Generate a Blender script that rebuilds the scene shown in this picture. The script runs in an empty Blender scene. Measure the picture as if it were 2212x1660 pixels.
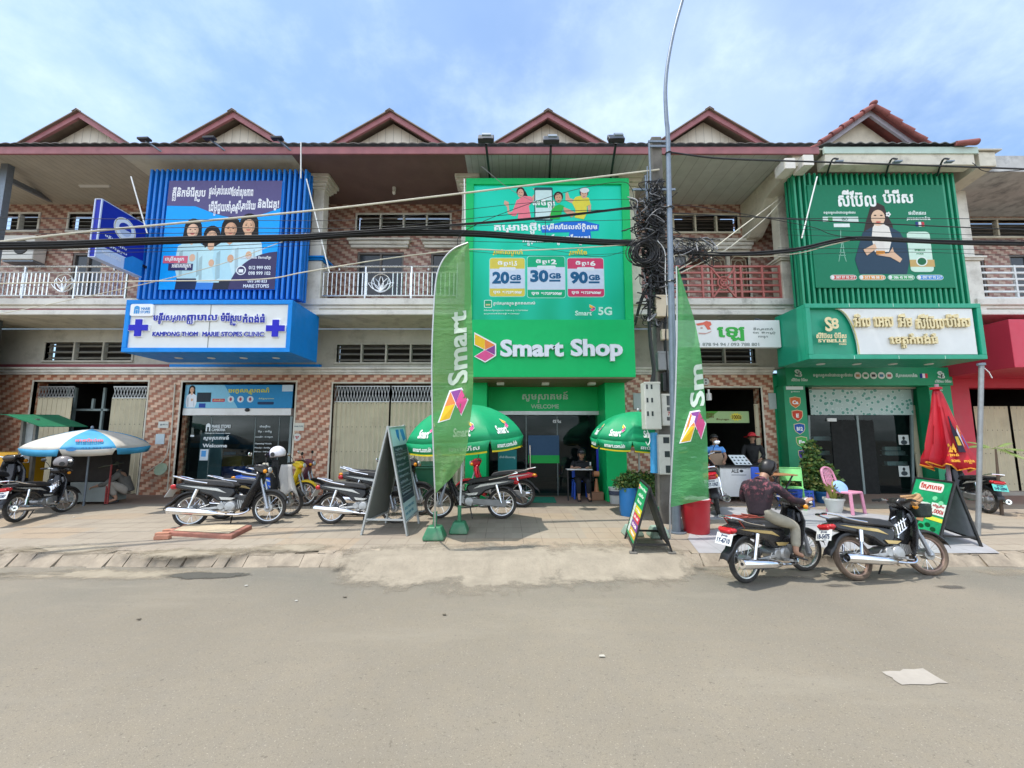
import bpy, bmesh, math, random
from mathutils import Vector, Matrix
random.seed(7)
S = bpy.context.scene
COL = S.collection
R = math.radians
# ------------------------------------------------------------------ camera
F, CX, CY, TILT, CAMZ = 865.0, 1106.0, 851.0, R(6.5), 1.5      # in units of a 2212 px wide picture
cd = bpy.data.cameras.new('camera'); cam = bpy.data.objects.new('camera', cd); COL.objects.link(cam)
cam.location = (0, 0, CAMZ); cam.rotation_euler = (R(90) + TILT, 0, 0)
cd.sensor_width = 36; cd.lens = 36 * F / 2212; cd.shift_y = 21 / 2212; cd.clip_start = .05; cd.clip_end = 3000
S.camera = cam
# ------------------------------------------------------------------ light
SUN_DIR = Vector((.27, .06, -1)).normalized()                   # the way the light travels
sun_el = math.asin(-SUN_DIR.z); sun_az = math.atan2(-SUN_DIR.x, -SUN_DIR.y)
ld = bpy.data.lights.new('sun', 'SUN'); ld.energy = 2.25; ld.angle = R(.53); ld.color = (1, .955, .88)
lo = bpy.data.objects.new('sun', ld); COL.objects.link(lo)
lo.rotation_euler = SUN_DIR.to_track_quat('-Z', 'Y').to_euler(); lo.location = (0, 0, 40)
W = bpy.data.worlds.new('World'); S.world = W; W.use_nodes = True
wn, wl = W.node_tree.nodes, W.node_tree.links
wn.clear()
wo = wn.new('ShaderNodeOutputWorld'); bg = wn.new('ShaderNodeBackground'); sk = wn.new('ShaderNodeTexSky')
sk.sky_type = 'NISHITA'; sk.sun_disc = False; sk.sun_elevation = sun_el; sk.sun_rotation = sun_az
sk.air_density = 1.0; sk.dust_density = 1.5; sk.ozone_density = 1.0
tc = wn.new('ShaderNodeTexCoord'); sx = wn.new('ShaderNodeSeparateXYZ'); wl.new(tc.outputs['Generated'], sx.inputs[0])
def wmath(op, a, b=None):
    n = wn.new('ShaderNodeMath'); n.operation = op
    for i, q in enumerate((a, b)):
        if q is None: continue
        if isinstance(q, (int, float)): n.inputs[i].default_value = q
        else: wl.new(q, n.inputs[i])
    return n.outputs[0]
zz = wmath('ADD', wmath('MAXIMUM', sx.outputs[2], 0.0), .32)
cb = wn.new('ShaderNodeCombineXYZ')
wl.new(wmath('DIVIDE', sx.outputs[0], zz), cb.inputs[0]); wl.new(wmath('DIVIDE', sx.outputs[1], zz), cb.inputs[1])
def wnoise(scale, det, rough, off):
    mp = wn.new('ShaderNodeMapping'); mp.inputs['Location'].default_value = off; wl.new(cb.outputs[0], mp.inputs[0])
    n = wn.new('ShaderNodeTexNoise'); n.inputs['Scale'].default_value = scale; n.inputs['Detail'].default_value = det
    n.inputs['Roughness'].default_value = rough; wl.new(mp.outputs[0], n.inputs['Vector']); return n.outputs['Fac']
def wramp(x, lo_, hi_):
    m = wn.new('ShaderNodeMapRange'); m.interpolation_type = 'SMOOTHSTEP'
    m.inputs[1].default_value = lo_; m.inputs[2].default_value = hi_; wl.new(x, m.inputs[0]); return m.outputs[0]
big = wramp(wnoise(1.25, 5, .55, (3.5, 1.4, 0)), .36, .66)
fine = wramp(wnoise(4.5, 8, .62, (.7, 4.2, 0)), .42, .78)
cmask = wmath('MINIMUM', wmath('ADD', wmath('MULTIPLY', big, .50), wmath('MULTIPLY', fine, .42)), 1.0)
cmask = wmath('ADD', wmath('MULTIPLY', cmask, .86), .05)
tint = wn.new('ShaderNodeMix'); tint.data_type = 'RGBA'; tint.blend_type = 'MULTIPLY'; tint.inputs[0].default_value = 1
wl.new(sk.outputs[0], tint.inputs[6]); tint.inputs[7].default_value = (.82, .98, 1.06, 1)
mx = wn.new('ShaderNodeMix'); mx.data_type = 'RGBA'; wl.new(cmask, mx.inputs[0]); wl.new(tint.outputs[2], mx.inputs[6])
cl = wn.new('ShaderNodeMix'); cl.data_type = 'RGBA'; wl.new(wramp(wmath('MULTIPLY', sx.outputs[1], -1.0), -.1, .55), cl.inputs[0])
cl.inputs[6].default_value = (4.1, 4.95, 6.4, 1); cl.inputs[7].default_value = (14.5, 14.6, 14.8, 1); wl.new(cl.outputs[2], mx.inputs[7])   # unseen cloud behind the viewer, brightened as fill for the shaded fronts
wl.new(mx.outputs[2], bg.inputs[0]); bg.inputs[1].default_value = .13; wl.new(bg.outputs[0], wo.inputs[0])
S.view_settings.view_transform = 'Standard'; S.view_settings.look = 'None'; S.view_settings.gamma = 1
S.view_settings.exposure = .9
S.cycles.max_bounces = 7; S.cycles.diffuse_bounces = 4; S.cycles.glossy_bounces = 3; S.cycles.transparent_max_bounces = 10
S.cycles.caustics_reflective = False; S.cycles.caustics_refractive = False
# ------------------------------------------------------------------ picture <-> place
def ray(px, py):
    v = (CY - py) / F; c, s = math.cos(TILT), math.sin(TILT)
    return Vector(((px - CX) / F, c - s * v, s + c * v))
def P(px, py, D):                     # the point at distance D (along Y) seen at picture position px, py
    d = ray(px, py); return Vector((0, 0, CAMZ)) + d * (D / d.y)
def X(px, py, D): return P(px, py, D).x
def Z(py, D): return P(0, py, D).z
KERB, SLOPE = 5.75, 7.7
def gz(D): return 0 if D > SLOPE else (-.12 * (SLOPE - D) / (SLOPE - KERB) if D > KERB else -.25)
def G(px, py):                        # the ground point seen at px, py
    d = ray(px, py); z = 0
    for _ in range(40):
        D = (z - CAMZ) / d.z * d.y; z = .5 * z + .5 * gz(D)
    return Vector((0, 0, CAMZ)) + d * (D / d.y)
# ------------------------------------------------------------------ things and parts
OFF = {}
def tag(o, label=None, cat=None, group=None, kind=None):
    if label: o['label'] = label
    if cat: o['category'] = cat
    if group: o['group'] = group
    if kind: o['kind'] = kind
    return o
def thing(name, label, cat, loc=(0, 0, 0), rot=None, group=None):
    o = bpy.data.objects.new(name, None); COL.objects.link(o); o.empty_display_size = .1
    o.location = loc
    if rot is not None: o.rotation_euler = rot; OFF[o] = Vector((0, 0, 0))
    else: OFF[o] = Vector(loc)
    return tag(o, label, cat, group)
def dup(root, loc=None, rot=None, label=None):
    r = root.copy(); COL.objects.link(r)
    if loc is not None: r.location = loc
    if rot is not None: r.rotation_euler = rot
    if label: r['label'] = label
    for ch in list(root.children):
        c = ch.copy(); COL.objects.link(c); c.parent = r
        for g in list(ch.children):
            d = g.copy(); COL.objects.link(d); d.parent = c
    return r
class MB:
    def __init__(s): s.v, s.f, s.m, s.cur = [], [], [], 0
    def add(s, vs, fs):
        n = len(s.v); s.v += [Vector(v) for v in vs]; s.f += [[i + n for i in f] for f in fs]; s.m += [s.cur] * len(fs); return s
    def box(s, x0, x1, y0, y1, z0, z1):
        return s.add([(x, y, z) for z in (z0, z1) for y in (y0, y1) for x in (x0, x1)],
                     [(0, 2, 3, 1), (4, 5, 7, 6), (0, 1, 5, 4), (2, 6, 7, 3), (0, 4, 6, 2), (1, 3, 7, 5)])
    def bar(s, a, b, w, h, up=(0, 0, 1)):           # a box from a to b with section w x h
        a, b = Vector(a), Vector(b); t = (b - a).normalized(); u = t.cross(Vector(up))
        if u.length < 1e-4: u = t.cross(Vector((0, 1, 0)))
        u.normalize(); k = u.cross(t); u, k = u * w / 2, k * h / 2
        return s.add([a - u - k, a + u - k, a + u + k, a - u + k, b - u - k, b + u - k, b + u + k, b - u + k],
                     [(0, 1, 2, 3), (7, 6, 5, 4), (0, 4, 5, 1), (1, 5, 6, 2), (2, 6, 7, 3), (3, 7, 4, 0)])
    def quad(s, a, b, c, d): return s.add([a, b, c, d], [(0, 1, 2, 3)])
    def tube(s, pts, r, n=8, cap=True, closed=False):
        pts = [Vector(p) for p in pts]; rs = r if isinstance(r, (list, tuple)) else [r] * len(pts)
        N = len(pts); vs = []; fs = []; k = None
        for i, p in enumerate(pts):
            t = (pts[(i + 1) % N] - pts[i - 1]) if closed else (pts[min(i + 1, N - 1)] - pts[max(i - 1, 0)])
            t.normalize()
            if k is None:
                k = t.orthogonal().normalized()
            else:
                k = (k - t * k.dot(t)); k = k.normalized() if k.length > 1e-6 else t.orthogonal().normalized()
            q = t.cross(k)
            vs += [p + (k * math.cos(2 * math.pi * j / n) + q * math.sin(2 * math.pi * j / n)) * rs[i] for j in range(n)]
        for i in range(N if closed else N - 1):
            for j in range(n):
                a, b = i * n, ((i + 1) % N) * n
                fs.append((a + j, a + (j + 1) % n, b + (j + 1) % n, b + j))
        if cap and not closed: fs += [tuple(reversed(range(n))), tuple(range((N - 1) * n, N * n))]
        return s.add(vs, fs)
    def cyl(s, a, b, r, n=14, r2=None): return s.tube([a, b], [r, r if r2 is None else r2], n)
    def lathe(s, prof, n=18, c=(0, 0, 0), axis='z', a0=0, a1=2 * math.pi):
        c = Vector(c); vs = []; fs = []; full = abs(a1 - a0 - 2 * math.pi) < 1e-6; m = n if full else n + 1
        for r, h in prof:
            for j in range(m):
                a = a0 + (a1 - a0) * j / n; u, w = r * math.cos(a), r * math.sin(a)
                vs.append(c + Vector({'z': (u, w, h), 'y': (u, h, w), 'x': (h, u, w)}[axis]))
        for i in range(len(prof) - 1):
            for j in range(n): fs.append((i * m + j, i * m + (j + 1) % m, (i + 1) * m + (j + 1) % m, (i + 1) * m + j))
        return s.add(vs, fs)
    def ell(s, c, r, n=14, m=8):
        if not isinstance(r, (tuple, list)): r = (r, r, r)
        st = len(s.v); s.lathe([(max(1e-4, math.sin(math.pi * i / m)), -math.cos(math.pi * i / m)) for i in range(m + 1)], n)
        for i in range(st, len(s.v)): s.v[i] = Vector((s.v[i].x * r[0] + c[0], s.v[i].y * r[1] + c[1], s.v[i].z * r[2] + c[2]))
        return s
    def torus(s, c, Rr, r, axis='y', n=32, m=8, a0=0, a1=2 * math.pi):
        return s.lathe([(Rr + r * math.cos(2 * math.pi * j / m), r * math.sin(2 * math.pi * j / m)) for j in range(m + 1)], n, c, axis, a0, a1)
    def prism(s, poly, a0, a1, plane='xz'):
        mk = {'xz': lambda u, w, a: (u, a, w), 'xy': lambda u, w, a: (u, w, a), 'yz': lambda u, w, a: (a, u, w)}[plane]
        n = len(poly)
        return s.add([mk(u, w, a0) for u, w in poly] + [mk(u, w, a1) for u, w in poly],
                     [tuple(range(n)), tuple(reversed(range(n, 2 * n)))] + [(i, i + n, (i + 1) % n + n, (i + 1) % n) for i in range(n)])
    def xf(s, M, st=0):
        for i in range(st, len(s.v)): s.v[i] = M @ s.v[i]
        return s
    def build(s, name, mats, parent=None, smooth=False, bevel=0, solid=0, sub=0, seg=2, weld=False):
        off = OFF.get(parent, Vector((0, 0, 0)))
        me = bpy.data.meshes.new(name); me.from_pydata([tuple(v - off) for v in s.v], [], s.f)
        if not isinstance(mats, (list, tuple)): mats = [mats]
        for m in mats: me.materials.append(m)
        if len(mats) > 1: me.polygons.foreach_set('material_index', s.m)
        bm = bmesh.new(); bm.from_mesh(me)
        if weld: bmesh.ops.remove_doubles(bm, verts=bm.verts, dist=.0008)
        bmesh.ops.recalc_face_normals(bm, faces=bm.faces)
        if smooth:
            for f in bm.faces: f.smooth = True
            for e in bm.edges:
                if len(e.link_faces) == 2 and e.calc_face_angle(0) > R(42): e.smooth = False
        bm.to_mesh(me); bm.free(); me.update()
        o = bpy.data.objects.new(name, me); COL.objects.link(o)
        if parent is not None: o.parent = parent; OFF[o] = off
        if solid: md = o.modifiers.new('solid', 'SOLIDIFY'); md.thickness = solid; md.offset = 0
        if bevel: md = o.modifiers.new('bevel', 'BEVEL'); md.width = bevel; md.segments = seg; md.limit_method = 'ANGLE'; md.angle_limit = R(40)
        if sub: md = o.modifiers.new('sub', 'SUBSURF'); md.levels = sub; md.render_levels = sub
        return o
def bez(pts, n=6):                    # Catmull-Rom through the points
    pts = [Vector(p) for p in pts]; out = []
    for i in range(len(pts) - 1):
        a, b = pts[i], pts[i + 1]; pa = pts[i - 1] if i else a * 2 - b; pb = pts[i + 2] if i + 2 < len(pts) else b * 2 - a
        for k in range(n):
            t = k / n
            out.append(.5 * ((2 * a) + (b - pa) * t + (2 * pa - 5 * a + 4 * b - pb) * t * t + (3 * a - pa - 3 * b + pb) * t ** 3))
    return out + [pts[-1]]
# ------------------------------------------------------------------ materials
MAT = {}
def srgb(h):
    if isinstance(h, tuple): return h
    c = [int(h[i:i + 2], 16) / 255 for i in (0, 2, 4)]
    return tuple(x / 12.92 if x <= .04045 else ((x + .055) / 1.055) ** 2.4 for x in c)
class NT:
    def __init__(s, name):
        s.m = bpy.data.materials.new(name); s.m.use_nodes = True; s.t = s.m.node_tree
        s.n, s.l = s.t.nodes, s.t.links; s.b = s.n['Principled BSDF']
    def co(s): return s.n.new('ShaderNodeTexCoord').outputs['Object']
    def math(s, op, a, b=None, c=None):
        n = s.n.new('ShaderNodeMath'); n.operation = op
        for i, q in enumerate((a, b, c)):
            if q is None: continue
            if isinstance(q, (int, float)): n.inputs[i].default_value = q
            else: s.l.new(q, n.inputs[i])
        return n.outputs[0]
    def xyz(s, v): n = s.n.new('ShaderNodeSeparateXYZ'); s.l.new(v, n.inputs[0]); return n.outputs
    def noise(s, sc, det=4, rough=.55, v=None, stretch=None):
        n = s.n.new('ShaderNodeTexNoise'); n.inputs['Scale'].default_value = sc; n.inputs['Detail'].default_value = det; n.inputs['Roughness'].default_value = rough
        v = v or s.co()
        if stretch: mp = s.n.new('ShaderNodeMapping'); mp.inputs['Scale'].default_value = stretch; s.l.new(v, mp.inputs[0]); v = mp.outputs[0]
        s.l.new(v, n.inputs['Vector']); return n.outputs['Fac']
    def rng(s, x, a, b, c=0, d=1):
        n = s.n.new('ShaderNodeMapRange'); s.l.new(x, n.inputs[0])
        for i, q in enumerate((a, b, c, d)): n.inputs[i + 1].default_value = q
        return n.outputs[0]
    def mix(s, f, a, b, mode='MIX'):
        n = s.n.new('ShaderNodeMix'); n.data_type = 'RGBA'; n.blend_type = mode
        for i, q in ((0, f), (6, a), (7, b)):
            if isinstance(q, (int, float)): n.inputs[i].default_value = q
            elif isinstance(q, tuple): n.inputs[i].default_value = q + (1,) if len(q) == 3 else q
            else: s.l.new(q, n.inputs[i])
        return n.outputs[2]
    def bump(s, h, st=.3, dist=.02):
        n = s.n.new('ShaderNodeBump'); n.inputs['Strength'].default_value = st; n.inputs['Distance'].default_value = dist
        s.l.new(h, n.inputs['Height']); s.l.new(n.outputs[0], s.b.inputs['Normal'])
    def set(s, col=None, rough=None, metal=None):
        for k, q in (('Base Color', col), ('Roughness', rough), ('Metallic', metal)):
            if q is None: continue
            if isinstance(q, (int, float)): s.b.inputs[k].default_value = q
            elif isinstance(q, tuple): s.b.inputs[k].default_value = q + (1,)
            else: s.l.new(q, s.b.inputs[k])
        return s.m
def mat(name, col, rough=.6, metal=0, var=.12, sc=6, dirt=0, dirtcol=(.16, .12, .08), bump=0, emit=0):
    if name in MAT: return MAT[name]
    q = NT(name); c = srgb(col)
    f = q.noise(sc, 5, .6)
    base = q.mix(q.rng(f, .3, .7), tuple(x * (1 - var) for x in c), tuple(min(1, x * (1 + var)) for x in c))
    if dirt:
        d = q.rng(q.noise(2.2, 7, .68), .5, .72, 0, dirt); base = q.mix(d, base, dirtcol)
    q.set(base, q.rng(q.noise(sc * 2.3, 3), .3, .7, max(.03, rough - .07), min(1, rough + .07)), metal)
    if bump: q.bump(q.noise(sc * 9, 4), bump, .01)
    MAT[name] = q.m; return q.m
def ink(h, rough=.5):                  # printed or painted colour
    k = 'ink_' + h
    if k not in MAT: mat(k, h, rough, 0, .04, 14).node_tree.nodes['Principled BSDF'].inputs['Specular IOR Level'].default_value = .22
    return MAT[k]
def tiles(name, red, beige, P_=.36, row=.07, shift=.105, z0=0):
    q = NT(name); o = q.xyz(q.co()); r = q.math('FLOOR', q.math('DIVIDE', o[2], row))
    u = q.math('ADD', q.math('DIVIDE', q.math('SUBTRACT', q.math('ADD', o[0], q.math('MULTIPLY', o[1], 1)), q.math('MULTIPLY', r, shift)), P_), 200.13)
    fu = q.math('FRACT', u)
    half = q.math('GREATER_THAN', fu, .52)
    wn_ = q.n.new('ShaderNodeTexWhiteNoise'); wn_.noise_dimensions = '2D'; cb_ = q.n.new('ShaderNodeCombineXYZ')
    q.l.new(q.math('FLOOR', q.math('MULTIPLY', u, 2)), cb_.inputs[0]); q.l.new(r, cb_.inputs[1]); q.l.new(cb_.outputs[0], wn_.inputs[0])
    va = q.rng(wn_.outputs[0], 0, 1, .78, 1.2)
    c = q.mix(half, beige, red)
    hs = q.n.new('ShaderNodeHueSaturation'); q.l.new(c, hs.inputs['Color']); q.l.new(va, hs.inputs['Value']); c = hs.outputs[0]
    g1 = q.math('LESS_THAN', q.math('FRACT', q.math('DIVIDE', o[2], row)), .07)
    g2 = q.math('LESS_THAN', q.math('FRACT', q.math('MULTIPLY', u, 2)), .022)
    g = q.math('MAXIMUM', g1, g2)
    c = q.mix(q.math('MULTIPLY', g, .55), c, (.2, .15, .12))
    c = q.mix(q.rng(q.noise(1.6, 6, .65), .5, .8, 0, .5), c, (.16, .12, .1)); c = q.mix(q.rng(q.noise(2.6, 6, .7, stretch=(2.2, 2.2, .25)), .56, .75, 0, .5), c, (.14, .11, .09))
    q.bump(q.math('SUBTRACT', 1, g), .5, .006)
    MAT[name] = q.m; return q.set(c, .42)
def ribbed(name, col, pitch=.1, axis=0, depth=.9, rough=.5, var=.1, gap=.12, dark=.35, dirt=.3):
    q = NT(name); o = q.xyz(q.co()); c = srgb(col)
    fr = q.math('FRACT', q.math('ADD', q.math('DIVIDE', o[axis], pitch), 300))
    g = q.math('LESS_THAN', fr, gap)
    base = q.mix(q.rng(q.noise(3, 5), .3, .7), tuple(x * (1 - var) for x in c), tuple(x * (1 + var) for x in c))
    base = q.mix(q.rng(q.noise(1.5, 7, .7, stretch=(3, 3, .5)), .5, .8, 0, dirt), base, tuple(x * .45 for x in c))
    base = q.mix(q.math('MULTIPLY', g, 1 - dark), base, tuple(x * .3 for x in c))
    q.bump(q.math('PINGPONG', fr, .5), depth, .03)
    MAT[name] = q.m; return q.set(base, rough)
def glass(name, tint, refl=.06, alpha=.75, rough=.02):
    q = NT(name); q.n.remove(q.b); out = [n for n in q.n if n.type == 'OUTPUT_MATERIAL'][0]
    tr = q.n.new('ShaderNodeBsdfTransparent'); tr.inputs[0].default_value = tint + (1,)
    gl = q.n.new('ShaderNodeBsdfGlossy'); gl.inputs[0].default_value = (.8, .9, .95, 1); gl.inputs['Roughness'].default_value = rough
    df = q.n.new('ShaderNodeBsdfDiffuse'); df.inputs[0].default_value = (.012, .02, .022, 1)
    m1 = q.n.new('ShaderNodeMixShader'); m1.inputs[0].default_value = 1 - alpha; q.l.new(tr.outputs[0], m1.inputs[1]); q.l.new(df.outputs[0], m1.inputs[2])
    fz = q.n.new('ShaderNodeFresnel'); fz.inputs[0].default_value = 1.45
    fac = q.math('MULTIPLY', fz.outputs[0], refl / .04)
    m2 = q.n.new('ShaderNodeMixShader'); q.l.new(fac, m2.inputs[0]); q.l.new(m1.outputs[0], m2.inputs[1]); q.l.new(gl.outputs[0], m2.inputs[2])
    q.l.new(m2.outputs[0], out.inputs[0]); MAT[name] = q.m; return q.m
def cloth(name, col, trans=.35, rough=.8, var=.12, sc=3, clear=0):
    q = NT(name); c = srgb(col); base = q.mix(q.rng(q.noise(sc, 5), .3, .7), tuple(x * (1 - var) for x in c), tuple(min(1, x * (1 + var)) for x in c))
    q.set(base, rough); out = [n for n in q.n if n.type == 'OUTPUT_MATERIAL'][0]
    t = q.n.new('ShaderNodeBsdfTranslucent'); q.l.new(base, t.inputs[0]); m = q.n.new('ShaderNodeMixShader'); m.inputs[0].default_value = trans
    q.l.new(q.b.outputs[0], m.inputs[1]); q.l.new(t.outputs[0], m.inputs[2]); last = m
    if clear: tr = q.n.new('ShaderNodeBsdfTransparent'); last = q.n.new('ShaderNodeMixShader'); last.inputs[0].default_value = clear; q.l.new(m.outputs[0], last.inputs[1]); q.l.new(tr.outputs[0], last.inputs[2]); q.bump(q.noise(5, 6, .6, stretch=(1, 1, 2.5)), .8, .05)
    q.l.new(last.outputs[0], out.inputs[0]); MAT[name] = q.m; return q.m
# ------------------------------------------------------------------ lettering
_gc = {}; _tcu = bpy.data.curves.new('t', 'FONT'); _tob = bpy.data.objects.new('t', _tcu); COL.objects.link(_tob)
_tcu.resolution_u = 3; _tcu.fill_mode = 'NONE'
from mathutils.geometry import delaunay_2d_cdt
def _ev(body, off):
    _tcu.body = body; _tcu.offset = off; bpy.context.view_layer.update()
    return bpy.data.meshes.new_from_object(_tob.evaluated_get(bpy.context.evaluated_depsgraph_get()))
def glyph(ch, off):
    """outline of a letter, filled by winding number so that overlapping strokes stay whole"""
    k = (ch, off)
    if k in _gc: return _gc[k]
    m = _ev(ch, 0); co = [Vector((q.co.x, q.co.y)) for q in m.vertices]; ed = [tuple(e.vertices) for e in m.edges]; bpy.data.meshes.remove(m)
    V, Fc = [], []
    if co:
        dirs = [(a, b) if (b == a + 1) else (b, a) if (a == b + 1) else (max(a, b), min(a, b)) for a, b in ed]
        nxt = {a: b for a, b in dirs}; prv = {b: a for a, b in dirs}; area = sum(co[a].x * co[b].y - co[b].x * co[a].y for a, b in dirs); sg = 1 if area > 0 else -1; new = []
        for i, c in enumerate(co):
            if i not in nxt or i not in prv: new.append(c); continue
            d0, d1 = (c - co[prv[i]]).normalized(), (co[nxt[i]] - c).normalized(); nn = Vector((d0.y + d1.y, -d0.x - d1.x)) * sg; l = nn.length
            new.append(c if l < .05 else c + nn / l * off * min(1.8, 2 / l))
        co = new; vs, es, fs, _, _, _ = delaunay_2d_cdt(co, ed, [], 0, 1e-5); keep = []
        for f in fs:
            c = (vs[f[0]] + vs[f[1]] + vs[f[2]]) / 3; w = 0
            for a, b in dirs:
                p, q = co[a], co[b]
                if (p.y <= c.y) != (q.y <= c.y):
                    x = p.x + (c.y - p.y) / (q.y - p.y) * (q.x - p.x)
                    if x > c.x: w += 1 if q.y > p.y else -1
            if w * sg > 0: keep.append(tuple(f))
        n = len(vs); V = [(p.x, p.y, .5) for p in vs] + [(p.x, p.y, -.5) for p in vs]; cnt = {}
        for f in keep:
            for i in range(3): e = (f[i], f[(i + 1) % 3]); cnt[tuple(sorted(e))] = cnt.get(tuple(sorted(e)), []) + [e]
        Fc = keep + [(b, a, a + n, b + n) for l in cnt.values() if len(l) == 1 for a, b in l]
    m = _ev(ch + '|', 0); mxx = max(q.co.x for q in m.vertices); bpy.data.meshes.remove(m)
    if ('bar', off) not in _gc: m = _ev('|', 0); _gc[('bar', off)] = max(q.co.x for q in m.vertices); bpy.data.meshes.remove(m)
    _gc[k] = (V, Fc, mxx - _gc[('bar', off)]); return _gc[k]
PRE = '\u17c1\u17c2\u17c3'
def layout(txt, off, track=0):
    V, Fc, x = [], [], 0; i = 0; cl = 0.0
    def put(ch, xx, sc=1, dy=0):
        v, f, a = glyph(ch, off); n = len(V); dz = .06 * (n // 2 % 5)
        V.extend([(xx + p[0] * sc, p[1] * sc + dy, p[2] + dz) for p in v]); Fc.extend([tuple(j + n for j in q) for q in f]); return a * sc
    while i < len(txt):
        c = txt[i]
        if '\u1780' <= c <= '\u17b3':
            subs = []; j = i + 1
            while j + 1 < len(txt) and txt[j] == '\u17d2': subs.append(txt[j + 1]); j += 2
            marks = ''
            while j < len(txt) and '\u17b6' <= txt[j] <= '\u17d1': marks += txt[j]; j += 1
            marks = ''.join({'\u17c4': '\u17c1\u17b6', '\u17c5': '\u17c1\u17b6', '\u17be': '\u17c1\u17b8', '\u17bf': '\u17c1\u17b7', '\u17c0': '\u17c1'}.get(q, q) for q in marks)
            for q in marks:
                if q in PRE: x += put(q, x)
            for q in subs:
                if q == '\u179a': x += put('\u179a', x, .8, -.2) * .7
            x0 = x; x += put(c, x); k = 0
            for q in subs:
                if q != '\u179a': put(q, x0 + .04, .62, -.42 - .3 * k); k += 1
            for q in marks:
                if q not in PRE: x += put(q, x, 1, -.25 if (k and q in '\u17bb\u17bc\u17bd') else 0)
            i = j
        else:
            x += put(c, x); i += 1
        x += track
    return V, Fc
class FR:                              # a flat face of a sign: f(a, b) -> point, N = the way it looks
    def __init__(s, f, N): s.f, s.N = f, Vector(N).normalized()
    def poly(s, pts, mat_, parent, name, lift=.004, depth=.004, smooth=False, bevel=0):
        q = MB(); fr = [s.f(a, b) + s.N * lift for a, b in pts]; bk = [p - s.N * depth for p in fr]; n = len(pts)
        q.add(fr + bk, [tuple(range(n)), tuple(reversed(range(n, 2 * n)))] + [(i, i + n, (i + 1) % n + n, (i + 1) % n) for i in range(n)])
        return q.build(name, mat_, parent, smooth, bevel)
    def polys(s, lst, mat_, parent, name, lift=.004, depth=.004):
        for pts in lst:
            q = MB()
            fr = [s.f(a, b) + s.N * lift for a, b in pts]; bk = [p - s.N * depth for p in fr]; n = len(pts)
            q.add(fr + bk, [tuple(range(n)), tuple(reversed(range(n, 2 * n)))] + [(i, i + n, (i + 1) % n + n, (i + 1) % n) for i in range(n)]); o = q.build(name, mat_, parent)
        return o
    def rect(s, a0, b0, a1, b1, *k, **kw): return s.poly([(a0, b0), (a1, b0), (a1, b1), (a0, b1)], *k, **kw)
    def text(s, lines, mat_, parent, name='lettering', lift=.006, depth=.004, bold=.02, slant=0, track=0):
        # lines: (text, a0, b0, a1, b1): the box the letters fill
        q = None
        for t, a0, b0, a1, b1 in lines:
            q = MB(); V, Fc = layout(t, min(bold, .028) if any('\u1780' <= c_ <= '\u17ff' for c_ in t) and bold < .08 else bold, track)
            if not V: continue
            xs = [v[0] for v in V]; ys = [v[1] for v in V]; xa, xb, ya, yb = min(xs), max(xs), min(ys), max(ys)
            vs = []
            for v in V:
                u = (v[0] - xa) / (xb - xa); w = (v[1] - ya) / (yb - ya)
                vs.append(s.f(a0 + (a1 - a0) * u + slant * (w - .5) * (b1 - b0) * -1, b1 + (b0 - b1) * w) + s.N * (lift - depth + depth * (v[2] + .5)))
            q.add(vs, Fc); o = q.build(name, mat_, parent)
        return o
def PXF(D, pyref, N=(0, -1, 0)): return FR(lambda px, py: Vector((X(px, pyref, D), D, Z(py, D))), N)
def QF(A, B, C, D_):                   # unit square on four corners: A top-left, B top-right, C bottom-right, D bottom-left
    A, B, C, D_ = map(Vector, (A, B, C, D_))
    return FR(lambda a, b: (A * (1 - a) + B * a) * (1 - b) + (D_ * (1 - a) + C * a) * b, (D_ - A).cross(B - A))
def circ(cx, cy, rx, ry=None, n=20, a0=0, a1=2 * math.pi):
    ry = rx if ry is None else ry
    return [(cx + rx * math.cos(a0 + (a1 - a0) * i / n), cy + ry * math.sin(a0 + (a1 - a0) * i / n)) for i in range(n if abs(a1 - a0 - 2 * math.pi) < 1e-6 else n + 1)]
def rrect(a0, b0, a1, b1, r):
    o = []
    for cx, cy, s_ in ((a1 - r, b0 + r, -90), (a1 - r, b1 - r, 0), (a0 + r, b1 - r, 90), (a0 + r, b0 + r, 180)):
        o += [(cx + r * math.cos(R(s_ + 30 * k)), cy + r * math.sin(R(s_ + 30 * k))) for k in range(4)]
    return o
LOGO = [('f2f2f2', [(0, 0), (1, .383), (1, .778), (.504, 1), (0, .798), (.464, .585), (0, .418)]),
        ('f2c230', [(.03, .06), (.485, .235), (.485, .57), (.03, .40)]), ('ef8a4a', [(.485, .235), (.945, .42), (.5, .575)]),
        ('8e4a94', [(.945, .43), (.945, .75), (.52, .59)]), ('e35a92', [(.5, .59), (.93, .765), (.504, .955), (.05, .79)])]
def chevron(fr, a0, b0, a1, b1, parent, lift=.006, rot=False):
    for i, (c, pts) in enumerate(LOGO):
        if rot: pp = [(a0 + (a1 - a0) * v, b1 + (b0 - b1) * u) for u, v in pts]
        else: pp = [(a0 + (a1 - a0) * u, b0 + (b1 - b0) * v) for u, v in pts]
        fr.poly(pp, ink(c), parent, 'emblem', lift + .003 * (i > 0), .003)
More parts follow.
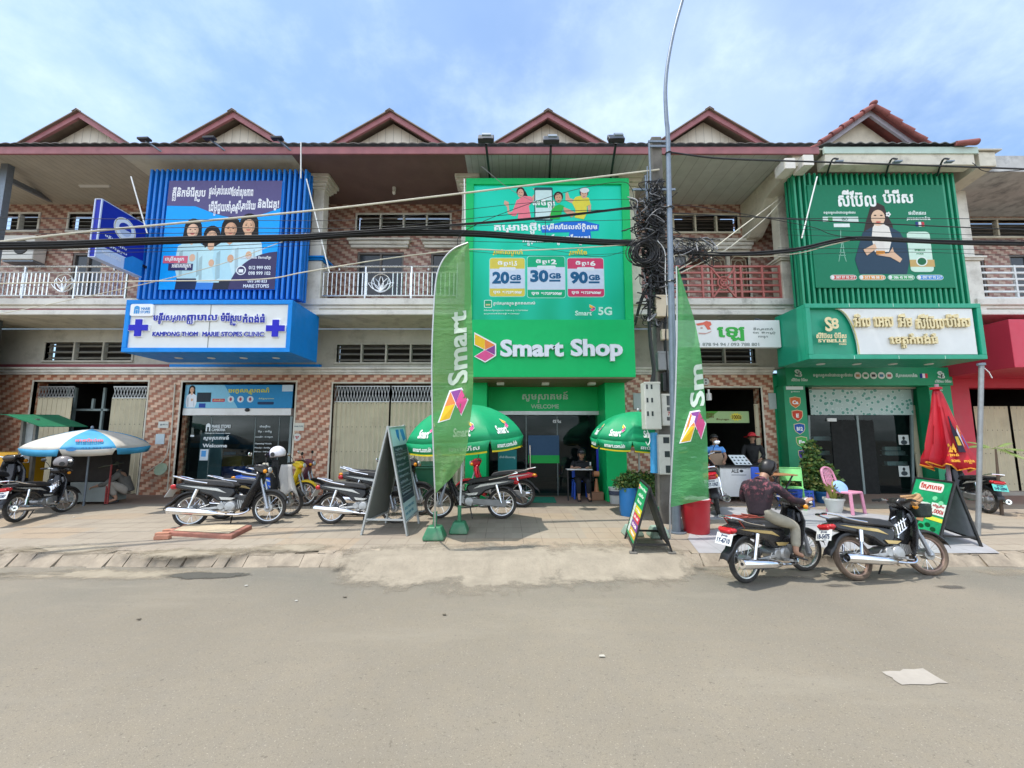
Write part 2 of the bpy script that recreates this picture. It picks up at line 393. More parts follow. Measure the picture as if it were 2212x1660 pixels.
# ------------------------------------------------------------------ palette
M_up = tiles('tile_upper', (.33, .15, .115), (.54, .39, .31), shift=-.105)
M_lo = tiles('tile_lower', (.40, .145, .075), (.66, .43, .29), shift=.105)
M_lo2 = tiles('tile_lower_right', (.40, .15, .085), (.66, .47, .33), shift=-.105)
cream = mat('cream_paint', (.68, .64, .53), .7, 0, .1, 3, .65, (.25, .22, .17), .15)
creamw = mat('white_mould', (.76, .73, .66), .6, 0, .08, 3, .55, (.3, .27, .22), .1)
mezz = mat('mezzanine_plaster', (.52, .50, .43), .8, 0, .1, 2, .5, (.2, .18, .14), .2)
dirtyw = mat('weathered_plaster', (.66, .64, .58), .8, 0, .1, 3, .85, (.2, .2, .17), .25)
purple = mat('maroon_board', (.34, .125, .135), .55, 0, .14, 3, .3, (.12, .06, .06))
maroon = mat('maroon_strip', (.25, .06, .07), .6)
rooft = mat('rusty_roof_sheet', (.13, .11, .095), .6, .2, .3, 3, .5)
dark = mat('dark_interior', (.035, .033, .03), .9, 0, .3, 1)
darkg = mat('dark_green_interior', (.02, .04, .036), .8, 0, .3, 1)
steel = mat('galvanised_steel', (.20, .24, .285), .45, .4, .1, 12, .25, (.2, .2, .2))
inox = mat('stainless_steel', (.75, .76, .74), .25, .85, .05, 8)
chrome = mat('chrome', (.82, .82, .84), .09, 1, .03, 8)
black = mat('black_plastic', (.018, .018, .019), .38, 0, .2, 8)
rubber = mat('tyre_rubber', (.035, .033, .031), .85, 0, .2, 9, .5, (.16, .13, .1))
whitep = mat('white_plastic', (.80, .80, .77), .4, 0, .04, 5, .25, (.4, .37, .3))
alu = mat('aluminium_frame', (.5, .51, .5), .4, .5, .08, 8)
concrete = mat('pole_concrete', (.15, .14, .12), .85, 0, .25, 5, .7, (.12, .11, .1), .3)
shutterm = ribbed('cream_shutter_steel', (.62, .56, .41), .13, 0, .5, .5, .06, .09, .5, .3)
brownceil = mat('brown_ceiling', (.20, .125, .115), .7, 0, .1, 2, .2)
greenp = mat('green_composite', (.004, .50, .14), .5, 0, .05, 2, .2, (.01, .30, .09)); greenp.node_tree.nodes['Principled BSDF'].inputs['Specular IOR Level'].default_value = .25
greend = mat('dark_green_composite', (.006, .28, .12), .5, 0, .06, 3, .2, (.01, .12, .06))
bluep = mat('blue_composite', (.006, .25, .75), .5, 0, .06, 3, .18, (.01, .14, .42)); bluep.node_tree.nodes['Principled BSDF'].inputs['Specular IOR Level'].default_value = .25
boxw = mat('lightbox_white', (.78, .80, .78), .4, 0, .03, 3, .12, (.5, .5, .45))
# ------------------------------------------------------------------ ground
def road_mat():
    q = NT('road_asphalt'); o = q.xyz(q.co())
    a = q.noise(.35, 6, .6); b = q.noise(160, 3, .7); c = q.noise(7, 6, .65)
    base = q.mix(q.rng(a, .3, .7), (.215, .183, .134), (.295, .250, .183))
    edge = q.rng(o[1], 3.9, 5.4); base = q.mix(q.math('MULTIPLY', edge, q.rng(q.noise(.5, 5), .35, .6)), base, (.165, .155, .125))
    base = q.mix(q.rng(c, .35, .75, 0, .4), base, (.21, .19, .16))
    base = q.mix(q.rng(b, .45, .72, 0, .7), base, (.15, .13, .10)); base = q.mix(q.rng(q.noise(70, 3, .6), .56, .7, 0, .6), base, (.14, .12, .09)); base = q.mix(q.rng(q.noise(95, 2, .5), .64, .72, 0, .6), base, (.44, .39, .31)); base = q.mix(q.rng(q.noise(26, 2, .5), .70, .74, 0, .7), base, (.13, .11, .085))
    base = q.mix(q.rng(q.noise(.55, 4, .6, stretch=(.06, 1.8, 1)), .52, .66, 0, .35), base, (.20, .175, .135))
    base = q.mix(q.rng(q.noise(1.1, 8, .7, stretch=(.35, 1.6, 1)), .55, .72, 0, .45), base, (.29, .255, .195))
    q.bump(b, .5, .006); return q.set(base, .9)
def pave_mat():
    q = NT('pavement_tiles'); o = q.xyz(q.co()); t = .3
    fx = q.math('FRACT', q.math('ADD', q.math('DIVIDE', q.math('ADD', o[0], q.math('MULTIPLY', o[1], .02)), t), 300)); fy = q.math('FRACT', q.math('ADD', q.math('DIVIDE', o[1], t), 300))
    ln = q.math('MAXIMUM', q.math('LESS_THAN', fx, .035), q.math('LESS_THAN', fy, .045))
    wv = q.n.new('ShaderNodeTexWhiteNoise'); wv.noise_dimensions = '2D'; cb_ = q.n.new('ShaderNodeCombineXYZ')
    q.l.new(q.math('FLOOR', q.math('DIVIDE', o[0], t)), cb_.inputs[0]); q.l.new(q.math('FLOOR', q.math('DIVIDE', o[1], t)), cb_.inputs[1]); q.l.new(cb_.outputs[0], wv.inputs[0])
    w2 = q.n.new('ShaderNodeTexWhiteNoise'); w2.noise_dimensions = '2D'; c2 = q.n.new('ShaderNodeCombineXYZ')
    q.l.new(q.math('FLOOR', q.math('DIVIDE', o[0], 1.2)), c2.inputs[0]); q.l.new(q.math('FLOOR', q.math('DIVIDE', o[1], .6)), c2.inputs[1]); q.l.new(c2.outputs[0], w2.inputs[0])
    base = q.mix(q.rng(wv.outputs[0], 0, 1), (.285, .24, .185), (.335, .285, .22))
    base = q.mix(q.math('MULTIPLY', q.math('GREATER_THAN', w2.outputs[0], .8), .6), base, (.35, .255, .165))
    base = q.mix(q.math('MULTIPLY', q.math('LESS_THAN', w2.outputs[0], .22), .5), base, (.27, .215, .17))
    base = q.mix(q.rng(q.noise(.8, 6, .6), .4, .66, 0, .6), base, (.34, .29, .22))
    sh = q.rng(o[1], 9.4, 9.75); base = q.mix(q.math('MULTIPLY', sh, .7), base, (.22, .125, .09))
    br = q.rng(q.noise(2.4, 3), .42, .6, .1, .85)
    base = q.mix(q.math('MULTIPLY', ln, br), base, (.15, .115, .085))
    base = q.mix(q.rng(q.noise(5, 8, .72), .55, .75, 0, .5), base, (.23, .195, .15))
    base = q.mix(q.rng(q.noise(60, 4, .7), .5, .75, 0, .35), base, (.2, .165, .13))
    q.bump(q.math('ADD', q.math('MULTIPLY', q.math('SUBTRACT', 1, ln), .5), q.math('MULTIPLY', q.noise(40, 4), .3)), .6, .012)
    return q.set(base, .85)
def struct(b, name, m, smooth=False): return tag(b.build(name, m, None, smooth), kind='structure')
q = MB(); q.quad((-400, 600, -.32), (400, 600, -.32), (400, -400, -.32), (-400, -400, -.32)); struct(q, 'ground', mat('dry_earth', (.24, .19, .13), .95))
q = MB()
for i in range(60):
    for j in range(30):
        x, y = -60 + 2 * i, KERB + .12 - 1.0 * j; q.quad((x, y, -.25), (x, y - 1, -.25), (x + 2, y - 1, -.25), (x + 2, y, -.25))
struct(q, 'road', road_mat())
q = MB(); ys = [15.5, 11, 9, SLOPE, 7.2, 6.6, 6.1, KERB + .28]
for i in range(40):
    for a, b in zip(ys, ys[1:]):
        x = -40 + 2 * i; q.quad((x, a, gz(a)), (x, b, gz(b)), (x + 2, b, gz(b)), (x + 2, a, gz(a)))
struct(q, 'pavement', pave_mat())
# the kerb: uneven worn stones
q = MB(); rk = random.Random(3)
for ya, yb in ((KERB + .3, KERB + .15), (KERB + .15, KERB)):
    x = -24
    while x < 24:
        w = rk.uniform(.14, .42); t = rk.uniform(-.012, .010) - (.012 if rk.random() < .12 else 0); e = lambda s_: rk.uniform(-s_, s_); g = .005; za, zb = gz(ya) + t + e(.006), gz(yb) + t + e(.012)
        y1 = yb + (e(.03) if yb == KERB else e(.006)); p = [(x + g + e(.01), ya - .004, za), (x + w - g + e(.01), ya - .004, za + e(.006)), (x + w - g + e(.02), y1, zb), (x + g + e(.02), y1 + e(.02), zb + e(.01))]
        q.add(p + [(u, v_ + (.012 if k < 2 else -.012), -.29) for k, (u, v_, z_) in enumerate(p)], [(0, 3, 2, 1), (3, 7, 6, 2), (0, 4, 7, 3), (1, 2, 6, 5)]); x += w
struct(q, 'kerb', mat('kerb_stone', (.315, .26, .195), .9, 0, .25, 5, .7, (.13, .105, .08), .6))
def blob(name, pts, lift, m, jit=.05, seed=1, sub=6, kind='structure', zs=None):
    rb = random.Random(seed); out = []
    for i, p in enumerate(pts):
        a, b = Vector(p), Vector(pts[(i + 1) % len(pts)])
        for k in range(sub):
            c = a.lerp(b, k / sub); out.append((c.x + rb.uniform(-jit, jit), c.y + rb.uniform(-jit, jit)))
    q = MB(); n = len(out); q.add([(u, w, (gz(w) if zs is None else zs(w)) + lift) for u, w in out], [tuple(range(n))])
    return q.build(name, m)
def dust(name, col, lo_, hi_):             # a worn skin that breaks up towards its rim
    q = NT(name); at = q.n.new('ShaderNodeAttribute'); at.attribute_name = 'cover'; e = at.outputs['Fac']
    base = q.mix(q.rng(q.noise(4, 7, .65), .3, .7), tuple(x * .8 for x in col), tuple(x * 1.12 for x in col)); base = q.mix(q.rng(q.noise(45, 4, .7), .5, .75, 0, .45), base, tuple(x * .55 for x in col)); q.set(base, .9); q.bump(q.noise(30, 5), .3, .006)
    a = q.rng(q.math('ADD', e, q.math('MULTIPLY', q.math('SUBTRACT', q.noise(2.6, 9, .68), .5), 1.6)), lo_, hi_)
    tr = q.n.new('ShaderNodeBsdfTransparent'); m = q.n.new('ShaderNodeMixShader'); q.l.new(a, m.inputs[0]); q.l.new(tr.outputs[0], m.inputs[1]); q.l.new(q.b.outputs[0], m.inputs[2])
    q.l.new(m.outputs[0], [n for n in q.n if n.type == 'OUTPUT_MATERIAL'][0].inputs[0]); return q.m
conc = dust('spilled_concrete', (.31, .265, .20), .28, .7)
ramp = [(-2.55, KERB + .5), (2.75, KERB + .42), (2.6, KERB - .12), (1.5, KERB - .35), (.3, KERB - .62), (-1.1, KERB - .78), (-2.0, KERB - .55), (-2.7, KERB - .2)]
q = MB(); rb = random.Random(5); N = 110; back = []; frn = []
for i in range(N + 1):
    u = i / N; xx = -2.75 + 5.6 * u; dpt = 1.25 * math.sin(math.pi * min(1, u * 1.05)) ** .6 * (1 - .45 * u) + rb.uniform(-.13, .1)
    back.append((xx, KERB + .75, gz(KERB + .75) + .006)); frn.append((xx + rb.uniform(-.006, .006), KERB - .02 - max(.02, dpt), -.243))
mid = [(b[0], KERB - .06, -.108) for b in back]; md2 = [(b[0] + rb.uniform(-.006, .006), KERB - .30 + rb.uniform(-.04, .04), -.241) for b in back]
frn = [(f[0], min(f[1] - .35, KERB - .5), -.2445) for f in frn]
for i in range(N):
    for A_, B_ in ((back, mid), (mid, md2), (md2, frn)): q.add([A_[i], A_[i + 1], B_[i + 1], B_[i]], [(0, 3, 2, 1)])
ro = tag(q.build('concrete_ramp', conc, None, True, weld=True), kind='structure'); av = ro.data.attributes.new('cover', 'FLOAT', 'POINT')
for i, v in enumerate(ro.data.vertices): x, y = v.co.x, v.co.y; av.data[i].value = max(0, min(1, (x + 2.75) / .9, (2.85 - x) / .8)) * (0 if y < KERB - .4 else (.2 if y > KERB + .6 else (.85 if y < KERB - .2 else 1)))
marble = ribbed('pale_floor_tile', (.38, .38, .39), .6, 0, .05, .45, .12, .02, .6, .35)
wt = [G(1560, 1096), G(1800, 1102), G(2045, 1128), G(2160, 1196), G(1510, 1196), G(1486, 1165), G(1500, 1120)]
tag(blob('tiled_forecourt', [(p.x, p.y) for p in wt], .006, marble, .0, 2, 1), kind='structure')
hole = dust('hollow_dark', (.085, .08, .065), .35, .6)  # dark colour painted as the depth of the drain hollow
def skin_sheet(name, cx_, cy_, rx_, ry_, z, m, seed=1, rings=5, n=40):
    r_ = random.Random(seed); q = MB(); q.v.append(Vector((cx_, cy_, z)))
    for j in range(1, rings + 1): q.v += [Vector((cx_ + rx_ * j / rings * math.cos(2 * math.pi * i / n), cy_ + ry_ * j / rings * math.sin(2 * math.pi * i / n), z)) for i in range(n)]
    q.f = [(0, 1 + i, 1 + (i + 1) % n) for i in range(n)] + [(1 + (j - 1) * n + i, 1 + j * n + i, 1 + j * n + (i + 1) % n, 1 + (j - 1) * n + (i + 1) % n) for j in range(1, rings) for i in range(n)]; q.m = [0] * len(q.f)
    o = tag(q.build(name, m), kind='structure'); a_ = o.data.attributes.new('cover', 'FLOAT', 'POINT')
    for i in range(len(q.v)): a_.data[i].value = 1.15 * (1 - (0 if i == 0 else (1 + (i - 1) // n) / rings))
    return o
dstm = dust('road_dust', (.33, .28, .205), .42, .9); oil = dust('oil_stain', (.10, .09, .075), .62, 1.1)
for i, (a, b, c, d) in enumerate(((-9, 5.5, 3.2, .45), (-5.2, 5.45, 2.6, .4), (3.6, 5.5, 2.2, .4), (7.5, 5.5, 2.6, .4))): skin_sheet('road_dust', a, b, c, d, -.2465, dstm, i)
for i, (a, b, c, d) in enumerate(((3.9, 5.05, .5, .14), (5.2, 5.0, .4, .12))): skin_sheet('road_stain', a, b, c, d, -.2455, oil, i)
for i, (a, b, c) in enumerate(((-11, .2, 2.6), (-8.2, .12, 1.6), (-6.6, .3, 1.8), (-4.6, .15, 1.5), (-3.3, .35, 1.3), (4.4, .2, 1.2), (8.4, .2, 1.8))):
    o = skin_sheet('pavement_dust', a, KERB + b, c, .38, 0, dstm, 20 + i)
    for v in o.data.vertices: v.co.z = (gz(max(KERB + .01, v.co.y)) + .012) if v.co.y > KERB - .03 else -.115
skin_sheet('drain_hollow', -3.95, 5.4, .85, .2, -.243, hole)
# square of pale paint/paper on the road
gp = [G(1907, 1453), G(1990, 1445), G(2045, 1476), G(1950, 1483)]
tag(blob('paint_patch', [(p.x, p.y) for p in gp], .005, mat('worn_white_paint', (.37, .33, .28), .8, 0, .1, 6, .5, (.27, .23, .19)), .012, 3, 5), kind='structure')
# brick rimmed manhole
gm = [G(360, 1158), G(398, 1141), G(545, 1143), G(500, 1166)]
mh = thing('manhole_box', 'raised brick manhole with sandy top in the pavement below the left motorbikes', 'manhole', tuple(G(450, 1156)))
q = MB(); n = 4; q.add([(p.x, p.y, gz(p.y) - .03) for p in gm] + [(p.x, p.y, gz(p.y) + .07) for p in gm], [(0, 1, 5, 4), (1, 2, 6, 5), (2, 3, 7, 6), (3, 0, 4, 7), (4, 5, 6, 7)])
q.build('brick_rim', mat('red_brick_rim', (.34, .14, .10), .9, 0, .25, 9, .4), mh, bevel=.02)
q = MB(); cen = sum((Vector(p) for p in gm), Vector()) / 4
q.add([Vector((p.x, p.y, gz(p.y) + .078)).lerp(Vector((cen.x, cen.y, gz(cen.y) + .085)), .14) for p in gm], [(0, 1, 2, 3)]); q.build('sand_fill', mat('sand', (.46, .37, .25), .95, 0, .15, 6, .4), mh)
for i, (a, b) in enumerate(((352, 1159), (368, 1152), (350, 1166))):
    p = G(a, b); tag(MB().bar((p.x - .11, p.y, p.z + .03), (p.x + .1, p.y + .03, p.z + .035), .09, .06).build('loose_brick', mat('loose_brick', (.48, .22, .14), .9), None, bevel=.008),
        ['orange brick lying flat beside the manhole corner', 'orange brick tilted behind the manhole corner', 'lower orange brick nearest the road by the manhole'][i], 'brick', 'loose bricks by the manhole')
# ------------------------------------------------------------------ the row of shophouses
WALL, BAL, EAVE, GAB = 11.1, 9.85, 8.8, 9.8
BX = [-19.5, -9.55, -5.36, -1.15, 3.2, 7.3, 11.72, 17]
ZC, ZSL0, ZSL1 = 8.38, 4.62, 5.03           # ceiling, slab bottom and top
LBL = ['brick tiled shophouse with open folding gate behind the blue and white umbrella', 'brick tiled shophouse holding the blue clinic sign',
       'brick tiled shophouse with closed cream folding shutter between clinic and green phone shop', 'shophouse with green fronted phone shop on its ground floor',
       'shophouse with red balcony railing above the drinks shop', 'shophouse with red clay tiled gable above the dark green milk shop', 'rightmost shophouse with red ground floor and concrete eave']
H = [thing('shophouse', LBL[i], 'building', ((max(-14, BX[i]) + BX[i + 1]) / 2, WALL, 0), None, 'terraced shophouses') for i in range(7)]
def WR(r, D=WALL):                         # picture rectangle -> x0, x1, z0, z1 on the plane at D
    m = (r[1] + r[3]) / 2; return X(r[0], m, D), X(r[2], m, D), Z(r[3], D), Z(r[1], D)
def wall(u, name, x0, x1, z0, z1, D, holes, m, rev=.3, parent=None):
    xs = sorted({x0, x1} | {min(max(h[k], x0), x1) for h in holes for k in (0, 1)}); zs = sorted({z0, z1} | {min(max(h[k], z0), z1) for h in holes for k in (2, 3)})
    q = MB()
    for a, b in zip(xs, xs[1:]):
        for c, d in zip(zs, zs[1:]):
            if b - a < 1e-4 or d - c < 1e-4 or any(h[0] < (a + b) / 2 < h[1] and h[2] < (c + d) / 2 < h[3] for h in holes): continue
            q.quad((a, D, c), (b, D, c), (b, D, d), (a, D, d))
    for h in holes:
        a, b, c, d = max(h[0], x0), min(h[1], x1), max(h[2], z0), min(h[3], z1); E_ = D + rev
        q.quad((a, D, c), (a, E_, c), (a, E_, d), (a, D, d)); q.quad((b, D, c), (b, D, d), (b, E_, d), (b, E_, c))
        q.quad((a, D, d), (a, E_, d), (b, E_, d), (b, D, d)); q.quad((a, D, c), (b, D, c), (b, E_, c), (a, E_, c))
    return q.build(name, m, u)
slatm = mat('louvre_glass', (.42, .46, .44), .3, .1, .08, 4)
dirtslat = mat('dusty_louvre', (.30, .28, .23), .7, 0, .15, 4, .4)
whitef = mat('white_window_frame', (.70, .70, .66), .5, 0, .05, 4, .25)
def backing(u, r, D, name='dark_room_sheet'):
    x0, x1, z0, z1 = r; MB().quad((x0 - .02, D, z0 - .02), (x1 + .02, D, z0 - .02), (x1 + .02, D, z1 + .02), (x0 - .02, D, z1 + .02)).build(name, dark, u)  # flat dark sheet painted as the unlit depth behind the opening
def louvre(u, r, n, rows, fm, sm, D=WALL):
    x0, x1, z0, z1 = r; w = .055; q = MB(); D0 = D - .03
    q.box(x0 - w, x1 + w, D0, D + .1, z1, z1 + w); q.box(x0 - w, x1 + w, D0 - .02, D + .1, z0 - w, z0)
    q.box(x0 - w, x0, D0, D + .1, z0, z1); q.box(x1, x1 + w, D0, D + .1, z0, z1)
    for i in range(1, n): xx = x0 + (x1 - x0) * i / n; q.box(xx - .025, xx + .025, D0 + .005, D + .1, z0, z1)
    f = q.build('louvre_window', fm, u, bevel=.006)
    q = MB(); h = (z1 - z0) / rows
    for i in range(n):
        for j in range(rows):
            a = x0 + (x1 - x0) * i / n + .03; b = x0 + (x1 - x0) * (i + 1) / n - .03; zc = z0 + h * (j + .5)
            q.add([(a, D + .02, zc - h * .22), (b, D + .02, zc - h * .22), (b, D + .13, zc + h * .2), (a, D + .13, zc + h * .2)], [(0, 1, 2, 3)])
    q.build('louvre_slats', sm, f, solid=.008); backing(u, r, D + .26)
def window(u, r, pm, fm, D=WALL, n=2, name='window'):
    x0, x1, z0, z1 = r; q = MB(); w = .06
    q.box(x0, x1, D + .02, D + .1, z1 - w, z1); q.box(x0, x0 + w, D + .02, D + .1, z0, z1 - w); q.box(x1 - w, x1, D + .02, D + .1, z0, z1 - w)
    for i in range(1, n): xx = x0 + (x1 - x0) * i / n; q.box(xx - .03, xx + .03, D + .022, D + .1, z0, z1 - w)
    f = q.build(name, fm, u, bevel=.006); MB().box(x0 + .01, x1 - .01, D + .07, D + .09, z0, z1 - .01).build('pane', pm, f); return f
def lintel(u, r, m, D=WALL):
    x0, x1, z0, z1 = r; q = MB(); h = z1 - z0
    q.box(x0 + .08, x1 - .08, D - .09, D, z0, z0 + h * .35); q.box(x0 + .04, x1 - .04, D - .13, D, z0 + h * .35 + .002, z0 + h * .7); q.box(x0, x1, D - .18, D, z0 + h * .7 + .002, z1)
    q.build('lintel_moulding', m, u, bevel=.012)
# ---- upper wall, mezzanine, ground wall of each house
up_h = [[(0, 463, 83, 499), (150, 463, 252, 499), (284, 463, 330, 499), (152, 547, 217, 640)], [], [(772, 465, 972, 499), (770, 545, 871, 640), (930, 546, 1000, 640)],
        [(1240, 465, 1300, 499)], [(1456, 466, 1593, 502), (1532, 546, 1618, 648), (1456, 548, 1489, 640), (1672, 550, 1701, 640)], [], [(2082, 476, 2300, 512), (2090, 549, 2131, 640), (2186, 550, 2270, 640)]]
vents = [[(96, 740, 285, 779)], [], [(727, 745, 940, 783)], [], [(1500, 752, 1632, 785)], [], []]
grd = [[(57, 825, 308, 1072)], [(384, 826, 632, 1069)], [(714, 829, 1000, 1068)], [(1051, 842, 1300, 1074)], [(1440, 838, 1651, 1070)], [(1743, 834, 2003, 1080)], [(2108, 838, 2330, 1066)]]
for i in range(7):
    x0, x1 = BX[i], BX[i + 1]
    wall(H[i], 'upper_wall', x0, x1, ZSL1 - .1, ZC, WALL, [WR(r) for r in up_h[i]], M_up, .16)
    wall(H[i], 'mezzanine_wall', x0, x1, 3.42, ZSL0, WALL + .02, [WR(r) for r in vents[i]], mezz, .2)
    hs = [WR(r) for r in grd[i]]; hs = [(a, b, -.1, d) for a, b, c, d in hs]
    wm = M_lo if i < 3 else (M_lo2 if i != 6 else mat('red_render', (.58, .03, .06), .5, 0, .05, 3, .1))
    if i == 5: wm = greend
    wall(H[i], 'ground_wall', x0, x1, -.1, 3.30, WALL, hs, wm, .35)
    a, b, c, d = hs[0]; q = MB(); B0, B1 = WALL + .35, WALL + 5
    q.quad((a - .6, B1, 0.01), (b + .6, B1, 0.01), (b + .6, B1, 3.4), (a - .6, B1, 3.4)); q.quad((a - .6, B0, .01), (a - .6, B1, .01), (a - .6, B1, 3.4), (a - .6, B0, 3.4)); q.quad((b + .6, B0, .01), (b + .6, B1, .01), (b + .6, B1, 3.4), (b + .6, B0, 3.4))
    q.quad((a - .6, B0, 3.4), (b + .6, B0, 3.4), (b + .6, B1, 3.4), (a - .6, B1, 3.4)); q.quad((a - .6, B0, .012), (b + .6, B0, .012), (b + .6, B1, .012), (a - .6, B1, .012))
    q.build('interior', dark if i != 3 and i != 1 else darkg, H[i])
    q = MB(); q.box(x0, x1, BAL, WALL - .001, ZSL0, ZSL1 - .002) if i not in (5,) else q.box(x0, x1, BAL + .3, WALL - .001, ZSL0, ZSL1 - .002)
    q.build('balcony_slab', [cream, cream, cream, cream, dirtyw, cream, dirtyw][i], H[i])
    q = MB(); y = BAL - .001
    if i in (0, 1, 2, 3, 4, 6):
        for zb, zt, o in ((ZSL1 - .16, ZSL1 + .005, .10), (ZSL1 - .24, ZSL1 - .162, .04), (ZSL0 + .06, ZSL0 + .13, .045), (ZSL0 - .005, ZSL0 + .058, .08)): q.box(x0, x1, y - o, y, zb, zt)
        q.build('slab_moulding', [creamw, cream, creamw, cream, dirtyw, cream, creamw][i], H[i], bevel=.012)
    if i in (0, 1): MB().box(x0, x1, y - .03, y, ZSL1 - .33, ZSL1 - .243).build('painted_band', maroon if i == 0 else bluep, H[i])
    if i not in (3, 5, 6):
        q = MB(); zc = 3.30
        for zb, zt, o in ((zc, zc + .055, .05), (zc + .057, zc + .14, .08), (zc + .142, zc + .20, .13)): q.box(x0, x1, WALL - o, WALL + .02, zb, zt)
        q.build('cornice', creamw, H[i], bevel=.012)
        if i in (0, 1): MB().box(x0, x1, WALL - .1, WALL + .02, zc + .203, zc + .28).build('painted_cornice_band', maroon if i == 0 else bluep, H[i])
    # ceiling under the eave
    cm = [ribbed('ceiling_left', (.48, .45, .37), .17, 0, .3, .6, .08, .08, .5, .25), mat('ceiling_clinic', (.64, .62, .51), .7, 0, .07, 2, .3), brownceil,
          ribbed('ceiling_phone_shop', (.5, .55, .56), .17, 0, .3, .6, .08, .08, .5, .25), ribbed('ceiling_drinks', (.55, .58, .54), .33, 0, .3, .6, .08, .05, .5, .25),
          mat('ceiling_beige', (.58, .55, .47), .7, 0, .06, 2, .2), mat('ceiling_concrete', (.48, .46, .42), .8, 0, .08, 2, .3)][i]
    if i < 6: MB().box(x0, x1, EAVE + .05, WALL + .1, ZC, ZC + .03).build('eave_ceiling', cm, H[i])
for i, r, n, rows in ((0, up_h[0][0], 2, 4), (0, up_h[0][1], 2, 4), (0, up_h[0][2], 1, 4), (2, up_h[2][0], 4, 4), (3, up_h[3][0], 1, 4)): louvre(H[i], WR(r), n, rows, whitef, slatm)
louvre(H[4], WR(up_h[4][0]), 3, 5, cream, mat('brown_louvre', (.12, .10, .085), .6)); louvre(H[6], WR(up_h[6][0]), 3, 5, cream, mat('wooden_louvre', (.22, .19, .16), .6))
for i, n in ((0, 3), (2, 4), (4, 2)): louvre(H[i], WR(vents[i][0]), n, 3, mezz, dirtslat, WALL + .02)
tinted = mat('tinted_pane', (.045, .05, .055), .12, 0, .15, 2, .25, (.1, .1, .1)); framed = mat('dark_window_frame', (.16, .14, .13), .5)
for i, r in ((0, up_h[0][3]), (2, up_h[2][1]), (2, up_h[2][2]), (4, up_h[4][2]), (4, up_h[4][3]), (6, up_h[6][1]), (6, up_h[6][2])):
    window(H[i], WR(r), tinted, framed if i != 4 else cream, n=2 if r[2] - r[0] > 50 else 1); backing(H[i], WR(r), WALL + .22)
for r in ((754, 520, 889, 538), (912, 522, 1010, 538), (1440, 521, 1626, 541), (136, 526, 235, 543)): lintel(H[0 if r[0] < 300 else (2 if r[0] < 1100 else 4)], WR(r), creamw)
# the wooden double door with arched lights on the red railed balcony
r = WR(up_h[4][1]); x0, x1, z0, z1 = r; wood = mat('door_wood', (.14, .075, .045), .45, 0, .2, 4)
f = MB().box(x0 - .07, x0, WALL - .02, WALL + .1, z0, z1 + .07).box(x1, x1 + .07, WALL - .02, WALL + .1, z0, z1 + .07).box(x0, x1, WALL - .02, WALL + .1, z1, z1 + .07).box((x0 + x1) / 2 - .05, (x0 + x1) / 2 + .05, WALL - .02, WALL + .1, z0, z1 - .001).build('door_frame', cream, H[4], bevel=.008)
for s_ in (0, 1):
    a = x0 + .02 if s_ == 0 else (x0 + x1) / 2 + .06; b = (x0 + x1) / 2 - .06 if s_ == 0 else x1 - .02
    d = MB().box(a, b, WALL + .03, WALL + .07, z0, z1 - .01).build('door', wood, H[4]); c = (a + b) / 2; hw = (b - a) / 2 - .03; q = MB()
    for k, (h_, w_) in enumerate(((.95, 1.0), (.72, .5))): q.tube([(c - hw * w_, WALL + .02, z0 + .25)] + [(c + hw * w_ * math.cos(t), WALL + .02, z1 - .1 - hw - (1 - w_) * .05 + hw * w_ * math.sin(t)) for t in [math.pi * (1 - j / 10) for j in range(11)]] + [(c + hw * w_, WALL + .02, z0 + .25)], .016, 6)
    for k in range(4): q.bar((a + .03, WALL + .02, z0 + .3 + .3 * k), (b - .03, WALL + .02, z0 + .3 + .3 * k), .02, .025)
    q.build('door_moulding', mat('door_moulding', (.42, .36, .26), .5), d)
MB().box(*[(-.25, .25)[k] + X(1560, 560, WALL - .5) - .6 for k in (0, 1)], WALL - .6, WALL - .02, Z(574, WALL) - .03, Z(574, WALL) + .02).build('wall_shelf', wood, H[4])
# ---- columns on the balcony edge
def column(u, xc, m=cream, hw=.15, top=ZC, band=None):
    y = BAL + .16; q = MB(); z0 = ZSL1
    q.box(xc - hw - .05, xc + hw + .05, y - hw - .05, y + hw + .05, z0 - .35, z0 + 1.02); q.add([(xc + a * (hw if k else hw * .93), y + b * (hw if k else hw * .93), (z0 + 1.12, top - .3)[1 - k]) for k in (1, 0) for a, b in ((-1, -1), (1, -1), (1, 1), (-1, 1))], [(0, 1, 5, 4), (1, 2, 6, 5), (2, 3, 7, 6), (3, 0, 4, 7)])
    c = q.build('column', m, u, bevel=.012); q = MB()
    for k, (a, h0, h1) in enumerate(((.03, .34, .28), (.07, .28, .2), (.13, .2, .1), (.17, .1, .0))): q.box(xc - hw - a, xc + hw + a, y - hw - a, y + hw + a, top - h0 + .001, top - h1 - .002)
    q.build('capital', m, c, bevel=.012); q = MB()
    for k, (a, h0, h1) in enumerate(((.1, 1.02, 1.07), (.14, 1.07, 1.12), (.06, 1.12, 1.16))): q.box(xc - hw - a, xc + hw + a, y - hw - a, y + hw + a, z0 + h0 + .001, z0 + h1 - .001)
    q.build('base_moulding', band or m, c, bevel=.01)
for u, xc, bd in ((1, -5.08, bluep), (2, -1.17, None), (4, 3.1, None), (4, 7.1, None), (6, 11.8, None)): column(H[u], xc, creamw if u != 4 else cream, band=bd)
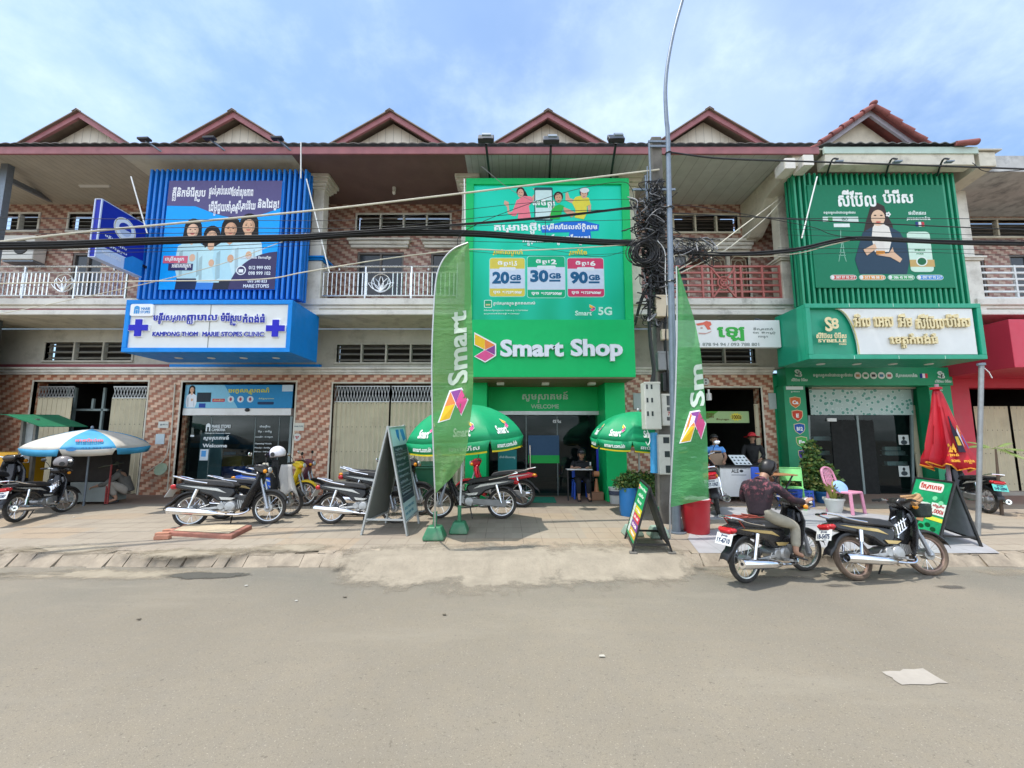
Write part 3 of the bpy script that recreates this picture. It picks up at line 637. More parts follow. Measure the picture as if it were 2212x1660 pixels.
# ---- railings
def railing(u, x0, x1, style, m, D=BAL + .05, orn=()):
    z0, z1 = ZSL1, ZSL1 + .9; q = MB()
    if style == 'bal':
        for z, r_ in ((z1, .026), (z1 - .16, .02), (z0 + .12, .022)): q.tube([(x0, D, z), (x1, D, z)], r_, 8)
        n = int((x1 - x0) / 1.6) + 1
        for i in range(n + 1): xx = x0 + (x1 - x0) * i / n; q.cyl((xx, D, z0), (xx, D, z1 + (.1 if i in (0, n) else 0)), .028, 8); (q.ell((xx, D, z1 + .14), .055, 10, 6) if i in (0, n) else 0)
        k = x0 + .5
        while k < x1 - .2: q.ell((k, D, z1 - .08), .035, 8, 6); k += 1.15
        xx = x0 + .1
        while xx < x1 - .06:
            if not any(abs(xx - o) < .3 for o in orn): q.cyl((xx, D, z0 + .12), (xx, D, z1 - .16), .016, 6); q.ell((xx, D, z0 + .36), (.022, .022, .02), 6, 4)
            xx += .112
        o_ = q.build('railing', m, u, smooth=True); q = MB()
        for o in orn:
            q.torus((o, D, z0 + .46), .24, .014, 'y', 24, 5)
            for a in (-55, -28, 0, 28, 55):
                e = Vector((math.sin(R(a)), 0, math.cos(R(a)))); w = Vector((e.z, 0, -e.x)); b = Vector((o, D, z0 + .24)); q.tube(bez([b, b + e * .2 + w * .06, b + e * .4, b + e * .2 - w * .06, b], 4), .012, 5)
        if orn: q.build('lotus_ornament', m, o_, smooth=True)
    else:
        for k in range(6): q.bar((x0, D, z0 + .06 + k * .168), (x1, D, z0 + .06 + k * .168), .045, .05)
        xx = x0 + .02
        for f_ in ((0, .42, .49, .66, .71, .87, 1) if style == 'red' else (0, .25, .5, .75, 1)): c = x0 + (x1 - x0) * f_; q.bar((c, D - .005, z0), (c, D - .005, z1 + .03), .05, .05)
        if style == 'red':
            c = x0 + (x1 - x0) * .575; zc = z0 + .45
            for a, b in ((-.3, -.4), (-.3, .4), (.3, -.4), (.3, .4)): q.bar((c, D - .03, zc), (c + a, D - .03, zc + b), .04, .04)
            for rr in (.09, .16): q.torus((c, D - .05, zc), rr, .02, 'y', 20, 6)
        q.build('railing', m, u, bevel=.004)
railing(H[0], -16.5, -9.9, 'bal', inox, orn=(X(135, 600, BAL),)); railing(H[2], -4.95, -1.4, 'bal', inox, orn=(X(822, 600, BAL),))
railing(H[4], 3.45, 6.88, 'red', mat('red_painted_steel', (.42, .12, .10), .5, 0, .08, 4, .2)); railing(H[6], 11.75, 16.5, 'bars', mat('white_painted_steel', (.72, .74, .74), .5))
# ---- roofs, fascias, gables
for i in range(6):
    x0, x1 = BX[i] + (0 if i else -6), BX[i + 1]; amp, pit = (.03, .235) if i < 5 else (.045, .25)
    if i == 5: x0, x1 = 7.42, 11.06
    n = int((x1 - x0) / pit * 8); q = MB()
    for k in range(n + 1):
        xx = x0 + (x1 - x0) * k / n; w = amp * abs(math.cos(math.pi * xx / pit)) ** .8 if i < 5 else amp * (.5 + .5 * math.cos(2 * math.pi * xx / pit))
        q.v += [Vector((xx, EAVE - .06, 8.455 + w)), Vector((xx, 13.5, 10.5 + w)), Vector((xx, EAVE - .06, 8.44 + w * .8))]
    q.f = [f for k in range(n) for f in ((3 * k, 3 * k + 3, 3 * k + 4, 3 * k + 1), (3 * k, 3 * k + 2, 3 * k + 5, 3 * k + 3))]; q.m = [0] * len(q.f)
    q.build('roof', rooft if i < 5 else mat('mossy_tile_roof', (.10, .105, .10), .8, 0, .3, 5), H[i])
    q = MB(); q.box(x0, x1 if i < 5 else x1 + .02, EAVE, EAVE + .05, 8.24 if i < 5 else 8.25, 8.415)
    q.build('fascia_board', purple if i < 5 else mat('pale_green_board', (.50, .62, .54), .6, 0, .06, 3, .2), H[i])
    MB().box(x0, x1, EAVE + .055, EAVE + .08, 8.36, 8.455).build('shadow_gap_strip', black, H[i])  # black strip painted as the shadow gap between roof sheet and fascia
MB().box(7.45, 11.0, EAVE + .03, EAVE + .3, 7.98, 8.265).build('eave_beam', cream, H[5], bevel=.01)
def gable(i, pk, l, r, topy=235):
    g0 = GAB - .05; ax, az = X(pk, topy, g0), Z(topy, g0) - .05; lx, rx, bz = X(l, 310, g0), X(r, 310, g0), Z(310, g0)
    w_ = .94 if i == 5 else 1.06; lx = ax + (lx - ax) * w_; rx = ax + (rx - ax) * w_; kl = (az - bz) / (ax - lx); kr = (az - bz) / (rx - ax); e = 1.9
    L_ = Vector((ax - e, 0, az - kl * e)); R_ = Vector((ax + e, 0, az - kr * e)); t = .10
    tile = i == 5; q = MB(); wb = mat('lilac_board', (.42, .40, .47), .6) if tile else purple
    q.prism([(L_.x, L_.z), (ax, az), (R_.x, R_.z), (R_.x, R_.z - t - .05), (ax, az - t - .06), (L_.x, L_.z - t - .05)], GAB, GAB + .06)
    g = q.build('gable_bargeboard', wb, H[i]); q = MB(); dz = .035
    for a, k, e_ in ((L_, kl, -1), (R_, kr, 1)):
        top = Vector((ax, 0, az + dz)); bt = Vector((a.x, 0, a.z + dz)); o = Vector((0, -.09, 0))
        q.add([(top.x, GAB - .06, top.z), (bt.x, GAB - .06, bt.z), (bt.x, 14, bt.z), (top.x, 14, top.z), (top.x, GAB - .06, top.z - .03), (bt.x, GAB - .06, bt.z - .03), (bt.x, 14, bt.z - .03), (top.x, 14, top.z - .03)],
              [(0, 1, 2, 3), (4, 7, 6, 5), (0, 4, 5, 1), (3, 2, 6, 7)])
    if not tile: q.tube([(ax - .12, GAB - .07, az - .04), (ax, GAB - .07, az + .045), (ax + .12, GAB - .07, az - .04)], .012, 6)
    q.build('gable_roof', mat('clay_tile', (.27, .085, .075), .75, 0, .25, 4, .4, (.1, .06, .06)) if tile else mat('gable_sheet', (.24, .19, .15), .6, .1, .2, 3, .5), g)
    if tile:
        q = MB()
        for a, k in ((L_, kl), (R_, kr)):
            for j in range(7):
                p0 = Vector((ax, 0, az)).lerp(Vector((a.x, 0, a.z)), j / 6.4); p1 = Vector((ax, 0, az)).lerp(Vector((a.x, 0, a.z)), (j + 1.15) / 6.4)
                q.tube([(p0.x, GAB - .12, p0.z + .02), (p1.x, GAB - .14, p1.z + .04)], [.055, .075], 10)
        q.ell((ax, GAB - .12, az + .08), (.09, .1, .07), 10, 6); q.build('rake_tiles', MAT['clay_tile'], g, smooth=True)
    pd = GAB + .3; q = MB(); q.prism([(L_.x, L_.z - .1), (ax, az - .1), (R_.x, R_.z - .1)], pd, pd + .05)
    q.build('gable_panel', mat('cream_gable', (.72, .66, .54), .7) if tile else ribbed('boarded_gable', (.72, .67, .57), .22, 0, .4, .7, .08, .07, .5, .5), g)
for i, a in enumerate(((167, 44, 270), (502, 380, 610), (842, 722, 953), (1184, 1073, 1302), (1532, 1424, 1655), (1882, 1768, 1995))): gable(i, *a, topy=235 if i < 4 else 231)
q = MB(); q.tube([(10.5, EAVE - .06, 8.46), (10.98, EAVE - .08, 8.48)], [.05, .075], 12); q.ell((10.98, EAVE - .08, 8.48), (.04, .075, .075), 10, 6); q.build('ridge_end_tile', MAT['clay_tile'], H[5], smooth=True)
# concrete eave of the rightmost house and the raking beams beside the milk shop
zr0, zr1 = Z(371, EAVE + .3), Z(337, EAVE + .3)
MB().box(11.6, 18, EAVE + .3, WALL + .1, zr0, zr1).build('concrete_eave', mat('stained_eave', (.50, .50, .49), .85, 0, .15, 3, .9, (.13, .14, .15), .2), H[6])
for xc, u in ((6.92, 4), (11.4, 5)): MB().prism([(EAVE + .1, 8.36), (WALL, 8.36), (WALL, 7.2), (WALL - .3, 7.2), (BAL + .1, 7.85), (EAVE + .1, 8.0)], xc - .2, xc + .2, 'yz').build('raking_beam', cream, H[u], bevel=.01)
for a, y in ((1696, 363), (1735, 356)): x_ = X(a, y, 8.9); MB().box(x_ - .12, x_ + .12, 8.72, 9.1, Z(y + 12, 8.9), Z(y - 10, 8.9)).build('beam_end', creamw, H[4], bevel=.008)
# grey steel post and strut at the far left
MB().bar((X(8, 420, 9.4), 9.4, 4.8), (X(8, 420, 9.4), 9.4, ZC), .18, .14).bar((X(12, 390, 9.4), 9.4, Z(385, 9.4)), (X(118, 437, WALL), WALL - .05, Z(437, WALL)), .1, .12).build('steel_post', steel, H[0])
MB().box(-19, -13.45, WALL - 1.2, WALL - .8, 0, 4.6).build('neighbour_shutter', mat('dark_grey_shutter', (.07, .08, .08), .6), H[0])
# fluorescent tube, ceiling lamp
def lamp(px, py, w, lab):
    p = P(px, py, 10.2); t = thing('ceiling_lamp', lab, 'lamp', (p.x, p.y, ZC)); MB().box(p.x - w, p.x + w, 10.17, 10.23, ZC - .03, ZC - .002).build('fitting', whitep, t); MB().tube([(p.x - w * .95, 10.2, ZC - .05), (p.x + w * .95, 10.2, ZC - .05)], .014, 8).build('tube', whitep, t)
lamp(206, 391, .42, 'fluorescent tube lamp under the leftmost ribbed ceiling')
p = P(852, 392, 10.3); t = thing('bulb_lamp', 'bare white bulb hanging from brown balcony ceiling', 'lamp', (p.x, 10.3, ZC)); MB().cyl((p.x, 10.3, ZC), (p.x, 10.3, ZC - .08), .05, 10).build('holder', whitep, t); MB().ell((p.x, 10.3, ZC - .14), (.05, .05, .07), 10, 8).build('bulb', whitep, t, smooth=True)
# ---- ground floor fronts
def gate(u, px0, px1, ytop, ymid, ybot, D, lat=True, yaw=0, name='shutter_gate'):
    m_ = 950; x0, x1 = X(px0, m_, D), X(px1, m_, D); zt, zm, zb = Z(ytop, D), Z(ymid, D), max(.02, Z(ybot, D)); n = max(4, int(abs(x1 - x0) / .068)); n += n % 2; q = MB()
    for k in range(n):
        a, b = x0 + (x1 - x0) * k / n, x0 + (x1 - x0) * (k + 1) / n; ya, yb = (D, D + .045) if k % 2 == 0 else (D + .045, D)
        q.quad((a, ya, zb), (b, yb, zb), (b, yb, zm), (a, ya, zm))
    g = q.build(name, mat('cream_folding_steel', (.60, .535, .37), .55, 0, .07, 2, .3, (.32, .25, .16), .1), u); q = MB()
    for k in range(0, n, 2):
        xx = x0 + (x1 - x0) * (k + .5) / n
        for zz_ in (zb + .25, zb + (zm - zb) * .45, zb + (zm - zb) * .72, zm - .05): q.ell((xx, D - .005, zz_), (.011, .008, .011), 6, 4)
    q.build('rivets', black, g)
    if lat:
        q = MB(); k = .0; st = .085; h = zt - zm
        q.bar((x0, D + .02, zt), (x1, D + .02, zt), .03, .03); q.bar((x0, D + .02, zm), (x1, D + .02, zm), .03, .03)
        c = int((x1 - x0) / st)
        for j in range(c): a = x0 + (x1 - x0) * j / c; b = a + (x1 - x0) / c; q.bar((a, D + .02, zm), (b, D + .022, zt), .012, .012); q.bar((b, D + .026, zm), (a, D + .026, zt), .012, .012)
        q.build('lattice', alu, g)
gate(H[0], 60, 146, 836, 858, 1076, WALL + .12); gate(H[0], 232, 306, 836, 860, 1076, WALL + .12)
gate(H[2], 716, 838, 835, 868, 1068, WALL + .1); gate(H[2], 842, 1000, 835, 868, 1068, WALL + .1)
gate(H[1], 374, 398, 836, 862, 1069, WALL + .2, False); gate(H[4], 1633, 1652, 860, 873, 1060, WALL + .15, False); gate(H[5], 1972, 1996, 850, 876, 1085, WALL + .2, False)
for a, b in ((2112, 2186), (2192, 2300)): gate(H[6], a, b, 838, 878, 1066, WALL + .12, False)
gw = mat('grey_green_frame', (.24, .30, .29), .5)
def fr_px(u, name, bars, D, m, w=.06):
    q = MB()
    for a, b, c, d in bars: q.bar(P(a, b, D), (X(a, b, D) if abs(a - c) < 3 else X(c, d, D), D, Z(d, D)), w, w)
    return q.build(name, m, u, bevel=.005)
fr_px(H[0], 'window_frame', [(166, 838, 166, 1075), (150, 886, 234, 886), (228, 838, 228, 1075), (150, 838, 150, 1075), (203, 862, 203, 886)], WALL + .5, gw)
# door trim of tiled openings (cream edging)
for i in range(5):
    if i == 3: continue
    a, b, c, d = WR(grd[i][0]); q = MB(); q.box(a - .045, a, WALL - .012, WALL + .1, 0, d + .045); q.box(b, b + .045, WALL - .012, WALL + .1, 0, d + .045); q.box(a, b, WALL - .012, WALL + .1, d, d + .045); q.build('opening_trim', cream, H[i], bevel=.005)
# clinic glass front
gl = glass('shop_glass', (.5, .66, .66), .028, .8); D = WALL + .22
f = fr_px(H[1], 'glass_front', [(398, 900, 398, 1068), (631, 900, 631, 1068), (398, 1067, 632, 1067)], D, gw, .07)
x0, x1, z0, z1 = WR((398, 898, 632, 1067), D); MB().quad((x0, D, .02), (x1, D, .02), (x1, D, z1), (x0, D, z1)).build('pane', gl, f)
for px in (452, 548, 600): MB().box(X(px, 980, D) - .012, X(px, 980, D) + .012, D - .01, D - .004, .03, z1).build('glass_joint', mat('glass_edge', (.10, .14, .14), .3), f)
x0, x1, z0, z1 = WR((399, 883, 632, 898), D - .06); MB().box(x0, x1, D - .14, D + .05, z0, z1).build('door_header', whitep, H[1], bevel=.006)
p = P(534, 886, D - .15); MB().ell((p.x, D - .15, p.z), (.075, .03, .05), 12, 6).build('door_sensor', black, H[1], smooth=True)
# phone shop front
DG = 10.75; GM = greenp
for a, b, yb in ((1005, 1051, 1087), (1309, 1353, 1087)):
    xa, xb = X(a, 950, 9.9), X(b, 950, 9.9); MB().box(xa, xb, 9.9, WALL - .002, -.05, 2.93).build('green_pier', GM, H[3], bevel=.01)
xa, xb = X(1051, 870, DG), X(1302, 870, DG); hd = MB().box(xa, xb, DG, DG + .12, Z(889, DG), 2.95).build('header_panel', GM, H[3])
PXF(DG, 870).text([('សូមស្វាគមន៍', 1128, 846, 1227, 871), ('WELCOME', 1147, 874, 1207, 883)], ink('b9cfc0'), H[3], 'lettering', .008)
MB().box(xa, xb, DG - .1, DG + .1, Z(897, DG), Z(889, DG) - .002).build('door_header', alu, H[3])
f = MB().box(xa, xa + .05, DG + .05, DG + .1, 0, Z(897, DG)).box(xb - .05, xb, DG + .05, DG + .1, 0, Z(897, DG)).build('glass_front', gw, H[3]); z1 = Z(897, DG)
MB().quad((xa, DG + .08, .02), (xb, DG + .08, .02), (xb, DG + .08, z1), (xa, DG + .08, z1)).build('pane', gl, f)
for px in (1137, 1205): MB().box(X(px, 980, DG) - .012, X(px, 980, DG) + .012, DG + .066, DG + .074, .03, z1).build('glass_joint', MAT['glass_edge'], f)
p = P(1145, 990, DG); MB().tube([(p.x, DG, Z(962, DG)), (p.x, DG, Z(1012, DG))], .016, 8).build('door_handle', chrome, f)
# painted pane reflections, number, banner and poster
fd = PXF(DG + .05, 980); fd.rect(1141, 941, 1208, 985, ink('33506e'), H[3], 'poster_and_reflection', .004); fd.rect(1141, 984, 1208, 1001, ink('1fa04a'), H[3], 'poster_and_reflection', .006)  # blue and green sheets: reflections in the door pane put into colour
fd.text([('៥៤', 1195, 907, 1213, 914)], ink('dadada'), H[3], 'window_number', .01); fd.poly(circ(1204, 910, 11, 4.5, 14), ink('2a2c2c'), H[3], 'window_number_plate', .004)
fd.rect(1288, 930, 1299, 1020, ink('3a46c8'), H[3], 'blue_banner', .004); fd.rect(1076, 972, 1116, 1026, ink('2b7d80'), H[3], 'poster_and_reflection', .004); fd.text([('ស៊ីមធំ តំលៃសមរម្យ', 1079, 985, 1113, 992)], ink('d2e4e2'), H[3], 'lettering', .008)
# milk shop front
DM = WALL - .12
xa, xb = X(1698, 815, DM - .25), X(2057, 815, DM - .25); zt, zb = Z(794, DM - .25), Z(833, DM - .25)
MB().box(xa, xb, DM - .25, WALL - .003, zb, zt).build('green_fascia', greend, H[5], bevel=.006)
for a, b, yb in ((1699, 1746, 1035), (2016, 2064, 1040)): x_0, x_1 = X(a, 920, DM - .22), X(b, 920, DM - .22); MB().box(x_0, x_1, DM - .22, WALL - .003, .01, zb - .002).build('green_pillar', greend, H[5], bevel=.006)
D = WALL + .2; f = fr_px(H[5], 'glass_front', [(1746, 898, 1750, 1078), (1850, 898, 1852, 1078), (1968, 840, 1972, 1080), (1746, 1079, 1972, 1079)], D, gw, .06)
x0, x1, z0, z1 = WR((1745, 897, 1970, 1079), D); MB().quad((x0, D, .02), (x1, D, .02), (x1, D, z1), (x0, D, z1)).build('pane', gl, f)
def dots():
    q = NT('frosted_film'); v = q.n.new('ShaderNodeTexVoronoi'); v.inputs['Scale'].default_value = 7.5; q.l.new(q.co(), v.inputs['Vector']); d = v.outputs['Distance']
    c = q.mix(q.math('LESS_THAN', d, .33), (.42, .54, .50), (.10, .30, .24)); c = q.mix(q.math('MULTIPLY', q.math('LESS_THAN', q.math('ABSOLUTE', q.math('SUBTRACT', d, .43)), .035), .8), c, (.56, .66, .62)); q.m.name = 'frosted_film'; return q.set(c, .4)
x0, x1, z0, z1 = WR((1747, 842, 1967, 897), D); MB().box(x0, x1, D - .05, D - .03, z0, z1).build('frosted_panel', dots(), H[5])
x0, x1, z0, z1 = WR((1745, 833, 1992, 841), D); MB().box(x0, x1, D - .15, D, z0, z1).build('roller_header', cream, H[5])
fd = PXF(D - .01, 980); fd.rect(1800, 908, 1893, 1068, mat('dark_doorway_sheet', (.012, .013, .012), .9), H[5], 'doorway_dark', .004)  # first a near-black sheet, painted as the unlit depth of the doorway
fd.rect(1792, 904, 1812, 911, whitep, H[5], 'door_sensor', .03, .03)
for a, b, c, d in ((1944, 940, 1966, 961), (1937, 1007, 1960, 1030), (1758, 1005, 1772, 1022)): fd.rect(a, b, c, d, ink('c9cfcb'), H[5], 'window_notice', .006); fd.poly(circ((a + c) / 2, b + 7, 3, 4, 10), ink('2b2f30'), H[5], 'notice_picture', .009); fd.poly(circ((a + c) / 2, b + 16, 7, 5, 12), ink('3a4246'), H[5], 'notice_picture', .009)
sh = thing('shelf', 'glass shelves of white milk cartons behind the milk shop window', 'shelf', (X(1930, 1000, D + .4), D + .4, 0))
for a, b, y in ((1911, 1948, 973), (1911, 1958, 983), (1916, 1965, 1005), (1757, 1800, 951), (1757, 1792, 982), (1757, 1796, 1003)):
    q = MB(); x0, x1, z = X(a, y, D + .4), X(b, y, D + .4), Z(y, D + .4); q.box(x0, x1, D + .35, D + .55, z - .02, z - .003); q.build('board', alu, sh); q = MB(); k = x0 + .02
    while k < x1 - .05: q.box(k, k + .055, D + .4, D + .5, z, z + .1); k += .066
    q.build('cartons', whitep, sh)
# red house front: sign box and red fascia
x0, x1, z0, z1 = WR((2128, 690, 2330, 794), 9.3)
rs = thing('shop_sign', 'plain red shop sign box at the right edge above the beige shutter', 'sign', (13, 9.3, z0)); MB().box(11.85, 17, 9.3, WALL - .003, z0, z1).build('box', mat('red_sign', (.62, .035, .075), .45, 0, .05, 2), rs, bevel=.01)
MB().box(11.72, 16, WALL - .08, WALL + .002, -.05, 3.35).box(0, .01, 0, .01, -3, -2.9).build('red_pier_base', MAT['red_render'], H[6]) if False else None
x0, x1 = X(2085, 1050, WALL - .06), 17; MB().box(x0, x1, WALL - .1, WALL + .3, -.05, Z(1062, WALL)).build('step_wall', mat('grey_step', (.34, .31, .26), .9, 0, .15, 3, .5), H[6])
# ------------------------------------------------------------------ signs
def quadframe(px0, px1, pt, pb, D): 
    m = (pt + pb) / 2; a, b, c, d = X(px0, m, D), X(px1, m, D), Z(pb, D), Z(pt, D)
    return (a, b, c, d), QF((a, D, d), (b, D, d), (b, D, c), (a, D, c))
skinc = ('e0b494', 'd9a887', 'e6bc9e', 'deb08e')
def woman(fr, u, v, s, parent, top, hair='1c1614', skin='e0b494', asp=1.0, legs=None, lift=.006):
    """a printed portrait: u, v = centre of the face, s = face half width, asp = width / height of the face plane"""
    k = asp
    fr.poly(circ(u, v - .32 * s * k, s * 1.32, s * 1.5 * k, 18), ink(hair), parent, 'print_hair', lift)
    fr.poly([(u - 1.3 * s, v - .3 * s * k), (u + 1.3 * s, v - .3 * s * k), (u + 1.5 * s, v + 2.4 * s * k), (u + .9 * s, v + 3.0 * s * k), (u - .9 * s, v + 3.0 * s * k), (u - 1.5 * s, v + 2.4 * s * k)], ink(hair), parent, 'print_hair', lift + .0005)
    fr.poly([(u - 2.0 * s, v + 2.6 * s * k), (u - .6 * s, v + 1.7 * s * k), (u + .6 * s, v + 1.7 * s * k), (u + 2.0 * s, v + 2.6 * s * k), (u + 2.3 * s, v + 5.5 * s * k), (u + 1.7 * s, v + 7.6 * s * k), (u - 1.7 * s, v + 7.6 * s * k), (u - 2.3 * s, v + 5.5 * s * k)], ink(top), parent, 'print_top', lift + .002)
    fr.poly([(u - .45 * s, v + .8 * s * k), (u + .45 * s, v + .8 * s * k), (u + .5 * s, v + 2.0 * s * k), (u, v + 2.4 * s * k), (u - .5 * s, v + 2.0 * s * k)], ink(skin), parent, 'print_neck', lift + .003)
    fr.poly(circ(u, v + .16 * s * k, s * .86, s * 1.1 * k, 18), ink(skin), parent, 'print_face', lift + .0045)
    sh_ = tuple(x * .72 for x in srgb(skin)); mat('print_shade_' + skin, sh_, .5).node_tree.nodes['Principled BSDF'].inputs['Specular IOR Level'].default_value = .2
    fr.poly([(u + .30 * s, v - .8 * s * k), (u + .70 * s, v - .5 * s * k), (u + .84 * s, v + .2 * s * k), (u + .6 * s, v + .95 * s * k), (u + .1 * s, v + 1.22 * s * k), (u + .5 * s, v + .6 * s * k), (u + .55 * s, v)], MAT['print_shade_' + skin], parent, 'print_shade', lift + .0052)
    fr.poly([(u - .06 * s, v), (u + .1 * s, v + .38 * s * k), (u - .14 * s, v + .38 * s * k)], MAT['print_shade_' + skin], parent, 'print_nose', lift + .0056)
    tp_ = srgb(top); mat('print_fold_' + top, tuple(x * .68 for x in tp_), .5)
    fr.polys([[(u - 1.7 * s, v + 3.6 * s * k), (u - 1.2 * s, v + 3.2 * s * k), (u - 1.0 * s, v + 7.2 * s * k), (u - 1.45 * s, v + 7.4 * s * k)], [(u + .9 * s, v + 3.6 * s * k), (u + 1.1 * s, v + 3.5 * s * k), (u + 1.5 * s, v + 7.0 * s * k), (u + 1.1 * s, v + 7.4 * s * k)]], MAT['print_fold_' + top], parent, 'print_fold', lift + .0025)
    fr.polys([circ(u - .36 * s, v - .05 * s * k, .14 * s, .08 * s * k, 8), circ(u + .36 * s, v - .05 * s * k, .14 * s, .08 * s * k, 8), [(u - .5 * s, v - .3 * s * k), (u - .2 * s, v - .34 * s * k), (u - .2 * s, v - .28 * s * k)], [(u + .5 * s, v - .3 * s * k), (u + .2 * s, v - .34 * s * k), (u + .2 * s, v - .28 * s * k)]], ink('2a1c18'), parent, 'print_eyes', lift + .006)
    fr.polys([[(u - .36 * s, v + .58 * s * k), (u + .36 * s, v + .58 * s * k), (u + .15 * s, v + .78 * s * k), (u - .15 * s, v + .78 * s * k)]], ink('c2605c'), parent, 'print_mouth', lift + .006)
    fr.poly(circ(u + .3 * s, v + 4.4 * s * k, .45 * s, .6 * s * k, 10), ink(skin), parent, 'print_hand', lift + .005)
    if legs: fr.poly([(u - 1.75 * s, v + 7.55 * s * k), (u + 1.75 * s, v + 7.55 * s * k), (u + 1.9 * s, 1 if v + 9 * s * k > .9 else v + 11 * s * k), (u - 1.9 * s, 1 if v + 9 * s * k > .9 else v + 11 * s * k)], ink(legs), parent, 'print_jeans', lift + .001)
# ---------------- blue slatted clinic billboard
def slats(t, x0, x1, z0, z1, D, m, backm, pitch=.128, side=True):
    q = MB(); n = int((x1 - x0) / pitch)
    for k in range(n + 1): xx = x0 + (x1 - x0) * k / n; q.box(xx - .027, xx + .027, D, D + .1, z0, z1)
    if side:
        for xx in (x0, x1):
            for k in range(1, 3): y = D + k * .12; q.box(xx - .045, xx + .045, y, y + .055, z0, z1)
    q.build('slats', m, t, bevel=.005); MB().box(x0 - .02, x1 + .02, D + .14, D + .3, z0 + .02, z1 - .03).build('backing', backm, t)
t = thing('billboard', 'blue slatted billboard showing four women on the clinic balcony', 'billboard', (X(482, 500, 9.2), 9.2, Z(645, 9.2)))
sb = mat('slat_blue', (.006, .20, .68), .5, 0, .06, 3, .15, (.01, .08, .25))
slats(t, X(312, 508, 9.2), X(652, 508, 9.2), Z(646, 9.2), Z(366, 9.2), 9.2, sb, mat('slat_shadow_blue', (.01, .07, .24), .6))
(xa, xb, zc, zd), fr = quadframe(354, 602, 391, 626, 9.17)
MB().box(xa, xb, 9.17, 9.198, zc, zd).build('poster', ink('0aa6ff'), t); A_ = (xb - xa) / (zd - zc)
wave = [(0, 0), (1, 0), (1, .255)] + [(1 - k / 16, .255 + .10 * math.sin(math.pi * min(1, (k / 16) * 1.35)) - .02 * (k / 16)) for k in range(1, 17)]
fr.poly(wave, ink('5c5684'), t, 'print_wave', .003)
fr.text([('គ្លីនិកម៉ារីស្តូប', .04, .06, .33, .20), ('ផ្តល់គ្រប់សេវា', .36, .045, .56, .17), ('ថែទាំសុខភាព', .56, .05, .75, .17), ('ដើម្បីជួយគាំទ្រ', .37, .19, .60, .33), ('ស្ត្រីគ្រប់វ័យ', .60, .185, .78, .31), ('និងដៃគូ!', .80, .165, .985, .28)], ink('eef0f4'), t, 'lettering', .006, bold=.03)
for u, v, s, tp, lg in ((.25, .46, .058, 'bfe4ea', '1f2f50'), (.42, .52, .055, 'c6eaee', '3d86d8'), (.58, .45, .062, 'b9e2ec', '2a3040'), (.735, .42, .062, 'c9e8f0', '2a5a9c')):
    woman(fr, u, v, s, t, tp, asp=A_, legs=lg, skin=skinc[int(u * 10) % 4], lift=.004 + .0012 * u)
el = [(1, .62)] + [(1.02 - .42 * math.cos(a), 1.02 - .36 * math.sin(a)) for a in [math.pi / 2 - k * math.pi / 2 / 14 for k in range(15)]]
el = [(min(1, a), min(1, b)) for a, b in el] + [(1, 1)]
fr.poly(el, ink('413c62'), t, 'print_corner', .012)
fr.text([('012 999 002', .765, .79, .955, .822), ('098 999 102', .765, .84, .955, .872), ('093 240 823', .765, .915, .93, .94), ('សម្រាប់ព័ត៌មាន និងការប្រឹក្សា', .68, .70, .95, .735), ('MARIE STOPES', .73, .955, .95, .985)], ink('e8ecf2'), t, 'lettering', .016)
fr.polys([circ(.70, .83, .042, .042 * A_, 18)], ink('eef2f4'), t, 'print_phone', .015); fr.polys([circ(.70, .83, .033, .033 * A_, 18)], ink('413c62'), t, 'print_phone', .0165); fr.rect(.68, .82, .72, .85, ink('eef2f4'), t, 'print_phone', .018)
fr.rect(.02, .70, .23, .765, ink('e06a80'), t, 'print_badge', .012); fr.rect(.07, .77, .28, .83, ink('3c3a66'), t, 'print_badge', .012)
fr.text([('ជម្រើសអ្នក', .035, .705, .2, .76), ('អនាគតអ្នក', .10, .775, .265, .825)], ink('f4f4f4'), t, 'lettering', .016, bold=.03)
# ---------------- clinic light box
t = thing('clinic_sign', 'white light box sign with blue frame and two blue crosses below the billboard of women', 'sign', (X(445, 700, 8.7), 8.7, Z(760, 8.7)))
(xa, xb, zc, zd), fr = quadframe(267, 629, 648, 761, 8.7)
q = MB(); w = .1
q.box(xa, xb, 8.7, 8.82, zd - w, zd); q.box(xa, xb, 8.7, 8.82, zc, zc + w); q.box(xa, xa + w, 8.7, 8.82, zc + w, zd - w); q.box(xb - w, xb, 8.7, 8.82, zc + w, zd - w); q.box(xa + .003, xb - .003, 8.822, 9.95, zc + .003, zd - .003)
q.build('box', bluep, t, bevel=.008); MB().box(xa + w, xb - w, 8.74, 8.819, zc + w, zd - w).build('face', boxw, t)
fr.rect(.502, .09, .506, .91, ink('8a8f8c'), t, 'panel_joint', -.035, .003)
for u0, u1, v0, v1 in ((.035, .147, .38, .70), (.853, .963, .39, .71)):
    for c, g, l in (('f4f6fa', .012, .0), ('2c2cc0', 0, .022)):
        uc, vc, hu, hv = (u0 + u1) / 2, (v0 + v1) / 2, (u1 - u0) / 2 + g * .5, (v1 - v0) / 2 + g; a, b = hu * .34, hv * .34
        fr.poly([(uc - a, vc - hv), (uc + a, vc - hv), (uc + a, vc - b), (uc + hu, vc - b), (uc + hu, vc + b), (uc + a, vc + b), (uc + a, vc + hv), (uc - a, vc + hv), (uc - a, vc + b), (uc - hu, vc + b), (uc - hu, vc - b), (uc - a, vc - b)], ink(c), t, 'cross', l, .045)
kh = [('មន្ទីរសម្រាក', .172, .25, .365, .47), ('ព្យាបាល', .375, .29, .555, .47), ('ម៉ារីស្តូប', .575, .25, .70, .50), ('កំពង់ធំ', .71, .27, .84, .44)]; en = [('KAMPONG THOM', .178, .615, .447, .70), ('MARIE STOPES CLINIC', .475, .615, .84, .705)]
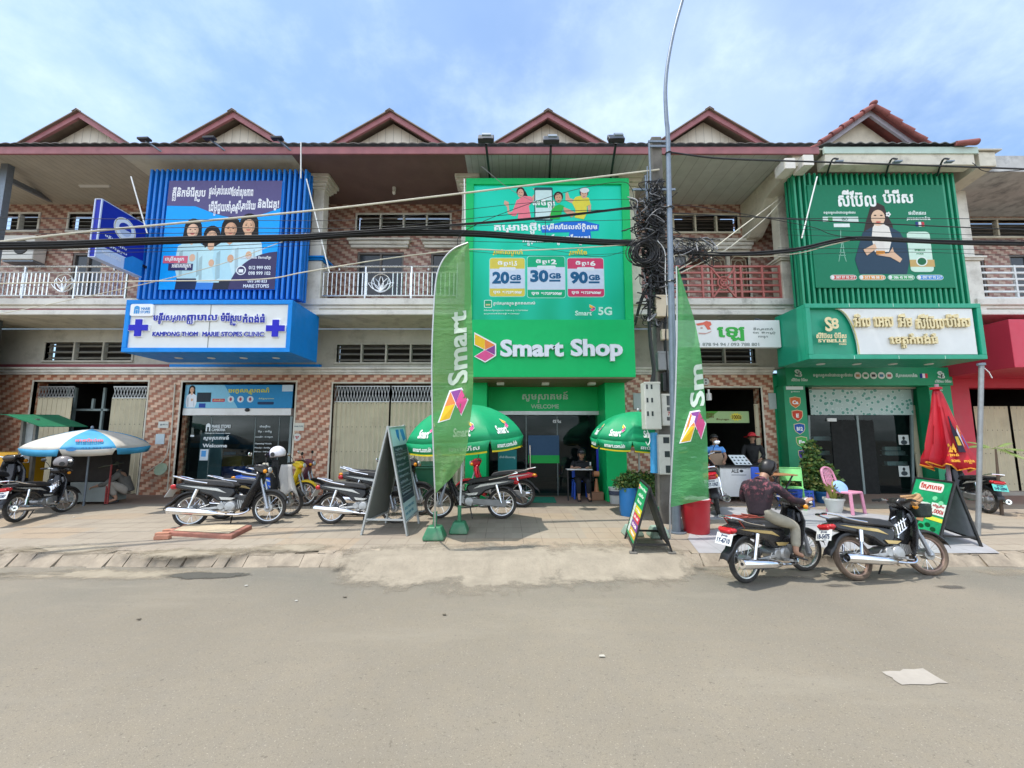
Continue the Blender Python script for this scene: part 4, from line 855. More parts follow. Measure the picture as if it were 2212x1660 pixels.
fr.text(kh + en, ink('f4f6fa'), t, 'lettering_halo', -.005, .03, bold=.085); fr.text(kh + en, ink('2c36a8'), t, 'lettering', .006, .01, bold=.025)
fr.poly(rrect(.032, .085, .168, .315, .02), ink('f2f5f8'), t, 'emblem_plate', .01, .04); fr.text([('MARIE', .098, .15, .15, .20), ('STOPES', .095, .215, .152, .265)], ink('3a8ed0'), t, 'lettering', .014)
fr.polys([[(.055, .27), (.055, .18)] + [(.0715 - .0165 * math.cos(a), .17 - .05 * math.sin(a)) for a in [math.pi * k / 8 for k in range(9)]] + [(.088, .18), (.088, .27), (.08, .27), (.08, .19), (.063, .19), (.063, .27)], [(.066, .2), (.077, .2), (.077, .27), (.066, .27)]], ink('4a9edc'), t, 'emblem', .014)
for k in range(4): MB().lathe([(.001, -.012), (.075, -.012), (.085, 0)], 14, (xa + .75 + k * .77, 9.35, zc)).build('downlight', whitep, t)
# ---------------- the clinic blade sign
xs = -8.72; t = thing('blade_sign', 'blue double sided blade sign with round white emblem sticking out from the clinic', 'sign', (xs, 8.5, 5.3))
z0, z1 = 5.3, 6.57; MB().box(xs - .13, xs, 8.0, 9.04, z0, z1).build('box', ink('2430a8'), t, bevel=.012)
q = MB()
for x_ in (xs - .135, xs + .003): q.box(x_ - .012, x_ + .012, 7.985, 8.01, z0, z1)
q.box(xs - .14, xs + .01, 7.985, 9.05, z0 - .015, z0); q.box(xs - .14, xs + .01, 7.985, 9.05, z1, z1 + .015); q.build('edge_trim', mat('pale_blue_trim', (.55, .62, .78), .4), t)
fr = QF((xs, 8.01, z1), (xs, 9.04, z1), (xs, 9.04, z0), (xs, 8.01, z0)); fr.rect(0, 0, 1, .78, ink('1b2f9e'), t, 'face', .002); fr.rect(0, .78, 1, 1, ink('c6d4ea'), t, 'face', .002); fr.poly([(.58, .8), (.75, .7), (1, .7), (1, 1), (.58, 1)], ink('2a8ad0'), t, 'print_patch', .005)
fr.poly(circ(.52, .30, .25, .21, 26), ink('dfe4ee'), t, 'emblem', .005); fr.poly(circ(.52, .30, .235, .197, 26), ink('c9b98a'), t, 'emblem', .006); fr.poly(circ(.52, .30, .22, .185, 26), ink('e6eaf0'), t, 'emblem', .007)
fr.poly(circ(.52, .30, .14, .118, 20, math.pi * 1.0, math.pi * 2), ink('2a3aa0'), t, 'emblem', .009); fr.poly(circ(.52, .30, .14, .118, 20, 0, math.pi), ink('c0cae0'), t, 'emblem', .009)
fr.text([('មន្ទីរសម្រាក', .12, .54, .55, .61), ('ព្យាបាល', .25, .62, .6, .68), ('ម៉ារីស្តូប', .2, .70, .62, .76), ('MARIE STOPES', .1, .84, .5, .9)], ink('e8ecf4'), t, 'lettering', .008)
MB().bar((xs - .06, 9.04, z1 - .3), (xs - .06, 9.4, z1 - .3), .05, .05).bar((xs - .06, 9.04, z0 + .3), (xs - .06, 9.4, z0 + .3), .05, .05).build('bracket', black, t)
# ---------------- clinic banner and glass lettering
D = WALL + .1; (xa, xb, zc, zd), fr = quadframe(399, 632, 832, 882, D)
t = thing('banner', 'light blue clinic banner with nurse and yellow lettering over the glass door', 'banner', ((xa + xb) / 2, D, zc)); MB().box(xa, xb, D, D + .03, zc, zd).build('sheet', ink('2f8fc6'), t)
fr.poly([(0, 0), (.36, 0), (.5, 1), (0, 1)], ink('86c6e0'), t, 'print_panel', .002)
fr.text([('អេកូសាស្ត្រពណ៌', .40, .10, .78, .42)], ink('d8d24a'), t, 'lettering', .005, bold=.03); A_ = (xb - xa) / (zd - zc)
woman(fr, .065, .2, .022, t, 'e8eef4', asp=A_, lift=.004); fr.rect(.115, .33, .245, .74, ink('25323c'), t, 'print_monitor', .006); fr.rect(.14, .8, .2, .98, ink('2848a0'), t, 'print_monitor', .006)
fr.rect(.26, .6, .375, .73, ink('c83048'), t, 'print_badge', .005); fr.polys([circ(.43 + .09 * k, .62, .03, .03 * A_, 16) for k in range(3)], ink('d8e4ea'), t, 'print_disc', .005); fr.polys([circ(.43 + .09 * k, .62, .012, .018 * A_, 8) for k in range(3)], ink('b04a60'), t, 'print_icon', .007)
fr.poly(rrect(.68, .73, .83, .85, .02), ink('233c60'), t, 'print_badge', .005); fr.rect(.90, 0, 1, .28, ink('cfe2ec'), t, 'print_logo', .005); fr.text([('ពិនិត្យសុខភាព', .69, .56, .83, .64), ('ម៉ោងធ្វើការ', .27, .63, .365, .7)], ink('dce8b0'), t, 'lettering', .008)
# vinyl lettering and things behind the clinic glass
D = WALL + .208; fr = PXF(D, 980); t = thing('window_lettering', 'white clinic name, welcome and opening hours lettered on the glass door', 'lettering', (X(510, 980, D), D, 1))
fr.text([('MARIE STOPES', 453, 918, 494, 925), ('CAMBODIA', 453, 926, 483, 932), ('Children by choice not chance', 439, 935, 494, 938), ('សូមស្វាគមន៍', 437, 941, 492, 954), ('Welcome', 436, 959, 489, 967)], ink('dfe6e6'), t, 'lettering', .002, .001, bold=.03)
fr.text([('ម៉ោងធ្វើការ', 557, 919, 580, 926), ('ច័ន្ទ - អាទិត្យ', 554, 930, 584, 936), ('៨.០០ព្រឹក - ៥.០០ល្ងាច', 549, 942, 587, 947), ('Opening Hours', 549, 957, 585, 961), ('Monday - Sunday', 549, 966, 583, 970), ('8:00 am - 5:00 pm', 548, 975, 583, 978)], ink('cfd8d8'), t, 'lettering', .002, .001, bold=.03)
fr.polys([[(440, 932), (440, 922)] + [(445 - 5 * math.cos(a), 921 - 6 * math.sin(a)) for a in [math.pi * k / 8 for k in range(9)]] + [(450, 922), (450, 932), (447, 932), (447, 923), (443, 923), (443, 932)]], ink('dfe6e6'), t, 'emblem', .002, .001)
fr.rect(432, 971, 450, 995, ink('cfdbe2'), t, 'window_notice', .003, .002); fr.rect(435, 974, 445, 987, ink('5aa0dc'), t, 'window_notice', .005, .002); fr.rect(408, 940, 416, 944, ink('e0e6e6'), t, 'window_notice', .003, .002)
t = thing('reception_desk', 'orange and blue reception desk inside the clinic', 'desk', (X(500, 1000, 12.4), 12.4, 0))
x0, x1 = X(478, 1000, 12.4), X(570, 1000, 12.4); MB().box(x0, x1, 12.4, 13, .02, Z(1008, 12.4)).build('desk_front', mat('desk_blue', (.03, .10, .5), .5), t); MB().box(x0, X(521, 1000, 12.4), 12.38, 13.02, Z(1008, 12.4) + .002, Z(986, 12.4)).build('desk_top', mat('desk_orange', (.62, .32, .06), .5), t)
MB().box(X(462, 990, 12.2), X(484, 990, 12.2), 12.6, 12.7, Z(983, 12.4), Z(977, 12.4)).build('monitor', mat('desk_light_blue', (.1, .4, .75), .5), t)
tb = thing('banner_stand', 'grey roll up banner stand behind the clinic glass', 'banner', (X(455, 1000, 11.7), 11.7, 0)); MB().box(X(428, 1000, 11.7), X(478, 1000, 11.7), 11.7, 11.73, .03, Z(935, 11.7)).build('sheet', mat('banner_grey', (.16, .22, .24), .5), tb); MB().box(X(428, 1000, 11.7), X(478, 1000, 11.7), 11.62, 11.8, .013, .06).build('foot', alu, tb)
# ---------------- the big green phone shop sign
SX0, SX1, SD = -1.13, 2.88, 9.2; zb, zs, zt = Z(815, SD), Z(691, SD), Z(385, SD)
t = thing('shop_sign', 'tall bright green phone shop sign with data offers poster and large white lettering', 'sign', ((SX0 + SX1) / 2, SD, zb))
MB().box(SX0, SX1, SD + .071, BAL - .012, zb + .002, zt).build('box', greenp, t)
bw = .19; q = MB(); q.box(SX0, SX1, SD, SD + .07, zt - .16, zt); q.box(SX0, SX0 + bw, SD, SD + .07, zs, zt - .16); q.box(SX1 - bw, SX1, SD, SD + .07, zs, zt - .16); q.box(SX0, SX1, SD, SD + .07, zb, zs); q.build('frame', greenp, t, bevel=.006)
def teal():
    q = NT('teal_poster'); o = q.xyz(q.co()); g = q.rng(o[2], zs - zb, zt - zb - .2)
    w = q.n.new('ShaderNodeTexWave'); w.inputs['Scale'].default_value = .35; w.inputs['Distortion'].default_value = 6; w.inputs['Detail'].default_value = 2; q.l.new(q.co(), w.inputs['Vector'])
    c = q.mix(g, (.003, .44, .23), (.003, .68, .46)); c = q.mix(q.math('MULTIPLY', w.outputs['Fac'], .25), c, (.03, .78, .60)); q.b.inputs['Specular IOR Level'].default_value = .25; return q.set(c, .45)
MB().box(SX0 + bw, SX1 - bw, SD + .05, SD + .07, zs, zt - .16).build('poster', teal(), t)
fr = PXF(SD + .05, 545); k_ = 5.678
def zq(x, y): return 1001.7 + x / k_, 375.6 + y / k_
def zr(*r): return zq(r[0], r[1]) + zq(r[2], r[3])
def zp(pts): return [zq(a, b) for a, b in pts]
# printed people and the phone
def man(head, hr, hair, skin, top, body, arms, cap=None, lift=.006):
    fr.poly(zp(body), ink(top), t, 'print_top', lift); fr.polys([zp(a) for a in arms], ink(skin), t, 'print_arm', lift - .001)
    fr.poly(zp(circ(head[0], head[1] - 8, hr * 1.2, hr * 1.25)), ink(hair), t, 'print_hair', lift + .001); fr.poly(zp(circ(head[0], head[1] + 12, hr * .88, hr * 1.2)), ink(skin), t, 'print_face', lift + .002)
    fr.polys([zp(circ(head[0] + s_ * hr * .35, head[1] + 4, hr * .14, hr * .09, 8)) for s_ in (-1, 1)] + [zp([(head[0] - hr * .3, head[1] + hr * .85), (head[0] + hr * .3, head[1] + hr * .85), (head[0], head[1] + hr * 1.0)])], ink('5a2c28'), t, 'print_features', lift + .003)
    if cap: fr.poly(zp(circ(head[0] + 8, head[1] - hr * .7, hr * 1.25, hr * .7)), ink(cap), t, 'print_cap', lift + .004)
fr.poly(zp([(760, 215), (790, 280), (770, 310), (700, 300), (690, 230)]), ink('2c2020'), t, 'print_hair', .005)
man((700, 230), 44, '2c2020', 'd8a890', 'ee7f8e', [(650, 330), (740, 275), (830, 280), (860, 330), (800, 400), (830, 555), (665, 555), (670, 470), (640, 520), (600, 520), (560, 480), (600, 460)], [[(500, 330), (550, 350), (560, 470), (610, 470), (600, 520), (540, 490), (530, 410), (490, 370)], [(840, 290), (890, 230), (850, 180), (900, 190), (920, 260), (860, 330)]])
fr.poly(rrect(*zr(870, 170, 1100, 580), 3), ink('2f5a60'), t, 'print_phone', .007); fr.poly(rrect(*zr(882, 205, 1088, 560), 2), ink('cfe8e6'), t, 'print_phone', .009); fr.rect(*zr(890, 330, 1080, 420), ink('1aa878'), t, 'print_phone', .0105)
fr.text([('តាម', *zr(850, 340, 940, 390)), ('ចិត្ត!', *zr(950, 320, 1125, 425))], ink('f2f6f4'), t, 'lettering', .014, bold=.05, slant=.15)
man((1170, 290), 48, '2a2424', 'd2a182', '27b54a', [(1130, 400), (1180, 380), (1240, 400), (1210, 470), (1180, 560), (1060, 560), (1080, 450)], [[(1230, 410), (1300, 440), (1400, 490), (1330, 540), (1240, 470)], [(1110, 400), (1130, 420), (1080, 540), (1050, 530)]], lift=.012)
man((1490, 240), 46, '2f3a50', 'd8ab90', 'e3d64a', [(1380, 290), (1460, 270), (1550, 300), (1570, 380), (1520, 400), (1520, 490), (1480, 560), (1370, 540), (1380, 440), (1340, 360)], [[(1260, 240), (1290, 230), (1310, 300), (1390, 330), (1350, 370), (1260, 330)], [(1530, 400), (1575, 380), (1570, 470), (1540, 490)]], cap='dfe4e4', lift=.008)
fr.poly(zp([(1230, 590), (1500, 585), (1670, 625), (1660, 700), (1560, 710), (1570, 800), (1480, 850), (1280, 860), (1300, 720), (960, 725), (950, 650)]), ink('2070d4'), t, 'print_badge', .004)
fr.text([('គម្រោងថ្មី!', *zr(372, 598, 945, 745)), ('ជម្រើសដែលស័ក្តិសម', *zr(962, 612, 1645, 715)), ('ជាមួយនឹង', *zr(440, 745, 700, 800)), ('អត្ថប្រយោជន៍', *zr(720, 745, 1120, 890)), ('ស្មាតតែអ្នក!', *zr(1140, 745, 1555, 880))], ink('eef6f6'), t, 'lettering', .010, bold=.045, slant=.06)
fr.text([('ប្រចាំសប្តាហ៍', *zr(355, 930, 720, 1015)), ('ប្រចាំខែ', *zr(1285, 930, 1510, 1005))], ink('e9d84a'), t, 'lettering', .008, bold=.05, slant=.08)
for (a, b, c, d), col, big, lab, num, code in (((322, 1038, 747, 1505), 'dccb55', '20', 'ចិត្ត!', '1.5', '*1725*100#/'), ((782, 1018, 1235, 1520), '12b07c', '30', 'ចិត្ត!', '2', '*1725*200#/'), ((1270, 1038, 1708, 1510), 'd2446c', '90', 'ចិត្ត!', '6', '*1725*600#/')):
    fr.poly(rrect(*zr(a - 8, b - 8, c + 8, d + 8), 6), ink('9fe6d4'), t, 'offer_card_edge', .003); fr.poly(rrect(*zr(a, b, c, d), 5), ink(col), t, 'offer_card', .005); fr.rect(*zr(a, b + 130, c, d - 95), ink('cfdcec'), t, 'offer_card_face', .007)
    fr.poly(rrect(*zr(a + 115, b + 112, c - 110, b + 152), 2.5), ink('dfe8ee'), t, 'offer_card_face', .009)
    w = c - a; fr.text([(big, *zr(a + .07 * w, b + 165, a + .56 * w, b + 315)), ('GB', *zr(a + .58 * w, b + 203, a + .9 * w, b + 272))], ink('1f5f8a'), t, 'lettering', .011, bold=.05)
    fr.rect(*zr(a + .58 * w, b + 285, a + .88 * w, b + 308), ink('1f5f8a'), t, 'offer_card_bar', .009); fr.text([(lab, *zr(a + .22 * w, b + 35, a + .60 * w, b + 100)), (num, *zr(a + .63 * w, b + 35, a + .78 * w, b + 95)), (code, *zr(a + .36 * w, d - 66, c - .08 * w, d - 30)), ('ចុច', *zr(a + .1 * w, d - 66, a + .3 * w, d - 26))], ink('f0f4f2'), t, 'lettering', .009, bold=.04, slant=.06)
fr.poly(rrect(*zr(255, 1550, 350, 1645), 2.5), ink('d8f4ea'), t, 'app_icon', .004); fr.poly(rrect(*zr(263, 1558, 342, 1637), 2), ink('0fa070'), t, 'app_icon', .006); fr.rect(*zr(275, 1600, 330, 1618), ink('d8c890'), t, 'app_icon', .008)
fr.text([('ភ្ជាប់គម្រោងក្នុង', *zr(365, 1568, 612, 1628)), ('ស្មាតណាស់', *zr(625, 1565, 872, 1622))], ink('e6f2ea'), t, 'lettering', .006, bold=.035)
def z3(x, y): return 973.9 + x / 5.3, 653.9 + y / 5.3
fr.text([('ព័ត៌មានបន្ថែមសូមហៅ *1201# ឬ *1725*600#/', *z3(385, 80), *z3(882, 105)), ('សម្រាប់អតិថិជនថ្មី *1200#/', *z3(385, 120), *z3(785, 142)), ('Smart', *z3(1410, 95), *z3(1598, 150)), ('5G', *z3(1670, 52), *z3(1825, 146))], ink('c9f2e0'), t, 'lettering', .006, bold=.03)
chevron(fr, *z3(1572, 22), *z3(1637, 104), t, .006)
fr = PXF(SD, 755); chevron(fr, *z3(268, 345), *z3(520, 692), t, .04)
fr.text([('Smart', *z3(565, 432), *z3(1288, 628)), ('Shop', *z3(1366, 425), *z3(1958, 678))], ink('e6e8f0'), t, 'lettering', .075, .07, bold=.04)
so = ribbed('timber_soffit', (.24, .15, .085), .05, 1, .4, .5, .1, .12, .5, .2)
MB().box(SX0 + .02, SX1 - .02, SD + .02, DG + .06, zb - .03, zb - .001).build('soffit', so, t)
for px in (1081, 1178, 1278): p = P(px, 829, 9.9); MB().box(p.x - .09, p.x + .09, 9.82, 10.0, zb - .09, zb - .032).build('spotlight', whitep, t, bevel=.006)
p = P(1305, 838, 10.5); tc_ = thing('security_camera', 'small white security camera under the brown soffit by the right green pier', 'camera', (p.x, 10.5, p.z)); MB().cyl((p.x, 10.5, zb - .03), (p.x, 10.5, p.z), .02, 8).build('bracket', whitep, tc_); MB().cyl((p.x + .02, 10.55, p.z), (p.x - .04, 10.36, p.z - .05), .035, 10).build('body', whitep, tc_)
# ---------------- drinks shop sign
(xa, xb, zc, zd), fr0 = quadframe(1456, 1686, 692, 751, 9.55); t = thing('shop_sign', 'white drinks shop sign with green lettering and phone numbers behind the right flag', 'sign', ((xa + xb) / 2, 9.55, zc))
MB().box(xa, xb, 9.55, 9.68, zc, zd).build('box', boxw, t, bevel=.008); MB().bar((xa + .4, 9.6, zd), (xa + .4, 9.84, zd + .12), .04, .04).bar((xb - .4, 9.6, zd), (xb - .4, 9.84, zd + .12), .04, .04).build('bracket', steel, t)
fr = PXF(9.55, 721); fr.text([('ឡេ', 1549, 707, 1608, 737)], ink('3fae4c'), t, 'lettering', .012, .01, bold=.045); fr.text([('878 94 94 / 093 788 801', 1516, 741, 1638, 748), ('011', 1494, 741, 1510, 748), ('ទឹកត្រជាក់', 1628, 708, 1670, 715), ('តែ ទឹកឃ្មុំ', 1626, 717, 1675, 723), ('កាហ្វេ', 1637, 726, 1658, 732)], ink('8d9693'), t, 'lettering', .006, .003, bold=.02)
fr.poly([(1504, 700), (1520, 697), (1527, 694), (1536, 696), (1538, 702), (1533, 706), (1536, 712), (1529, 713), (1522, 702), (1508, 704)], ink('e0705c'), t, 'emblem', .008); fr.polys([[(1508, 719), (1525, 720), (1538, 715), (1534, 719), (1522, 723), (1510, 722)], circ(1516, 709, 3, 2, 8)], ink('c9a29a'), t, 'emblem', .008)
# ---------------- milk shop sign box
t = thing('shop_sign', 'dark green and white milk shop sign box with raised gold letters', 'sign', (X(1935, 715, 8.7), 8.7, Z(776, 8.7)))
(xa, xb, zc, zd), fr = quadframe(1744, 2126, 656, 776, 8.7)
q = MB(); w = .1; q.box(xa, xb, 8.7, 8.8, zd - w, zd); q.box(xa, xb, 8.7, 8.8, zc, zc + w); q.box(xb - w, xb, 8.7, 8.8, zc + w, zd - w); q.box(xa, xa + w, 8.7, 8.8, zc + w, zd - w); q.box(xa, xb, 8.801, 9.75, zc + .002, zd - .003); q.build('box', mat('sign_green', (.012, .34, .20), .4, 0, .05, 3, .12, (.01, .15, .08)), t, bevel=.008)
cv = [(.18 + .105 * math.sin(k / 10 * math.pi / 2) ** 1.0, .09 + .82 * (1 - math.cos(k / 10 * math.pi / 2))) for k in range(11)]
fr.poly(cv + [(.955, .91), (.955, .09)], boxw, t, 'face', -.03, .03); fr.polys([[(a, b), (a + .006, b), (c + .006, d), (c, d)] for (a, b), (c, d) in zip(cv, cv[1:])], ink('d8c78a'), t, 'gold_edge', -.025, .01)
gold = mat('gold_letters', (.72, .60, .34), .35, .35, .08, 6)
def zs5(x, y): l = 275 + (y - 120) * .112; return ((x - l) / 1556, (y - 118) / 490)
fr.text([('អិល', *zs5(702, 215), *zs5(850, 328)), ('អេស', *zs5(880, 240), *zs5(1055, 328)), ('អ៊ីម', *zs5(1095, 212), *zs5(1220, 328)), ('ស៊ីប៊ែល', *zs5(1250, 215), *zs5(1500, 345)), ('ប៉ារីស', *zs5(1505, 215), *zs5(1728, 330)), ('ខេត្តកំពង់ធំ', *zs5(1022, 385), *zs5(1442, 515))], gold, t, 'lettering', .03, .055, bold=.06)
fr.text([('ស៊ីប៊ែល ប៉ារីស', *zs5(376, 378), *zs5(645, 428)), ('SYBELLE', *zs5(393, 436), *zs5(645, 464)), ('PARIS', *zs5(580, 473), *zs5(645, 487)), ('S', *zs5(445, 240), *zs5(525, 368)), ('8', *zs5(500, 250), *zs5(578, 345))], gold, t, 'lettering', .016, .01, bold=.03)
fr.polys([[(a, .0), (a + .003, .0), (a + .003, .06), (a, .06)] for a in (.25, .5, .76)] + [[(a, .94), (a + .003, .94), (a + .003, 1), (a, 1)] for a in (.25, .5, .76)], ink('bfe0d0'), t, 'panel_joint', .003)
for k in range(4): MB().lathe([(.001, -.012), (.08, -.012), (.09, 0)], 14, (xa + .7 + k * .85, 9.3, zc)).build('downlight', whitep, t)
# ---------------- green slatted milk billboard
t = thing('billboard', 'green slatted billboard of woman presenting a milk tin', 'billboard', (X(1900, 515, 9.15), 9.15, Z(656, 9.15)))
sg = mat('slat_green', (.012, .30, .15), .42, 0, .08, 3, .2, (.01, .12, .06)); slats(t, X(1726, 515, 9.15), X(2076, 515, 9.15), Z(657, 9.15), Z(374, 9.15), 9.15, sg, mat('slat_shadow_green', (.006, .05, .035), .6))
(xa, xb, zc, zd), fr = quadframe(1753, 2050, 400, 622, 9.12); A_ = (xb - xa) / (zd - zc); MB().box(xa, xb, 9.12, 9.148, zc, zd).build('poster', ink('157a58'), t)
def sy(x, y): l = 350 + (y - 815) * .089; return ((x - l) / 1182, (y - 815) / 885)
def syp(pts): return [sy(*p) for p in pts]
fr.text([('ស៊ីប៊ែល', *sy(610, 860), *sy(955, 1008)), ('ប៉ារីស', *sy(1000, 858), *sy(1275, 978))], ink('f2f6f2'), t, 'lettering', .008, bold=.05)
fr.text([('ទទួលស្គាល់ដោយស្តង់ដារ', *sy(492, 1045), *sy(770, 1078)), ('ផលិតផល', *sy(1225, 1042), *sy(1380, 1078)), ('ប្រទេសបារាំង', *sy(1208, 1092), *sy(1415, 1130))], ink('dfeee6'), t, 'lettering', .006, bold=.03)
fr.rect(*sy(485, 1095), *sy(795, 1138), ink('d3e2da'), t, 'print_strip', .004); fr.rect(*sy(530, 1100), *sy(572, 1132), ink('3f9a5c'), t, 'print_strip', .006); fr.text([('ISO', *sy(650, 1103), *sy(705, 1128))], ink('46786a'), t, 'lettering', .006)
fr.rect(*sy(580, 1155), *sy(720, 1185), ink('e4ece8'), t, 'print_strip', .004)
for i, c in enumerate(('23357e', 'e6e8ea', 'c43a44')): fr.rect(*sy(1285 + 26 * i, 1140), *sy(1311 + 26 * i, 1180), ink(c), t, 'print_flag', .004)
# lattice tower drawn in white lines
tw = [[(637, 1210), (643, 1210), (643, 1300), (637, 1300)]]
for s_ in (-1, 1):
    pts = [(640 + s_ * w_, y) for y, w_ in ((1300, 3), (1360, 9), (1420, 17), (1480, 32))]
    for (a, b), (c, d) in zip(pts, pts[1:]): a += 8; c += 12; tw.append([(a, b), (a + 5, b), (c + 5, d), (c, d)])
for y, w_ in ((1320, 6), (1360, 10), (1400, 16), (1425, 22)): tw.append([(645 - w_, y), (660 + w_, y), (660 + w_, y + 5), (645 - w_, y + 5)])
fr.polys([syp(p) for p in tw], ink('8fc0aa'), t, 'print_tower', .004)
fr.poly(syp([(878, 1080), (900, 1005), (960, 972), (1018, 1002), (1040, 1070), (1085, 1160), (1100, 1230), (1070, 1285), (1020, 1240), (905, 1240), (860, 1290), (838, 1230), (858, 1140)]), ink('3a2c2a'), t, 'print_hair', .004)
fr.poly(syp([(790, 1360), (830, 1230), (900, 1190), (1080, 1190), (1150, 1230), (1205, 1330), (1225, 1480), (1200, 1585), (800, 1585), (770, 1500), (760, 1460)]), ink('2c4458'), t, 'print_jacket', .006)
fr.poly(syp([(940, 1150), (990, 1150), (1055, 1185), (1080, 1280), (1050, 1400), (930, 1400), (905, 1280), (915, 1190)]), ink('e9e4da'), t, 'print_blouse', .008)
fr.poly(syp(circ(962, 1106, 60, 70)), ink('e6c2a2'), t, 'print_face', .010); fr.polys([syp(circ(936, 1085, 12, 6, 8)), syp(circ(990, 1085, 12, 6, 8))], ink('3a2a24'), t, 'print_eyes', .012); fr.poly(syp(circ(963, 1143, 24, 7, 10)), ink('cc5a4e'), t, 'print_mouth', .012)
fr.polys([syp(circ(1050 + 14 * math.cos(a), 1076 + 14 * math.sin(a), 9, 9, 8)) for a in [k * 1.2566 for k in range(5)]], ink('eef0ec'), t, 'print_flower', .012)
fr.poly(syp([(930, 1310), (1010, 1310), (1015, 1420), (940, 1420)]), ink('e4ddd4'), t, 'print_pack', .012); fr.poly(syp([(938, 1390), (1013, 1390), (1015, 1420), (940, 1420)]), ink('d88f3a'), t, 'print_pack', .014)
fr.polys([syp([(830, 1380), (930, 1330), (945, 1370), (860, 1430)]), syp([(940, 1425), (1050, 1410), (1080, 1360), (1090, 1400), (1160, 1460), (1140, 1490), (1060, 1445)])], ink('e0b898'), t, 'print_hands', .015)
fr.poly(rrect(*sy(1205, 1225), *sy(1432, 1568), .03), ink('cfe9d8'), t, 'print_tin', .006); fr.rect(*sy(1215, 1310), *sy(1440, 1322), ink('8fbfa6'), t, 'print_tin', .008); fr.rect(*sy(1225, 1465), *sy(1440, 1525), ink('c8a76a'), t, 'print_tin', .008)
fr.poly(syp(circ(1328, 1480, 48, 40)), ink('e8efe8'), t, 'print_tin', .010); fr.poly(syp(circ(1328, 1480, 37, 31)), ink('1d6a44'), t, 'print_tin', .012); fr.text([('SYBELLE', *sy(1270, 1375), *sy(1360, 1392)), ('PARIS', *sy(1285, 1410), *sy(1345, 1420))], ink('2a8a5c'), t, 'lettering', .010)
for i, (c, n) in enumerate((('d0564e', '097 97 95 217'), ('e89a4a', '017 98 08 12'), ('3fa862', '086 45 99 990'), ('4a90d8', '097 97 95 217'))):
    a = 545 + 245 * i; fr.poly(rrect(*sy(a, 1592), *sy(a + 232, 1637), .025), ink('c9dcd2'), t, 'number_pill', .004); fr.poly(rrect(*sy(a + 5, 1597), *sy(a + 227, 1632), .022), ink(c), t, 'number_pill', .006); fr.text([(n, *sy(a + 50, 1603), *sy(a + 215, 1626))], ink('f2f2ee'), t, 'lettering', .009); fr.poly(syp(circ(a + 24, 1614, 15, 15, 12)), ink('e8ecea'), t, 'number_pill', .008)
# ---------------- milk shop fascia and pillar prints
D = DM - .25; fr = PXF(D, 815); u5 = H[5]
z5 = lambda x, y: (1655.5 + x / 3.975, 800 + y / 3.975)
fr.text([('ទទួលស្គាល់ដោយស្តង់ដារ', *z5(402, 25), *z5(740, 68)), ('ពីប្រទេសបារាំង', *z5(1112, 28), *z5(1295, 66)), ('ស៊ីប៊ែល ប៉ារីស', *z5(213, 68), *z5(350, 96)), ('ស៊ីប៊ែល ប៉ារីស', *z5(1442, 82), *z5(1582, 108))], ink('cfe0d6'), u5, 'lettering', .005, bold=.03)
for a, b in ((245, -6), (1470, 8)): fr.text([('S', *z5(a, b), *z5(a + 45, b + 62)), ('B', *z5(a + 28, b + 14), *z5(a + 62, b + 64))], ink('cfe0d6'), u5, 'emblem', .006, bold=.03)
fr.polys([[z5(x + 30 * math.cos(a), 47 + 30 * math.sin(a)) for a in [k * math.pi / 9 for k in range(18)]] for x in (785, 852, 920, 988, 1055)], ink('dfe6da'), u5, 'badge', .005)
for x, c in ((785, 'b58a60'), (852, '2c8a58'), (920, '3a3a3a'), (988, '40809a'), (1055, 'b06060')): fr.rect(*z5(x - 16, 36), *z5(x + 16, 58), ink(c), u5, 'badge', .008)
for i, c in enumerate(('23357e', 'e6e8ea', 'c43a44')): fr.rect(*z5(1318 + 22 * i, 30), *z5(1340 + 22 * i, 68), ink(c), u5, 'flag', .005)
fr = PXF(DM - .22, 930)
for i, (tx, c) in enumerate((('Ca', 'd06a34'), ('E', 'c8452e'), ('B12', '1f57a8'), ('Fe', '4aa84a'), ('K', '4a3a90'), ('', 'b4414a'))):
    cx_, cy_ = z5(282 + 8 * i, 277 + 113.5 * i); cx_ -= 4 - i * .4
    def shield(g): return [(cx_ + a * 12 * g, cy_ + b * 12.7 * g) for a, b in ((-1, -.8), (-.5, -.9), (0, -1), (.5, -.9), (1, -.8), (1, 0), (.75, .5), (0, 1), (-.75, .5), (-1, 0))]
    fr.poly(shield(1), ink('d8c49a'), u5, 'shield', .005); fr.poly(shield(.88), ink(c), u5, 'shield', .008)
    if tx: w_ = 3 if len(tx) == 1 else 6.5; fr.text([(tx, cx_ - w_, cy_ - 4.2, cx_ + w_, cy_ + 4.2)], ink('f4f2ee'), u5, 'lettering', .011, bold=.05)
    else: fr.polys([[(cx_ - 9, cy_ - 5 + 5 * k), (cx_ + 9, cy_ - 5 + 5 * k), (cx_ + 9, cy_ - 3.4 + 5 * k), (cx_ - 9, cy_ - 3.4 + 5 * k)] for k in range(2)], ink('f0dcd8'), u5, 'lettering', .011)
fr.rect(*z5(196, 140), *z5(345, 168), ink('dfe6e2'), u5, 'print_strip', .005); fr.text([('ទទួលស្គាល់ដោយ', *z5(205, 118), *z5(340, 136)), ('ស្តង់ដារ', *z5(238, 178), *z5(312, 194))], ink('cfe0d6'), u5, 'lettering', .006)
